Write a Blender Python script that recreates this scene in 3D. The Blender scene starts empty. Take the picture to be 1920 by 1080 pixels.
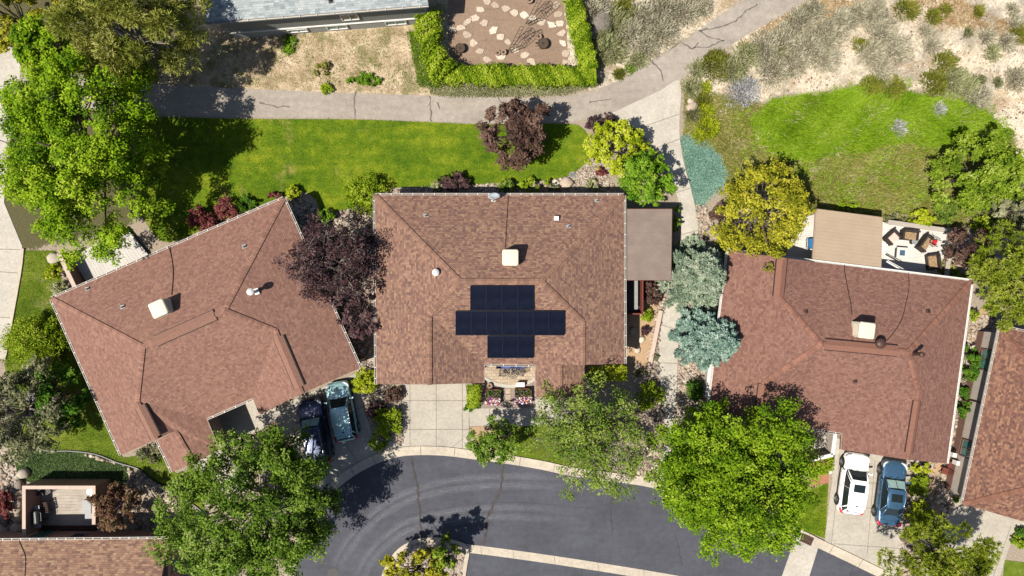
import bpy, bmesh, math, random
import numpy as np
from mathutils import Vector, Matrix
rnd = random.Random(7)
C = bpy.context.scene.collection
H = 51.2                      # camera height, metres; 25 px of the 1920 px photo = 1 m on the ground

# ------------------------------------------------------------------ camera, sky, sun, exposure
sc = bpy.context.scene
cam_d = bpy.data.cameras.new('camera'); cam = bpy.data.objects.new('camera', cam_d); C.objects.link(cam)
cam.location = (0, 0, H); cam.rotation_euler = (0, 0, 0)
cam_d.lens = 24; cam_d.sensor_width = 36; cam_d.clip_start = 0.5; cam_d.clip_end = 3000
sc.camera = cam
SUN_EL, SUN_AZ = math.radians(59), math.radians(239)      # azimuth clockwise from +Y
w = bpy.data.worlds.new('World'); sc.world = w; w.use_nodes = True
wn = w.node_tree; bg = wn.nodes['Background']
sky = wn.nodes.new('ShaderNodeTexSky'); sky.sky_type = 'NISHITA'; sky.sun_disc = False
sky.sun_elevation = SUN_EL; sky.sun_rotation = SUN_AZ
wn.links.new(sky.outputs[0], bg.inputs[0]); bg.inputs[1].default_value = 0.062
sl = bpy.data.lights.new('sun', 'SUN'); sl.energy = 4.8; sl.angle = math.radians(0.55); sl.color = (1.0, 0.94, 0.83)
so = bpy.data.objects.new('sun', sl); C.objects.link(so)
sd = Vector((math.sin(SUN_AZ)*math.cos(SUN_EL), math.cos(SUN_AZ)*math.cos(SUN_EL), math.sin(SUN_EL)))
so.rotation_euler = sd.to_track_quat('Z', 'Y').to_euler(); so.location = sd*60
sc.view_settings.view_transform = 'Standard'; sc.view_settings.look = 'None'
sc.view_settings.exposure = 0.86; sc.view_settings.gamma = 1

# ------------------------------------------------------------------ helpers
def P(px, py, z=0.0):
    k = (1-z/H)/25.0
    return Vector(((px-960)*k, (540-py)*k, z))
def G(px, py):                # 2-D ground point
    return np.array([(px-960)/25.0, (540-py)/25.0])
def tag(o, label=None, cat=None, group=None, kind=None):
    if label: o['label'] = label
    if cat: o['category'] = cat
    if group: o['group'] = group
    if kind: o['kind'] = kind
    return o
def thing(name, loc, label, cat, group=None, rz=0.0):
    o = bpy.data.objects.new(name, None); C.objects.link(o)
    o.empty_display_size = 0.3
    o.location = loc; o.rotation_euler = (0, 0, rz)
    return tag(o, label, cat, group)
class MB:
    def __init__(s): s.v = []; s.f = []; s.m = []; s.uv = []
    def poly(s, pts, mi=0, uv=None):
        b = len(s.v); s.v += [tuple(p) for p in pts]
        s.f.append(tuple(range(b, b+len(pts)))); s.m.append(mi)
        s.uv.append(uv if uv else [(0, 0)]*len(pts)); return s
    def box(s, c, size, rz=0.0, mi=0, M=None):
        hx, hy, hz = size[0]/2, size[1]/2, size[2]/2
        ca, sa = math.cos(rz), math.sin(rz)
        P8 = []
        for z in (-hz, hz):
            for x, y in ((-hx, -hy), (hx, -hy), (hx, hy), (-hx, hy)):
                p = Vector((c[0]+x*ca-y*sa, c[1]+x*sa+y*ca, c[2]+z))
                P8.append(M @ p if M else p)
        for q in ((3, 2, 1, 0), (4, 5, 6, 7), (0, 1, 5, 4), (1, 2, 6, 5), (2, 3, 7, 6), (3, 0, 4, 7)):
            s.poly([P8[i] for i in q], mi)
        return s
    def bar(s, a, b, wd, ht, mi=0):               # box along a->b
        a, b = Vector(a), Vector(b); d = b-a; L = d.length
        if L < 1e-6: return s
        d /= L; up = Vector((0, 0, 1)) if abs(d.z) < .95 else Vector((1, 0, 0))
        n = d.cross(up).normalized(); u = n.cross(d)
        P8 = [p + n*(sx*wd/2) + u*(sz*ht/2) for p in (a, b) for sx, sz in ((-1, -1), (1, -1), (1, 1), (-1, 1))]
        for q in ((0, 1, 2, 3), (7, 6, 5, 4), (0, 4, 5, 1), (1, 5, 6, 2), (2, 6, 7, 3), (3, 7, 4, 0)):
            s.poly([P8[i] for i in q], mi)
        return s
    def prism(s, pts, z0, z1, mi=0, mside=None, top=True, bottom=False):
        n = len(pts); ar = sum(pts[i][0]*pts[(i+1) % n][1]-pts[(i+1) % n][0]*pts[i][1] for i in range(n))
        if ar < 0: pts = pts[::-1]
        ms = mi if mside is None else mside
        if top: s.poly([(p[0], p[1], z1) for p in pts], mi, [(p[0], p[1]) for p in pts])
        if bottom: s.poly([(p[0], p[1], z0) for p in pts[::-1]], mi)
        for i in range(n):
            a, b = pts[i], pts[(i+1) % n]
            s.poly([(a[0], a[1], z0), (b[0], b[1], z0), (b[0], b[1], z1), (a[0], a[1], z1)], ms)
        return s
    def tube(s, pts, rad, seg=7, mi=0, cap=True):
        pts = [Vector(p) for p in pts]; n = len(pts)
        if not hasattr(rad, '__len__'): rad = [rad]*n
        rings = []
        for i, p in enumerate(pts):
            d = (pts[min(i+1, n-1)]-pts[max(i-1, 0)])
            d = d.normalized() if d.length > 1e-9 else Vector((0, 0, 1))
            a = Vector((0, 0, 1)) if abs(d.z) < .9 else Vector((1, 0, 0))
            x = d.cross(a).normalized(); y = d.cross(x)
            rings.append([p + (x*math.cos(t)+y*math.sin(t))*rad[i] for t in [2*math.pi*k/seg for k in range(seg)]])
        b = len(s.v)
        for r in rings: s.v += [tuple(q) for q in r]
        for i in range(n-1):
            for k in range(seg):
                k2 = (k+1) % seg
                s.f.append((b+i*seg+k, b+(i+1)*seg+k, b+(i+1)*seg+k2, b+i*seg+k2)); s.m.append(mi); s.uv.append([(0, 0)]*4)
        if cap:
            s.f.append(tuple(b+k for k in range(seg))); s.m.append(mi); s.uv.append([(0, 0)]*seg)
            s.f.append(tuple(b+(n-1)*seg+k for k in reversed(range(seg)))); s.m.append(mi); s.uv.append([(0, 0)]*seg)
        return s
    def lathe(s, c, prof, seg=20, mi=0, M=None):   # prof: list of (r, z)
        b = len(s.v)
        for r, z in prof:
            for k in range(seg):
                t = 2*math.pi*k/seg; p = Vector((c[0]+r*math.cos(t), c[1]+r*math.sin(t), c[2]+z))
                s.v.append(tuple(M @ p if M else p))
        n = len(prof)
        for i in range(n-1):
            for k in range(seg):
                k2 = (k+1) % seg
                s.f.append((b+i*seg+k, b+i*seg+k2, b+(i+1)*seg+k2, b+(i+1)*seg+k)); s.m.append(mi); s.uv.append([(0, 0)]*4)
        s.f.append(tuple(b+k for k in reversed(range(seg)))); s.m.append(mi); s.uv.append([(0, 0)]*seg)
        s.f.append(tuple(b+(n-1)*seg+k for k in range(seg))); s.m.append(mi); s.uv.append([(0, 0)]*seg)
        return s
    def build(s, name, mats, parent=None, smooth=False, bevel=0, sub=0, origin=None, weld=False):
        me = bpy.data.meshes.new(name)
        off = Vector((0, 0, 0))
        if parent is not None and origin is None:
            q = parent
            while q is not None: off += Vector(q.location); q = q.parent
        elif origin is not None: off = Vector(origin)
        me.from_pydata([(x-off.x, y-off.y, z-off.z) for x, y, z in s.v], [], s.f)
        if not isinstance(mats, (list, tuple)): mats = [mats]
        for m in mats: me.materials.append(m)
        me.polygons.foreach_set('material_index', s.m)
        if smooth: me.polygons.foreach_set('use_smooth', [True]*len(s.f))
        ul = me.uv_layers.new(name='UVMap')
        ul.data.foreach_set('uv', [c for f in s.uv for p in f for c in p])
        if weld:
            bm = bmesh.new(); bm.from_mesh(me); bmesh.ops.remove_doubles(bm, verts=bm.verts, dist=.0008); bm.to_mesh(me); bm.free()
        me.update()
        o = bpy.data.objects.new(name, me); C.objects.link(o)
        if parent is not None: o.parent = parent
        elif origin is not None: o.location = off
        if bevel:
            b = o.modifiers.new('bevel', 'BEVEL'); b.width = bevel; b.segments = 2; b.limit_method = 'ANGLE'
        if sub:
            d = o.modifiers.new('sub', 'SUBSURF'); d.levels = sub; d.render_levels = sub
        return o
def local(mb, name, mats, parent, **k):            # geometry already in the parent's own frame
    return mb.build(name, mats, parent, origin=(0, 0, 0), **k)
def np_mesh(name, V, F, mat, tint=None, parent=None, loc=(0, 0, 0), smooth=False, mats=None, mi=None):
    me = bpy.data.meshes.new(name); V = np.asarray(V, np.float32); F = np.asarray(F, np.int32)
    n, k = F.shape
    me.vertices.add(len(V)); me.vertices.foreach_set('co', (V-np.array(loc, np.float32)).ravel())
    me.loops.add(n*k); me.loops.foreach_set('vertex_index', F.ravel())
    me.polygons.add(n); me.polygons.foreach_set('loop_start', np.arange(n, dtype=np.int32)*k)
    me.polygons.foreach_set('loop_total', np.full(n, k, np.int32))
    for m in (mats or [mat]): me.materials.append(m)
    if mi is not None: me.polygons.foreach_set('material_index', np.asarray(mi, np.int32))
    if smooth: me.polygons.foreach_set('use_smooth', np.ones(n, bool))
    if tint is not None:
        a = me.attributes.new('tint', 'FLOAT', 'FACE'); a.data.foreach_set('value', np.asarray(tint, np.float32))
    me.update(calc_edges=True)
    o = bpy.data.objects.new(name, me); C.objects.link(o)
    if parent is not None: o.parent = parent
    else: o.location = loc
    return o
def copy_tree(o, parent=None):
    c = o.copy(); C.objects.link(c); c.parent = parent
    for ch in list(o.children): copy_tree(ch, c)
    return c
def spline(pts, n=6, closed=False):
    pts = [np.array(p, float) for p in pts]; out = []; N = len(pts)
    rng = range(N) if closed else range(N-1)
    for i in rng:
        p1, p2 = pts[i], pts[(i+1) % N]
        p0 = pts[i-1] if (closed or i > 0) else 2*p1-p2
        p3 = pts[(i+2) % N] if (closed or i+2 < N) else 2*p2-p1
        for t in np.linspace(0, 1, n, endpoint=False):
            out.append(.5*((2*p1)+(-p0+p2)*t+(2*p0-5*p1+4*p2-p3)*t*t+(-p0+3*p1-3*p2+p3)*t**3))
    if not closed: out.append(pts[-1])
    return out
def sdf(poly, X, Y):                                # signed distance, + inside; poly in metres
    poly = np.array(poly); d = np.full(X.shape, 1e9); ins = np.zeros(X.shape, bool)
    for i in range(len(poly)):
        a, b = poly[i], poly[(i+1) % len(poly)]; e = b-a; L = (e*e).sum()
        t = np.clip(((X-a[0])*e[0]+(Y-a[1])*e[1])/max(L, 1e-9), 0, 1)
        d = np.minimum(d, np.hypot(X-a[0]-t*e[0], Y-a[1]-t*e[1]))
        c = (a[1] > Y) != (b[1] > Y)
        with np.errstate(divide='ignore', invalid='ignore'):
            ins ^= c & (X < (b[0]-a[0])*(Y-a[1])/(b[1]-a[1]+1e-12)+a[0])
    return np.where(ins, d, -d)
def gp(pts): return [G(*p) for p in pts]
def inpoly_points(poly_px, n, rs):
    poly = np.array(gp(poly_px)); lo, hi = poly.min(0), poly.max(0); out = np.zeros((0, 2))
    while len(out) < n:
        q = rs.uniform(lo, hi, (n*2, 2)); out = np.vstack([out, q[sdf(poly, q[:, 0], q[:, 1]) > 0]])
    return out[:n]

# ------------------------------------------------------------------ materials
AL = .74
def sc3(c, k=None): k = AL if k is None else k; return tuple(x*k for x in c)
class NT:
    def __init__(s, name):
        s.mat = bpy.data.materials.new(name); s.mat.use_nodes = True; s.t = s.mat.node_tree
        s.bsdf = s.t.nodes['Principled BSDF']; s.out = s.t.nodes['Material Output']
    def set(s, sock, v):
        if hasattr(v, 'is_output'): s.t.links.new(v, sock)
        elif isinstance(v, tuple) and len(v) == 3 and sock.type == 'RGBA': sock.default_value = v+(1,)
        else: sock.default_value = v
    def n(s, typ, ins={}, **props):
        nd = s.t.nodes.new('ShaderNode'+typ)
        for k, v in props.items(): setattr(nd, k, v)
        for k, v in ins.items(): s.set(nd.inputs[k], v)
        return nd
    def pos(s): return s.n('NewGeometry').outputs['Position']
    def obj(s): return s.n('TexCoord').outputs['Object']
    def uv(s): return s.n('TexCoord').outputs['UV']
    def attr(s, a, out='Fac'): return s.n('Attribute', attribute_name=a).outputs[out]
    def math(s, op, a, b=0.0, c=0.0, clamp=False):
        return s.n('Math', {0: a, 1: b, 2: c}, operation=op, use_clamp=clamp).outputs[0]
    def noise(s, vec, scale, detail=4, rough=.55, dist=0.0, out=0):
        return s.n('TexNoise', {'Vector': vec, 'Scale': scale, 'Detail': detail, 'Roughness': rough, 'Distortion': dist}).outputs[out]
    def vor(s, vec, scale, out='Distance', feature='F1'):
        return s.n('TexVoronoi', {'Vector': vec, 'Scale': scale}, feature=feature).outputs[out]
    def ramp(s, fac, stops, interp='LINEAR'):
        nd = s.n('ValToRGB', {0: fac}); cr = nd.color_ramp; cr.interpolation = interp
        while len(cr.elements) < len(stops): cr.elements.new(.5)
        for e, (p, c) in zip(cr.elements, stops):
            e.position = p; e.color = (c, c, c, 1) if not isinstance(c, tuple) else c+(1,)
        return nd.outputs[0]
    def mix(s, f, a, b, mode='MIX'):
        nd = s.n('Mix', data_type='RGBA', blend_type=mode)
        s.set(nd.inputs[0], f); s.set(nd.inputs[6], a); s.set(nd.inputs[7], b); return nd.outputs[2]
    def step(s, x, lo, hi): return s.n('MapRange', {0: x, 1: lo, 2: hi, 3: 0.0, 4: 1.0}, interpolation_type='SMOOTHSTEP').outputs[0]
    def scalev(s, vec, sx, sy, sz=1.0, rz=0.0):
        return s.n('Mapping', {'Vector': vec, 'Scale': (sx, sy, sz), 'Rotation': (0, 0, rz)}).outputs[0]
    def bump(s, h, strength=.5, dist=.02):
        s.set(s.bsdf.inputs['Normal'], s.n('Bump', {'Height': h, 'Strength': strength, 'Distance': dist}).outputs[0])
    def fin(s, col, rough=.85, spec=.3, metal=0.0):
        s.set(s.bsdf.inputs['Base Color'], col); s.set(s.bsdf.inputs['Roughness'], rough)
        s.set(s.bsdf.inputs['Specular IOR Level'], spec); s.set(s.bsdf.inputs['Metallic'], metal); return s.mat

def m_plain(name, col, rough=.6, var=.12, scale=6, spec=.3, metal=0.0, bump=0.0):
    col = sc3(col); t = NT(name); v = t.noise(t.obj(), scale, 5); v2 = t.noise(t.obj(), scale*6, 3)
    f = t.math('ADD', t.math('MULTIPLY', v, .7), t.math('MULTIPLY', v2, .3))
    lo = tuple(c*(1-var*1.6) for c in col); hi = tuple(min(c*(1+var*1.6), 1) for c in col)
    if bump: t.bump(v2, bump, .01)
    return t.fin(t.ramp(f, [(.3, lo), (.7, hi)]), rough, spec, metal)
def m_leaf(name, cols, trans=.27, rough=.55):
    """cols: darkest..brightest leaf colours picked by the per-leaf tint"""
    t = NT(name); k = t.attr('tint')
    n = len(cols); col = t.ramp(k, [(i/(n-1), c) for i, c in enumerate(cols)])
    t.fin(col, .75, .07)
    tr = t.n('BsdfTranslucent', {'Color': t.mix(.5, col, t.mix(1.0, col, (1.0, 1.0, .45), 'MULTIPLY'))})
    mx = t.n('MixShader', {0: trans, 1: t.bsdf.outputs[0], 2: tr.outputs[0]})
    t.t.links.new(mx.outputs[0], t.out.inputs[0]); return t.mat
def m_shingle(name, cols, su=.19, sv=.14, scatter=.5):
    cols = [sc3(c) for c in cols]; t = NT(name); uv = t.uv(); sp = t.n('SeparateXYZ', {0: uv})
    row = t.math('FLOOR', t.math('DIVIDE', sp.outputs[1], sv))
    offs = t.n('TexWhiteNoise', {'W': row}, noise_dimensions='1D').outputs[0]
    ucol = t.math('FLOOR', t.math('ADD', t.math('DIVIDE', sp.outputs[0], su), t.math('MULTIPLY', offs, 7.3)))
    cell = t.n('CombineXYZ', {0: ucol, 1: row})
    wn_ = t.n('TexWhiteNoise', {'Vector': cell.outputs[0]}, noise_dimensions='2D').outputs[0]
    blot = t.noise(t.scalev(uv, 1.0, 1.6), 5.5, 3)
    big = t.noise(uv, .25, 3)
    f = t.math('ADD', t.math('MULTIPLY', wn_, scatter), t.math('MULTIPLY', blot, 1-scatter))
    n = len(cols); lo, hi = .5-.5*scatter*.92-.08, .5+.5*scatter*.92+.08
    c = t.ramp(f, [(lo+(hi-lo)*i/(n-1), q) for i, q in enumerate(cols)])
    c = t.mix(t.math('MULTIPLY', big, .35), c, t.mix(1.0, c, (.82, .8, .8), 'MULTIPLY'))
    strk = t.noise(t.scalev(uv, 1.6, .12), 1.0, 5, .65); c = t.mix(t.math('MULTIPLY', t.step(strk, .5, .72), .3), c, t.mix(1.0, c, (.74, .73, .75), 'MULTIPLY'))
    fade = t.noise(uv, .5, 5, .7); c = t.mix(t.math('MULTIPLY', t.step(fade, .52, .7), .22), c, tuple(x*1.0 for x in cols[-2]))
    fine = t.noise(uv, 45, 2)
    c = t.mix(.35, c, t.ramp(fine, [(.3, (0, 0, 0)), (.7, (1, 1, 1))]), 'OVERLAY')
    fr = t.math('FRACT', t.math('DIVIDE', sp.outputs[1], sv))
    fu = t.math('FRACT', t.math('ADD', t.math('DIVIDE', sp.outputs[0], su), t.math('MULTIPLY', offs, 7.3)))
    slot = t.math('MULTIPLY', t.step(fu, 0.0, .07), t.step(t.math('SUBTRACT', 1.0, fu), 0.0, .07))
    h = t.math('ADD', t.math('MULTIPLY', t.math('SUBTRACT', 1.0, fr), 1.0), t.math('ADD', t.math('MULTIPLY', slot, .3), t.math('MULTIPLY', wn_, .55)))
    t.bump(h, .9, .022)
    return t.fin(c, .93, .15)
def m_concrete(name, col, stain=.25):
    col = sc3(col); t = NT(name); p = t.pos()
    a = t.noise(p, .55, 5, .6); b = t.noise(p, 5.0, 4); c = t.noise(p, 38, 3); d = t.noise(t.scalev(p, .5, 2.2, 1, .1), 1.3, 5, .7)
    base = t.ramp(a, [(.3, tuple(x*.86 for x in col)), (.55, col), (.75, tuple(min(1, x*1.08) for x in col))])
    base = t.mix(t.math('MULTIPLY', t.step(d, .52, .75), stain), base, tuple(x*.62 for x in col))
    base = t.mix(.16, base, t.ramp(b, [(.35, .25), (.65, .8)]), 'OVERLAY')
    base = t.mix(.22, base, t.ramp(c, [(.3, .2), (.7, .85)]), 'OVERLAY')
    t.bump(c, .25, .006)
    return t.fin(base, .9, .2)
def asphalt_nodes(t, dark, light, speck=.3):
    dark, light = sc3(dark), sc3(light); p = t.pos(); a = t.noise(p, .28, 5, .62); b = t.noise(p, 2.4, 4, .6); c = t.noise(p, 60, 2); e = t.noise(t.scalev(p, .3, 1.4), 1.1, 5, .65)
    col = t.ramp(t.math('ADD', t.math('MULTIPLY', a, .6), t.math('MULTIPLY', e, .4)), [(.34, dark), (.66, light)])
    col = t.mix(.25, col, t.ramp(b, [(.3, .28), (.7, .75)]), 'OVERLAY')
    col = t.mix(speck, col, t.ramp(c, [(.32, .1), (.68, .92)]), 'OVERLAY')
    return p, col, c
def m_asphalt(name, dark, light, speck=.3):
    t = NT(name); p, col, c = asphalt_nodes(t, dark, light, speck); t.bump(c, .3, .006); return t.fin(col, .88, .25)
def m_asphalt_mark(name, dark, light, mark, speck=.3, amount=.8, streak=1.0):
    t = NT(name); p, col, c = asphalt_nodes(t, dark, light, speck)
    sp = t.n('SeparateXYZ', {0: t.uv()})
    f = t.math('SUBTRACT', 1.0, t.math('ABSOLUTE', t.math('SUBTRACT', t.math('MULTIPLY', sp.outputs[1], 2.0), 1.0)))
    st = t.noise(t.scalev(t.uv(), .7*streak, 14, 1), 1.0, 5, .65); sp2 = t.noise(p, 9, 4, .7)
    k = t.math('MULTIPLY', t.step(f, 0.0, 1.0), t.math('MULTIPLY', t.step(st, .3, .7), t.step(sp2, .2, .7)))
    ends = t.math('MULTIPLY', t.step(sp.outputs[0], 0.0, 7.0), amount)
    t.bump(c, .3, .006)
    return t.fin(t.mix(t.math('MULTIPLY', k, ends), col, mark), .88, .25)
def grass_nodes(t, p, deep, mid, lite, straw, dry=.5):
    a = t.noise(p, .22, 5, .6); b = t.noise(p, 1.3, 5, .65); c = t.noise(p, 14, 4, .7); s = t.noise(t.scalev(p, .16, 1.7), 1.0, 4, .55)
    f = t.math('ADD', t.math('ADD', t.math('MULTIPLY', a, .35), t.math('MULTIPLY', b, .3)), t.math('ADD', t.math('MULTIPLY', c, .2), t.math('MULTIPLY', s, .15)))
    col = t.ramp(f, [(.40, deep), (.5, mid), (.60, lite)])
    d = t.noise(p, .5, 6, .7)
    col = t.mix(t.math('MULTIPLY', t.step(d, .56, .74), dry), col, straw)
    return col, c
def m_grass(name, deep, mid, lite, straw, dry=.5):
    t = NT(name); col, c = grass_nodes(t, t.pos(), deep, mid, lite, straw, dry)
    t.bump(t.noise(t.pos(), 22, 4, .75), .8, .05); return t.fin(col, .95, .1)
def m_rock(name, cols):
    cols = [sc3(c) for c in cols]; t = NT(name); k = t.attr('tint'); n = len(cols)
    col = t.ramp(k, [(i/(n-1), c) for i, c in enumerate(cols)])
    col = t.mix(.4, col, t.ramp(t.noise(t.pos(), 9, 4), [(.3, .2), (.7, .8)]), 'OVERLAY')
    return t.fin(col, .9, .2)
def m_bedrock(name, cols, scale=9):                 # gravel between the larger stones
    cols = [sc3(c) for c in cols]; t = NT(name); p = t.pos(); v = t.n('TexVoronoi', {'Vector': p, 'Scale': scale})
    sp = t.n('SeparateColor', {0: v.outputs['Color']}); n = len(cols)
    col = t.ramp(sp.outputs[0], [(i/(n-1), c) for i, c in enumerate(cols)])
    col = t.mix(.35, col, t.ramp(t.noise(p, 1.2, 5), [(.3, .25), (.7, .75)]), 'OVERLAY')
    t.bump(t.math('SUBTRACT', 1.0, v.outputs['Distance']), 1.0, .05); return t.fin(col, .95, .15)
def m_wood(name, cols, along=(1, 0), sc_=1.0):
    cols = [sc3(c) for c in cols]; t = NT(name); o = t.obj(); ang = math.atan2(along[1], along[0])
    g = t.noise(t.scalev(o, 1.2*sc_, 16*sc_, 4, -ang), 1.0, 5, .65); b = t.noise(o, 1.1, 4)
    f = t.math('ADD', t.math('MULTIPLY', g, .6), t.math('MULTIPLY', b, .4)); n = len(cols)
    return t.fin(t.ramp(f, [(.32+.36*i/(n-1), c) for i, c in enumerate(cols)]), .8, .2)
def m_paint(name, col, coat=.6, rough=.28, metal=.25):
    t = NT(name); t.set(t.bsdf.inputs['Coat Weight'], coat); t.set(t.bsdf.inputs['Coat Roughness'], .06)
    d = t.noise(t.obj(), 3, 4)
    return t.fin(t.ramp(d, [(.3, tuple(c*.93 for c in col)), (.7, tuple(min(1, c*1.04) for c in col))]), t.math('MULTIPLY_ADD', d, .15, rough-.07), .5, metal)
def m_glass(name, col, rough=.06):
    t = NT(name); return t.fin(t.ramp(t.noise(t.obj(), 2, 2), [(.3, tuple(c*.8 for c in col)), (.7, col)]), rough, .6)

M = {}
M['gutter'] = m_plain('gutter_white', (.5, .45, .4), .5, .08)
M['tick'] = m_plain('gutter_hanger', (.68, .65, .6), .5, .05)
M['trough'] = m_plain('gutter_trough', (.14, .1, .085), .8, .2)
M['white'] = m_plain('white_metal', (.7, .68, .64), .45, .06)
M['stucco_tan'] = m_plain('stucco_tan', (.40, .29, .22), .95, .1, 3, bump=.3)
M['stucco_pink'] = m_plain('stucco_pink', (.32, .2, .155), .95, .1, 3, bump=.3)
M['stucco_brown'] = m_plain('stucco_brown', (.17, .095, .075), .95, .1, 3, bump=.3)
M['stucco_pale'] = m_plain('stucco_pale', (.46, .40, .35), .95, .08, 3, bump=.3)
M['grey_siding'] = m_plain('grey_siding', (.33, .33, .3), .8, .06, 2)
M['grey_dark'] = m_plain('grey_siding_dark', (.2, .205, .19), .8, .06, 2)
M['glass'] = m_glass('window_glass', (.02, .035, .045))
M['glass_teal'] = m_glass('teal_window_glass', (.05, .14, .13))
M['black'] = m_plain('black_metal', (.016, .016, .018), .45, .2)
M['charcoal'] = m_plain('charcoal', (.05, .05, .055), .6, .2)
M['grey'] = m_plain('grey_metal', (.26, .265, .27), .55, .1)
M['tan_metal'] = m_plain('tan_cooler', (.62, .54, .42), .6, .06, 3)
M['tan_metal2'] = m_plain('cream_cooler', (.66, .6, .47), .6, .06, 3)
M['brown_metal'] = m_plain('brown_vent', (.07, .035, .028), .5, .15)
M['redwood'] = m_wood('redwood', [(.12, .03, .02), (.2, .055, .04)])
M['seal'] = m_plain('cable_black', (.03, .018, .015), .7, .1)
M['bark'] = m_plain('bark', (.13, .1, .075), .95, .3, 5, bump=.6)
M['bark_pale'] = m_plain('bark_pale', (.3, .26, .22), .95, .2, 5, bump=.6)
M['bark_red'] = m_plain('bark_purple', (.2, .13, .13), .95, .2, 5, bump=.6)
M['terracotta'] = m_plain('terracotta', (.3, .2, .14), .8, .15)
M['soilfill'] = m_plain('potting_soil', (.05, .035, .025), 1, .3, 14, bump=.8)
ASPH = dict(dark=(.053, .0545, .067), light=(.084, .0865, .106))
PATH = dict(dark=(.25, .215, .182), light=(.36, .315, .27))
M['asphalt'] = m_asphalt('asphalt', ASPH['dark'], ASPH['light'], .3)
M['track'] = m_asphalt_mark('asphalt_tyre_track', ASPH['dark'], ASPH['light'], (.23, .23, .25), .3, .42)
M['sealcrack'] = m_plain('asphalt_crack', (.062, .055, .052), .9, .25, 3)
M['path'] = m_asphalt('old_asphalt', PATH['dark'], PATH['light'], .45)
M['pathcrack'] = m_plain('old_asphalt_crack', (.13, .115, .1), .95, .2, 3)
M['concrete'] = m_concrete('concrete', (.405, .368, .312))
M['concrete_pale'] = m_concrete('concrete_pale', (.455, .418, .36), .25)
M['kerb'] = m_concrete('kerb_concrete', (.47, .41, .33), .35)
M['joint'] = m_plain('concrete_joint', (.2, .17, .14), .95, .2, 4)
M['lawn'] = m_grass('lawn', (.03, .075, .004), (.08, .13, .006), (.17, .2, .012), (.25, .21, .06), .75)
M['lawn2'] = m_grass('side_lawn', (.04, .075, .006), (.085, .12, .01), (.14, .165, .025), (.27, .22, .11), .85)
M['rockbed'] = m_bedrock('gravel', [(.2, .16, .13), (.42, .36, .3), (.33, .25, .19), (.55, .5, .45)])
M['rock'] = m_rock('river_stone', [(.13, .105, .09), (.3, .235, .18), (.42, .35, .28), (.36, .26, .185), (.56, .5, .43)])
M['boulder'] = m_rock('boulder_stone', [(.16, .14, .13), (.34, .27, .2), (.46, .4, .33)])
M['dirtbed'] = m_concrete('tan_dirt', (.40, .27, .165), .5)
M['soil'] = m_concrete('garden_soil', (.25, .175, .125), .75)
M['paver'] = m_concrete('grey_paver', (.26, .21, .185), .3)
M['flag'] = m_rock('flagstone', [(.38, .3, .23), (.5, .41, .32), (.6, .52, .43)])
# ------------------------------------------------------------------ ground: one sheet to the horizon
ZONES = {
 'hill': [(1290,140),(1400,62),(1530,0),(1600,-100),(1640,-900),(3600,-900),(3600,400),(1960,320),(1890,275),(1830,190),(1700,165),(1640,150),(1560,168),(1450,178),(1405,222),(1350,225),(1330,180),(1287,150)],
 'north': [(1062,-900),(1500,-900),(1470,-90),(1395,0),(1350,28),(1240,100),(1180,145),(1115,172),(1075,150),(1062,120)],
 'meadow': [(1405,232),(1440,190),(1500,178),(1560,172),(1640,158),(1700,178),(1780,185),(1845,212),(1890,258),(1860,285),(1800,272),(1745,275),(1700,262),(1650,272),(1600,285),(1540,295),(1500,305),(1460,300),(1420,270)],
 'weeds': [(1282,155),(1340,175),(1440,195),(1560,225),(1740,225),(1900,250),(1900,430),(1660,420),(1530,400),(1480,350),(1360,360),(1350,290),(1282,262)],
 'straw': [(200,-900),(1060,-900),(1050,-90),(840,-90),(835,180),(780,184),(500,172),(250,160)],
 'left': [(-1600,-900),(420,-900),(300,160),(250,420),(60,470),(-600,470)],
}
ZM = {k: np.array(gp(v)) for k, v in ZONES.items()}
def wob(x, y, s, k=0.0):
    return (np.sin(x*s+1.3*k)*np.cos(y*s*1.17+2.1+k)+.6*np.sin(x*s*2.3-y*s*1.9+k*2)+.35*np.cos(x*s*4.1+y*s*4.7+k))/1.95
def ground_z(x, y):
    x = np.asarray(x, float); y = np.asarray(y, float)
    m = np.zeros_like(x)
    for k, a in (('hill', .5), ('meadow', .16), ('weeds', .12), ('north', .3)):
        d = sdf(ZM[k], x, y); t = np.clip((d-.3)/2.2, 0, 1); m = np.maximum(m, a*t*t*(3-2*t))
    return m*(.25+.75*wob(x, y, .42)+.25*wob(x, y, 1.7, 1.0))
gx = np.concatenate([[-900, -300, -120, -70], np.arange(-50, 50.01, .3), [70, 120, 300, 900]])
gy = np.concatenate([[-900, -300, -120, -50], np.arange(-32, 32.01, .3), [50, 120, 300, 900]])
X, Y = np.meshgrid(gx, gy); nx, ny = len(gx), len(gy)
Zg = ground_z(X, Y)
V = np.stack([X, Y, Zg], -1).reshape(-1, 3)
idx = np.arange(nx*ny).reshape(ny, nx)
F = np.stack([idx[:-1, :-1], idx[:-1, 1:], idx[1:, 1:], idx[1:, :-1]], -1).reshape(-1, 4)
t = NT('ground'); p = t.pos()
fine = t.noise(p, 3.2, 6, .72); fine2 = t.noise(p, 11, 5, .7); med = t.noise(p, .8, 5, .65); tiny = t.noise(p, 34, 3, .6)
nz = t.math('ADD', t.math('MULTIPLY', fine, .55), t.math('MULTIPLY', med, .45))
def zone(name, k=2.4, soft=.16):
    v = t.math('ADD', t.attr(name), t.math('MULTIPLY', t.math('SUBTRACT', nz, .5), k)); return t.step(v, -soft, soft)
tan = t.ramp(fine2, [(.3, (.19, .145, .105)), (.5, (.32, .26, .2)), (.7, (.45, .39, .32))])
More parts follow.
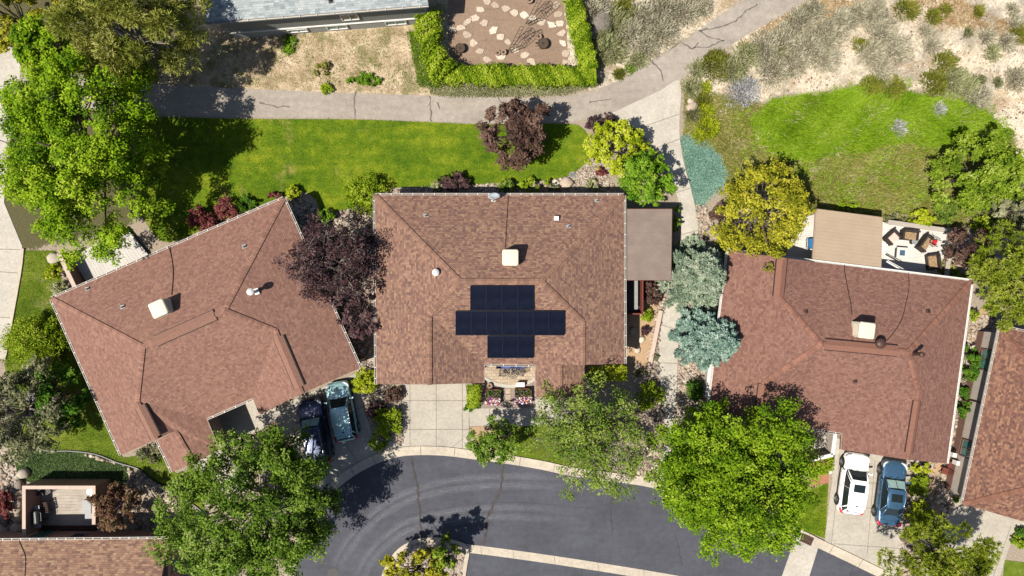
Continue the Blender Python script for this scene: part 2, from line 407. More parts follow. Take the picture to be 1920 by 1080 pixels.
straw = t.ramp(t.math('ADD', t.math('MULTIPLY', fine2, .4), t.math('MULTIPLY', med, .6)), [(.37, (.2, .15, .085)), (.48, (.4, .31, .2)), (.6, (.6, .48, .345))])
green_in_straw = t.math('MULTIPLY', t.step(t.noise(p, .55, 6, .72), .51, .6), t.step(fine2, .36, .54))
straw = t.mix(t.math('MULTIPLY', green_in_straw, .75), straw, t.ramp(tiny, [(.35, (.06, .08, .012)), (.65, (.15, .17, .035))]))
hill = t.ramp(t.math('ADD', t.math('MULTIPLY', fine, .5), t.math('MULTIPLY', fine2, .5)), [(.34, (.26, .205, .145)), (.48, (.56, .485, .375)), (.66, (.75, .675, .555))])
hillgrey = t.math('MULTIPLY', t.step(t.noise(p, .33, 5, .7), .47, .6), .75)
hill = t.mix(hillgrey, hill, t.ramp(fine2, [(.33, (.17, .145, .115)), (.67, (.39, .345, .28))]))
rust = t.math('MULTIPLY', t.step(t.noise(t.scalev(p, 1, 1, 1), .45, 6, .72), .52, .64), .65)
hill = t.mix(rust, hill, t.ramp(fine2, [(.35, (.22, .13, .07)), (.65, (.46, .33, .2))]))
wee = t.ramp(t.math('ADD', t.math('MULTIPLY', fine2, .45), t.math('MULTIPLY', med, .55)), [(.34, (.06, .07, .012)), (.5, (.15, .155, .035)), (.66, (.28, .24, .1))])
weg = t.step(t.noise(p, .35, 4, .6), .47, .62)
pale = t.math('MULTIPLY', t.step(t.noise(p, .42, 6, .72), .55, .66), .7)
wee = t.mix(pale, wee, (.42, .35, .24))
wee = t.mix(t.math('MULTIPLY', weg, .6), wee, t.ramp(fine2, [(.3, (.06, .1, .01)), (.7, (.16, .2, .025))]))
mea = t.ramp(t.math('ADD', t.math('MULTIPLY', fine2, .3), t.math('ADD', t.math('MULTIPLY', med, .4), t.math('MULTIPLY', t.noise(p, .3, 4, .6), .3))), [(.36, (.06, .14, .006)), (.48, (.13, .22, .012)), (.62, (.27, .33, .06))])
lef = t.ramp(fine2, [(.3, (.04, .05, .015)), (.7, (.16, .13, .07))])
col = t.mix(zone('straw'), tan, straw)
col = t.mix(zone('left'), col, lef)
col = t.mix(zone('north'), col, hill)
col = t.mix(zone('hill'), col, hill)
col = t.mix(zone('weeds', 2.0), col, wee)
col = t.mix(zone('meadow', 1.9, .3), col, mea)
t.bump(t.math('ADD', fine2, t.math('MULTIPLY', tiny, .6)), .9, .06)
t.fin(t.mix(1.0, col, (.8, .8, .8), 'MULTIPLY'), .96, .1)
ground = np_mesh('ground', V, F, t.mat, smooth=True)
for k, poly in ZM.items():
    a = ground.data.attributes.new(k, 'FLOAT', 'POINT')
    a.data.foreach_set('value', np.clip(sdf(poly, X, Y), -3, 3).astype(np.float32).ravel())
tag(ground, kind='structure')

# ------------------------------------------------------------------ laid surfaces
def strip(mb, px, wd, z, mi=1, jit=0.0, rs=rnd):
    """ribbon along a pixel polyline; uv = (metres along, 0..1 across)"""
    pts = [Vector((*G(*q), z)) for q in px]; L = 0; prev = None; T = sum((pts[i+1]-pts[i]).length for i in range(len(pts)-1))
    for i in range(len(pts)):
        d = (pts[min(i+1, len(pts)-1)]-pts[max(i-1, 0)]).normalized(); n = Vector((-d.y, d.x, 0))
        if i: L += (pts[i]-pts[i-1]).length
        ww = wd*(1+rs.uniform(-jit, jit)); c = pts[i]+n*rs.uniform(-jit, jit)*.06
        cur = (c-n*ww/2, c+n*ww/2, min(L, T-L))
        if prev: mb.poly([prev[0], cur[0], cur[1], prev[1]], mi, [(prev[2], 0), (cur[2], 0), (cur[2], 1), (prev[2], 1)])
        prev = cur
def rough_line(px, step=10, amp=2.2):
    px = [np.array(q, float) for q in px]; out = []
    for a, b in zip(px[:-1], px[1:]):
        n = max(1, int(np.hypot(*(b-a))/step))
        for i in range(n): out.append(a+(b-a)*i/n+np.array([rnd.gauss(0, amp*.5), rnd.gauss(0, amp*.5)])*(1 if i or len(out) else 0))
    return out+[px[-1]]
def sheet(name, px, z, mats, lines=(), lw=.03, kind='structure', thick=.06):
    mb = MB(); pts = [tuple(G(*q)) for q in px]
    mb.prism(pts, z-thick, z, 0)
    for ln in lines: strip(mb, ln, lw, z+.004, 1)
    return tag(mb.build(name, mats), kind=kind)
# lawns
back_lawn = [(262,216)]+spline([(300,219),(460,223),(660,224),(800,229),(900,233),(1050,232),(1092,240),(1108,275),(1098,305),(1065,330),(1030,338)],5)+spline([(960,342),(900,346),(830,350),(745,352),(735,360),(715,372),(640,395),(605,400),(590,372),(560,358),(520,372),(470,392),(400,420),(340,448),(300,450),(262,400)],4)
sheet('back_lawn', back_lawn, .03, [M['lawn']])
side_lawn = [(47,470),(105,470),(112,510),(128,560),(150,640),(200,770),(230,858),(300,850),(330,888),(372,880),(392,912)]+spline([(380,960),(352,938),(320,918),(288,900),(262,880),(222,868),(180,852),(130,846),(92,846),(58,836)],4)+[(30,800),(10,690),(12,668)]
sheet('side_lawn', side_lawn, .03, [M['lawn2']])
sheet('front_lawn', [(958,798),(1085,798),(1190,838),(1225,880),(1225,905),(1150,892),(1074,880),(1010,864),(962,858)], .03, [M['lawn2']])
sheet('corner_lawn', [(1470,935),(1553,905),(1548,1010),(1520,1000),(1487,986)], .03, [M['lawn']])
sheet('verge_lawn', [(1884,1050),(1980,1062),(1980,1150),(1876,1120)], .03, [M['lawn2']])
# old asphalt path at the top
pth_top = spline([(30,128),(150,140),(300,158),(500,168),(700,176),(840,180),(1000,184),(1060,180),(1115,168),(1160,150),(1215,118),(1290,70),(1350,28),(1400,-4),(1450,-70),(1500,-180),(1530,-400)],5)
pth_bot = spline([(1640,-400),(1612,-180),(1575,-70),(1515,2),(1450,38),(1390,72),(1330,112),(1278,150),(1240,170),(1190,192),(1142,212),(1090,226),(1000,230),(900,231),(660,222),(470,220),(300,215),(150,205),(20,200)],5)
mb = MB(); mb.prism([tuple(G(*q)) for q in pth_top+pth_bot], -.05, .022, 0)
for c in ([(487,192),(505,197),(520,200),(543,200)],[(667,172),(664,195),(666,222)],[(806,180),(808,205),(809,228)],[(935,181),(942,200)],[(1310,58),(1340,53),(1365,47),(1385,35),(1400,20),(1420,8)],[(1255,95),(1275,78),(1300,92),(1310,80)],[(1300,90),(1330,88),(1357,75),(1330,70),(1310,58)],[(1222,115),(1238,132),(1244,152)],[(1105,192),(1147,184)],[(820,192),(825,204)]):
    strip(mb, rough_line(c, 5, 1.6), .09, .026, 1, .5)
tag(mb.build('path', [M['path'], M['pathcrack']]), kind='structure')
mb = MB(); mb.prism([tuple(G(*q)) for q in [(1770,-60)]+spline([(1770,-14),(1800,2),(1840,17),(1880,31),(1960,54)],4)+[(1990,-60)]], -.05, .022, 0)
M['road_pale'] = m_concrete('pale_road', (.6, .56, .5), .15)
tag(mb.build('dirt_road', [M['road_pale']]), kind='structure')
# concrete walk from path to street
walk_r = spline([(1240,169),(1271,150),(1277,170),(1274,225),(1275,265),(1283,310),(1294,350),(1303,388),(1309,430),(1306,480),(1300,540),(1290,575),(1274,620),(1270,690),(1268,740),(1262,790),(1258,850),(1262,912)],4)
walk_l = spline([(1234,912),(1240,860),(1246,800),(1240,750),(1233,700),(1234,650),(1240,600),(1254,560),(1268,500),(1276,449),(1276,410),(1270,370),(1255,330),(1230,285),(1190,240),(1145,213)],4)
sheet('footpath', walk_r+walk_l, .05, [M['concrete_pale'], M['joint']],
  [[(1188,244),(1274,214)],[(1232,277),(1276,260)],[(1266,362),(1297,352)],[(1276,440),(1309,432)],[(1237,608),(1274,620)],[(1233,680),(1270,681)],[(1245,757),(1264,760)]], .045)
# street
edge = spline([(520,1180),(548,1090),(562,1040),(586,985),(616,935),(650,902),(690,877),(727,862),(766,854),(827,854),(887,861),(947,869),(1013,880),(1074,893),(1150,903),(1220,914),(1300,937),(1380,966),(1440,990),(1494,1008),(1533,1027),(1590,1054),(1643,1080),(1750,1130),(1900,1200)],5)
road = [tuple(q) for q in edge]+[(1900,1500),(400,1500),(420,1300)]
mb = MB(); mb.prism([tuple(G(*q)) for q in road], -.06, .02, 0)
def arc(dx): return spline([(600+dx,1130+dx*.4),(618+dx*.8,1080+dx*.3),(640+dx*.7,1030+dx*.4),(682+dx*.55,978+dx*.6),(735+dx*.4,938+dx*.75),(800+dx*.2,911+dx*.95),(880,897+dx),(960-dx*.1,893+dx),(1040-dx*.2,897+dx),(1110,905+dx)],7)
for i, (dx, wd) in enumerate(((0, .8), (17, .8), (58, .75), (76, .8))): strip(mb, arc(dx), wd, .024+.004*i, 1)
for c, wd in (([(770,857),(776,885),(783,915),(786,950),(790,990),(789,1012)], .14), ([(942,872),(941,900),(938,920),(925,945),(914,970),(911,1000),(905,1022)], .17), ([(1148,905),(1145,960),(1146,1000)], .07), ([(1265,1000),(1275,1040),(1280,1060)], .05), ([(1090,1066),(1092,1100)], .06), ([(1600,1062),(1590,1090)], .06)):
    strip(mb, rough_line(c, 6, 1.5), wd, .042, 2, .45)
tag(mb.build('road', [M['asphalt'], M['track'], M['sealcrack']]), kind='structure')
# kerb and gutter along the street
def offset(pts, d):
    out = []
    for i, q in enumerate(pts):
        e = np.array(pts[min(i+1, len(pts)-1)])-np.array(pts[max(i-1, 0)]); e = e/np.hypot(*e); out.append(np.array(q)+np.array([e[1], -e[0]])*d)
    return out
mb = MB(); inner = [tuple(q) for q in edge]; mid = offset(inner, 9.5); outer = offset(inner, 17)
for i in range(len(inner)-1):
    a, b, c, d = G(*inner[i]), G(*inner[i+1]), G(*mid[i+1]), G(*mid[i]); e, f = G(*outer[i+1]), G(*outer[i])
    mb.poly([(*a, .026), (*b, .026), (*c, .055), (*d, .055)], 0); mb.poly([(*d, .055), (*c, .055), (*e, .12), (*f, .12)], 0)
    mb.poly([(*f, .12), (*e, .12), (*e, -.05), (*f, -.05)], 0)
    if i % 5 == 2: mb.bar((*a, .031), (*f, .124), .03, .012, 1)
tag(mb.build('kerb', [M['kerb'], M['joint']]), kind='structure')
# drainage gutters of concrete in the street
stripe = spline([(868,1027),(940,1036),(1040,1050),(1150,1067),(1270,1087),(1420,1116)],4)
mb = MB(); strip(mb, stripe, .62, .03, 0)
for i in range(2, len(stripe), 3):
    q = stripe[i]; strip(mb, [(q[0]-1, q[1]-7.5), (q[0]+1, q[1]+7.5)], .03, .035, 1)
tag(mb.build('drainage_strip', [M['kerb'], M['joint']]), kind='structure')
sheet('cross_gutter', [(1492,1006),(1534,1026),(1508,1110),(1455,1110)], .03, [M['concrete_pale']], thick=.03)
# planted island in the street
isl = [tuple(q) for q in spline([(700,1130),(716,1078),(728,1052),(746,1029),(772,1013),(805,1007),(838,1009),(870,1018),(880,1032),(876,1060),(870,1100),(860,1150)],5)]
mb = MB(); ii = [tuple(q) for q in offset(isl, -7)]
for i in range(len(isl)-1):
    a, b, c, d = G(*isl[i]), G(*isl[i+1]), G(*ii[i+1]), G(*ii[i])
    mb.poly([(*a, .0), (*b, .0), (*b, .13), (*a, .13)], 0); mb.poly([(*a, .13), (*b, .13), (*c, .14), (*d, .14)], 0)
tag(mb.build('island_kerb', [M['kerb']]), kind='structure')
sheet('island_gravel', ii, .135, [M['rockbed']])
# drives and walks
sheet('west_driveway', [(505,775),(560,745),(640,712),(686,692),(692,716),(680,760),(700,815),(757,836),(757,842),(690,864),(640,894),(604,926),(560,850)], .05, [M['concrete'], M['joint']], [[(600,728),(628,800),(672,868)],[(560,800),(690,760)]], .04)
sheet('west_entry_walk', [(395,790),(388,780),(430,755),(474,746),(492,776),(520,762),(528,778),(500,800),(430,830),(412,845)], .052, [M['concrete']])
sheet('west_side_drive', [(362,870),(414,838),(470,905),(440,930),(386,906)], .05, [M['concrete'], M['joint']])
sheet('middle_driveway', [(755,712),(872,712),(879,765),(880,842),(826,838),(757,838)], .05, [M['concrete'], M['joint']],
  [[(769,716),(769,837)],[(818,716),(818,838)],[(867,716),(867,840)],[(757,751),(879,751)],[(757,805),(880,805)],[(844,841),(868,822)]], .04)
sheet('entry_walk', [(878.5,766),(1003,764),(1003,748),(1078,748),(1080,798),(881,799)], .055, [M['concrete'], M['joint']], [[(918,766),(918,798)],[(962,765),(962,798)],[(1003,764),(1003,797)],[(1040,750),(1040,797)]], .035)
sheet('mulch_patch', [(881,800),(958,799),(962,856),(887,843)], .035, [M['dirtbed']])
sheet('east_driveway', [(1560,840),(1770,862),(1712,868),(1703,920),(1694,980),(1686,1060),(1676,1082),(1545,1018),(1552,960),(1560,900)], .05, [M['concrete'], M['joint']],
  [[(1574,850),(1566,950),(1558,1020)],[(1640,862),(1625,1040)],[(1575,902),(1703,909)],[(1562,1019),(1686,1028)],[(1566,950),(1697,955)]], .04)
sheet('far_driveway', [(1786,952),(1800,925),(1990,960),(1925,990),(1909,985),(1888,1035),(1868,1100),(1690,1110),(1745,1045),(1772,985)], .05, [M['concrete'], M['joint']], [[(1895,985),(1858,1090)],[(1780,1008),(1880,1020)]], .04)
sheet('left_street', [(-300,50),(-10,62),(22,92),(40,125),(30,200),(15,300),(8,380),(42,462),(38,500),(24,580),(8,672),(-300,690)], .03, [M['concrete_pale'], M['joint']], [[(-60,505),(34,512)],[(-60,466),(40,468)],[(-60,590),(20,596)]], .05)
mb = MB(); kl = spline([(44,466),(40,505),(26,585),(10,674)],4)
for a, b in zip(kl[:-1], kl[1:]): mb.bar((*G(*a), .05), (*G(*b), .05), .22, .16, 0)
tag(mb.build('left_kerb', [M['kerb']]), kind='structure')
# courtyard of the middle house
mb = MB(); mb.prism([tuple(G(*q)) for q in [(905,715),(1005,715),(1005,764),(878,766),(880,724)]], -.02, .045, 0)
tag(mb.build('courtyard_paving', [M['paver']]), kind='structure')
t = NT('cream_paver'); pp = t.pos(); bk = t.n('TexBrick', {'Vector': t.scalev(pp, 1, 1, 1), 'Color1': (.36, .285, .205), 'Color2': (.26, .205, .15), 'Mortar': (.15, .12, .095), 'Scale': 1.0, 'Mortar Size': .012, 'Brick Width': .34, 'Row Height': .22})
M['creampaver'] = t.fin(t.mix(.3, bk.outputs[0], t.ramp(t.noise(pp, 7, 4), [(.3, .25), (.7, .8)]), 'OVERLAY'), .9, .2)
arcp = [tuple(G(*q)) for q in spline([(1004,707),(985,716),(958,720),(932,717),(909,706)],5)]
arco = [tuple(G(*q)) for q in spline([(1004,713),(985,722),(958,727),(932,723),(909,712)],5)]
mb = MB(); mb.prism([tuple(G(905,660)), tuple(G(1008,660))]+arcp, -.02, .16, 0)
for i in range(len(arcp)-1):
    a, b, c, d = arcp[i], arcp[i+1], arco[i+1], arco[i]
    mb.poly([(*a, .2), (*b, .2), (*c, .2), (*d, .2)], 1); mb.poly([(*d, .2), (*c, .2), (*c, 0), (*d, 0)], 1); mb.poly([(*a, .1), (*b, .1), (*b, .2), (*a, .2)], 1)
tag(mb.build('patio_terrace', [M['creampaver'], M['concrete_pale']]), kind='structure')
# soil of the fenced vegetable garden, planting beds
sheet('garden_soil', [(842,-80),(1052,-80),(1056,10),(1062,60),(1066,133),(845,133),(840,60)], .02, [M['soil']])
beds = {
 'north_gravel_bed': [(735,352),(830,349),(905,345),(1040,338),(1080,325),(1112,300),(1130,320),(1150,345),(1160,372),(1150,385),(700,385),(715,366)],
 'side_gravel_bed': [(540,375),(565,362),(600,396),(640,396),(712,372),(720,400),(720,730),(757,725),(757,837),(705,815),(682,760),(692,716),(660,690),(600,560)],
 'walk_gravel_bed': [(1302,383),(1322,385),(1345,430),(1362,470),(1375,500),(1350,620),(1335,745),(1330,800),(1270,800),(1268,740),(1272,690),(1276,620),(1304,540),(1310,430)],
 'walk_side_gravel': [(1252,560),(1240,600),(1234,650),(1233,700),(1240,750),(1246,800),(1236,905),(1160,890),(1120,850),(1200,760),(1212,700),(1222,620),(1240,560)],
 'east_gravel_bed': [(1812,640),(1822,605),(1846,588),(1880,600),(1850,690),(1800,870),(1790,945),(1772,975),(1752,940),(1770,860),(1790,760)],
 'drive_gravel_bed': [(1703,866),(1712,868),(1760,868),(1742,905),(1748,960),(1768,985),(1745,1045),(1700,1085),(1685,1070),(1694,980)],
 'bottom_gravel_bed': [(60,838),(92,847),(130,848),(180,854),(222,870),(262,882),(288,902),(320,920),(352,940),(382,962),(380,1010),(200,1010),(200,905),(60,905),(40,1005),(-80,1005),(-80,850),(20,800)],
}
for k, px in beds.items(): sheet(k, px, .012, [M['rockbed']], thick=.03)
sheet('east_side_bed', [(1170,560),(1246,560),(1226,625),(1218,690),(1208,700),(1170,700)], .02, [M['dirtbed']], thick=.03)
sheet('entry_dirt_bed', [(488,780),(525,765),(548,800),(560,840),(520,830),(495,800)], .04, [M['dirtbed']], thick=.03)
sheet('east_dirt_path', spline([(1740,868),(1770,872),(1752,900),(1755,940),(1772,975),(1765,990),(1748,970),(1742,930)],4,True), .022, [M['dirtbed']], thick=.03)
sheet('east_corner_dirt', [(1824,585),(1852,575),(1850,590),(1824,606),(1815,650),(1806,720),(1790,860),(1775,868)], .018, [M['dirtbed']], thick=.03)
# loose stones, uncountable
def ico():
    ph = (1+5**.5)/2
    v = np.array([(-1,ph,0),(1,ph,0),(-1,-ph,0),(1,-ph,0),(0,-1,ph),(0,1,ph),(0,-1,-ph),(0,1,-ph),(ph,0,-1),(ph,0,1),(-ph,0,-1),(-ph,0,1)])/1.9
    f = np.array([(0,11,5),(0,5,1),(0,1,7),(0,7,10),(0,10,11),(1,5,9),(5,11,4),(11,10,2),(10,7,6),(7,1,8),(3,9,4),(3,4,2),(3,2,6),(3,6,8),(3,8,9),(4,9,5),(2,4,11),(6,2,10),(8,6,7),(9,8,1)])
    return v, f
ICV, ICF = ico()
def rocks_mesh(xy, size, z, rs, flat=.6):
    n = len(xy); r = size if hasattr(size, '__len__') and len(size) == n else rs.uniform(size[0], size[1], n)*rs.choice([.7, 1, 1, 1.35], n)
    v = np.repeat(ICV[None], n, 0)*rs.uniform(.75, 1.25, (n, 12, 1))
    v = v*np.stack([rs.uniform(.8, 1.35, n), rs.uniform(.7, 1.1, n), np.full(n, flat)], -1)[:, None]*r[:, None, None]
    a = rs.uniform(0, 6.28, n); ca, sa = np.cos(a)[:, None], np.sin(a)[:, None]
    x = v[..., 0]*ca-v[..., 1]*sa; y = v[..., 0]*sa+v[..., 1]*ca
    V = np.stack([x+xy[:, 0:1], y+xy[:, 1:2], v[..., 2]+z+r[:, None]*flat*.45], -1).reshape(-1, 3)
    F = (ICF[None]+12*np.arange(n)[:, None, None]).reshape(-1, 3)
    return V, F, np.repeat(rs.rand(n), 20)
rs = np.random.RandomState(3)
STONE_LABEL = {'north_gravel_bed': 'fine pale gravel along the north eave of the house with solar panels',
 'side_gravel_bed': 'brownish river stones between the two left brown roofs', 'walk_gravel_bed': 'river stones along the right edge of the footpath',
 'walk_side_gravel': 'pale stones along the left edge of the footpath down to the street', 'east_gravel_bed': 'large pale river stones between the two right houses',
 'drive_gravel_bed': 'pale river stones beside the driveway with the blue sedan', 'bottom_gravel_bed': 'tan river stones around the walled deck at the lower left'}
for k, n, s in (('north_gravel_bed', 1800, (.05, .10)), ('side_gravel_bed', 2400, (.06, .13)), ('walk_gravel_bed', 2400, (.06, .13)), ('walk_side_gravel', 2600, (.06, .14)), ('east_gravel_bed', 1500, (.08, .16)), ('drive_gravel_bed', 700, (.08, .15)), ('bottom_gravel_bed', 4200, (.06, .15))):
    xy = inpoly_points(beds[k], n, rs)
    if k == 'bottom_gravel_bed':
        ww = np.array([[-37.2, -19.5], [-30.4, -14.0]]); xy = xy[~((xy[:, 0] > -36.9) & (xy[:, 0] < -30.4) & (xy[:, 1] < -14.3))]
        ip_ = np.array(gp([(20,846),(58,832),(130,844),(240,876),(244,908),(198,910),(60,910),(30,900)])); xy = xy[sdf(ip_, xy[:, 0], xy[:, 1]) < 0]
    r_ = rocks_mesh(xy, s, .012, rs)
    tag(np_mesh('loose_stones', r_[0], r_[1], M['rock'], r_[2]), STONE_LABEL[k], 'stones', kind='stuff')
xy = inpoly_points([tuple(q) for q in ii], 500, rs); r_ = rocks_mesh(xy, (.06, .14), .135, rs)
tag(np_mesh('loose_stones', r_[0], r_[1], M['rock'], r_[2]), 'pale stones covering the planted island in the street', 'stones', kind='stuff')
xy = inpoly_points(ZONES['hill'][:3]+[(1620,-20),(1960,40),(1960,320)]+ZONES['hill'][7:], 1500, rs)
r_ = rocks_mesh(xy, (.03, .09), 0, rs); r_[0][:, 2] += np.repeat(ground_z(xy[:, 0], xy[:, 1]), 12)
tag(np_mesh('loose_stones', r_[0], r_[1], M['rock'], r_[2]), 'small stones scattered on the bare pale hillside', 'stones', kind='stuff')
# ------------------------------------------------------------------ houses
M['roof_mid'] = m_shingle('shingle_variegated', [(0.118,0.071,0.063),(0.186,0.105,0.083),(0.225,0.128,0.096),(0.265,0.157,0.113),(0.333,0.209,0.139)], scatter=.5)
M['roof_west'] = m_shingle('shingle_rose_brown', [(0.171,0.093,0.074),(0.216,0.116,0.091),(0.240,0.130,0.099),(0.263,0.145,0.110),(0.304,0.175,0.130)], scatter=.5)
M['roof_east'] = m_shingle('shingle_red_brown', [(0.147,0.075,0.060),(0.191,0.099,0.078),(0.216,0.113,0.088),(0.237,0.127,0.098),(0.274,0.156,0.116)], scatter=.5)
M['roof_far'] = m_shingle('shingle_dark_mixed', [(0.093,0.053,0.046),(0.152,0.077,0.058),(0.191,0.098,0.072),(0.245,0.130,0.086),(0.314,0.179,0.113)], scatter=.45)
M['roof_low'] = m_shingle('shingle_orange_tan', [(0.123,0.074,0.063),(0.203,0.118,0.086),(0.247,0.145,0.102),(0.300,0.186,0.122),(0.353,0.233,0.155)], .27, .15, .5)
M['roof_grey'] = m_shingle('shingle_blue_grey', [(.2,.235,.25),(.29,.325,.335),(.36,.39,.395),(.43,.455,.455)], .35, .15, .5)
def m_cap(name, col):
    t = NT(name); k = t.attr('tint')
    return t.fin(t.mix(.55, t.ramp(k, [(0, tuple(c*.58 for c in col)), (1, tuple(c*.86 for c in col))]), t.ramp(t.noise(t.pos(), 22, 3), [(.3, .15), (.7, .8)]), 'OVERLAY'), .93, .15)
M['cap_mid'] = m_cap('cap_mid', (.235,0.134,0.097)); M['cap_west'] = m_cap('cap_west', (.26,0.141,0.106)); M['cap_east'] = m_cap('cap_east', (.235,0.115,0.084)); M['cap_far'] = m_cap('cap_far', (.2,0.096,0.066)); M['cap_low'] = m_cap('cap_low', (.3,0.162,0.106)); M['cap_grey'] = m_cap('cap_grey', (.35,.38,.385))
M['soffit'] = m_plain('soffit_brown', (.2, .13, .1), .9, .1)

def inset(poly, d):
    n = len(poly); ar = sum(poly[i][0]*poly[(i+1) % n][1]-poly[(i+1) % n][0]*poly[i][1] for i in range(n)); s = 1 if ar > 0 else -1
    out = []
    for i in range(n):
        a, b, c = np.array(poly[i-1]), np.array(poly[i]), np.array(poly[(i+1) % n])
        e1 = (b-a)/np.hypot(*(b-a)); e2 = (c-b)/np.hypot(*(c-b)); n1 = np.array([-e1[1], e1[0]])*s; n2 = np.array([-e2[1], e2[0]])*s
        m = n1+n2; out.append(b+m*d/max(.3, (1+n1@n2)))
    return [tuple(q) for q in out]
def zref(pt, a, b, ze, pitch):
    A, B = P(*a, ze), P(*b, ze); d = (B-A).xy.normalized(); z = ze
    for _ in range(12):
        q = P(*pt, z); z = ze+pitch*abs((q-A).xy.cross(d))
    return z
class House:
    def __init__(s, name, label, cen, roofmat, capmat, wallmat):
        s.root = thing(name, P(*cen), label, 'house'); s.rm, s.cm, s.wm = roofmat, capmat, wallmat
    def on(s, px, py):                             # the roof point seen at a pixel
        o = Vector((0, 0, H)); d = P(px, py, 0)-o; best = None
        for ks, _ in s.faces:
            pts = [s.V[k] for k in ks]
            for i in range(1, len(pts)-1):
                a, b, c = pts[0], pts[i], pts[i+1]; n = (b-a).cross(c-a)
                if abs(d.dot(n)) < 1e-9: continue
                t = (a-o).dot(n)/d.dot(n); q = o+d*t
                w = [(v-u).xy.cross((q-u).xy) for u, v in ((a, b), (b, c), (c, a))]
                if (min(w) >= -1e-6 or max(w) <= 1e-6) and (best is None or q.z > best.z): best = q
        return best if best is not None else P(px, py, 2.95)
    def roof(s, V, faces, thick=.2):
        s.faces = faces
        s.V = {k: P(*v) for k, v in V.items()}; mb = MB(); edges = {}; under = []
        for f in faces:
            pts = [s.V[k] for k in f[0]]; e0, e1 = s.V[f[1][0]], s.V[f[1][1]]
            nrm = Vector((0, 0, 0))
            for i in range(len(pts)): nrm += pts[i].cross(pts[(i+1) % len(pts)])
            keys = list(f[0])
            if nrm.z < 0: keys = keys[::-1]; pts = pts[::-1]; nrm = -nrm
            nrm.normalize(); u = (e1-e0); u.z = 0; u.normalize(); v = nrm.cross(u)
            if v.z < 0: v = -v; u = -u
            mb.poly(pts, 0, [((q-e0).dot(u), (q-e0).dot(v)) for q in pts])
            under.append((keys[::-1], pts[::-1]))
            for i in range(len(keys)): edges.setdefault(frozenset((keys[i], keys[(i+1) % len(keys)])), []).append((keys[i], keys[(i+1) % len(keys)]))
        for k, l in edges.items():
            if len(l) == 1:
                a, b = s.V[l[0][0]], s.V[l[0][1]]; dz = Vector((0, 0, thick))
                mb.poly([a-dz, b-dz, b, a], 1)
        rim = {k_ for k, l in edges.items() if len(l) == 1 for k_ in k}
        for ks, ps in under: mb.poly([q-Vector((0, 0, thick if k in rim else .75)) for k, q in zip(ks, ps)], 1)
        s.roof_o = mb.build('roof', [s.rm, M['soffit']], s.root)
        s.low = {}
        return s.roof_o
    def caps(s, edges, wd=.34, z=.035):
        mb = MB(); tint = []
        for a, b in edges:
            a, b = (s.V[q] if isinstance(q, str) else q for q in (a, b)); d = b-a; L = d.length; n = max(1, int(L/.2)); hd = Vector((d.x, d.y, 0)).normalized(); nn = Vector((-hd.y, hd.x, 0))
            flat = abs(d.z) < .25*L*.3
            for i in range(n):
                p, q = a+d*(i/n), a+d*((i+1.15)/n); up = Vector((0, 0, z)); hi = Vector((0, 0, .022))
                dr = Vector((0, 0, -.30*wd/2 if flat else -.2*wd/2))
                k = rnd.random()
                for sg in (-1, 1):
                    q4 = [p+up+hi, q+up, q+up+nn*sg*wd/2+dr, p+up+hi+nn*sg*wd/2+dr]
                    if sg > 0: q4 = q4[::-1]
                    if (q4[1]-q4[0]).cross(q4[2]-q4[1]).z < 0: q4 = q4[::-1]
                    mb.poly(q4); tint.append(k)
                mb.poly([p+up+hi-nn*wd/2+dr, p+up+hi+nn*wd/2+dr, p+nn*wd/2+dr, p-nn*wd/2+dr]); tint.append(k)
        o = mb.build('ridge_cap', s.cm, s.roof_o)
        at = o.data.attributes.new('tint', 'FLOAT', 'FACE'); at.data.foreach_set('value', tint); return o
    def vent_strip(s, a, b, wd=.7):
        a, b = (s.V[q] if isinstance(q, str) else Vector(q) for q in (a, b)); d = (b-a); n = Vector((-d.y, d.x, 0)).normalized(); mb = MB(); dr = Vector((0, 0, -.14)); up = Vector((0, 0, .10))
        for sg in (-1, 1):
            q = [a+up, b+up, b+up+n*sg*wd/2+dr, a+up+n*sg*wd/2+dr]
            if (q[1]-q[0]).cross(q[2]-q[1]).z < 0: q = q[::-1]
            mb.poly(q, 0)
            e0, e1 = a+up+n*sg*wd/2+dr, b+up+n*sg*wd/2+dr
            mb.poly([e0, e1, e1-Vector((0, 0, .14)), e0-Vector((0, 0, .14))], 1)
            mb.bar(e0+n*sg*.03-Vector((0, 0, .05)), e1+n*sg*.03-Vector((0, 0, .05)), .05, .03, 1)
        o = mb.build('ridge_vent', [s.cm, M['seal']], s.roof_o)
        at = o.data.attributes.new('tint', 'FLOAT', 'FACE'); at.data.foreach_set('value', [.4]*len(mb.f)); return o
    def gutter(s, chain, wd=.13, hang=.75, mats=None):
        mb = MB()
        for a, b in zip(chain[:-1], chain[1:]):
            A, B = (s.V[q] if isinstance(q, str) else q for q in (a, b)); d = (B-A); L = d.length; d /= L; n = Vector((d.y, -d.x, 0)).normalized()
            cen = Vector(s.root.location)
            if n.dot((A+B)/2-s.inside) < 0: n = -n
            o = Vector((0, 0, -.05))
            mb.bar(A+n*(wd)+o, B+n*(wd)+o, .03, .12, 0); mb.bar(A+n*.02+o, B+n*.02+o, .03, .12, 0)
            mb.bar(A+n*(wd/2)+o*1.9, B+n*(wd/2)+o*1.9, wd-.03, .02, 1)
            k = int(L/hang)
            for i in range(k):
                p = A+d*(i+.5)*L/k+o*.1; mb.bar(p+n*.0, p+n*(wd+.02), .05, .02, 2)
        return mb.build('gutter', mats or [M['gutter'], M['trough'], M['tick']], s.root)
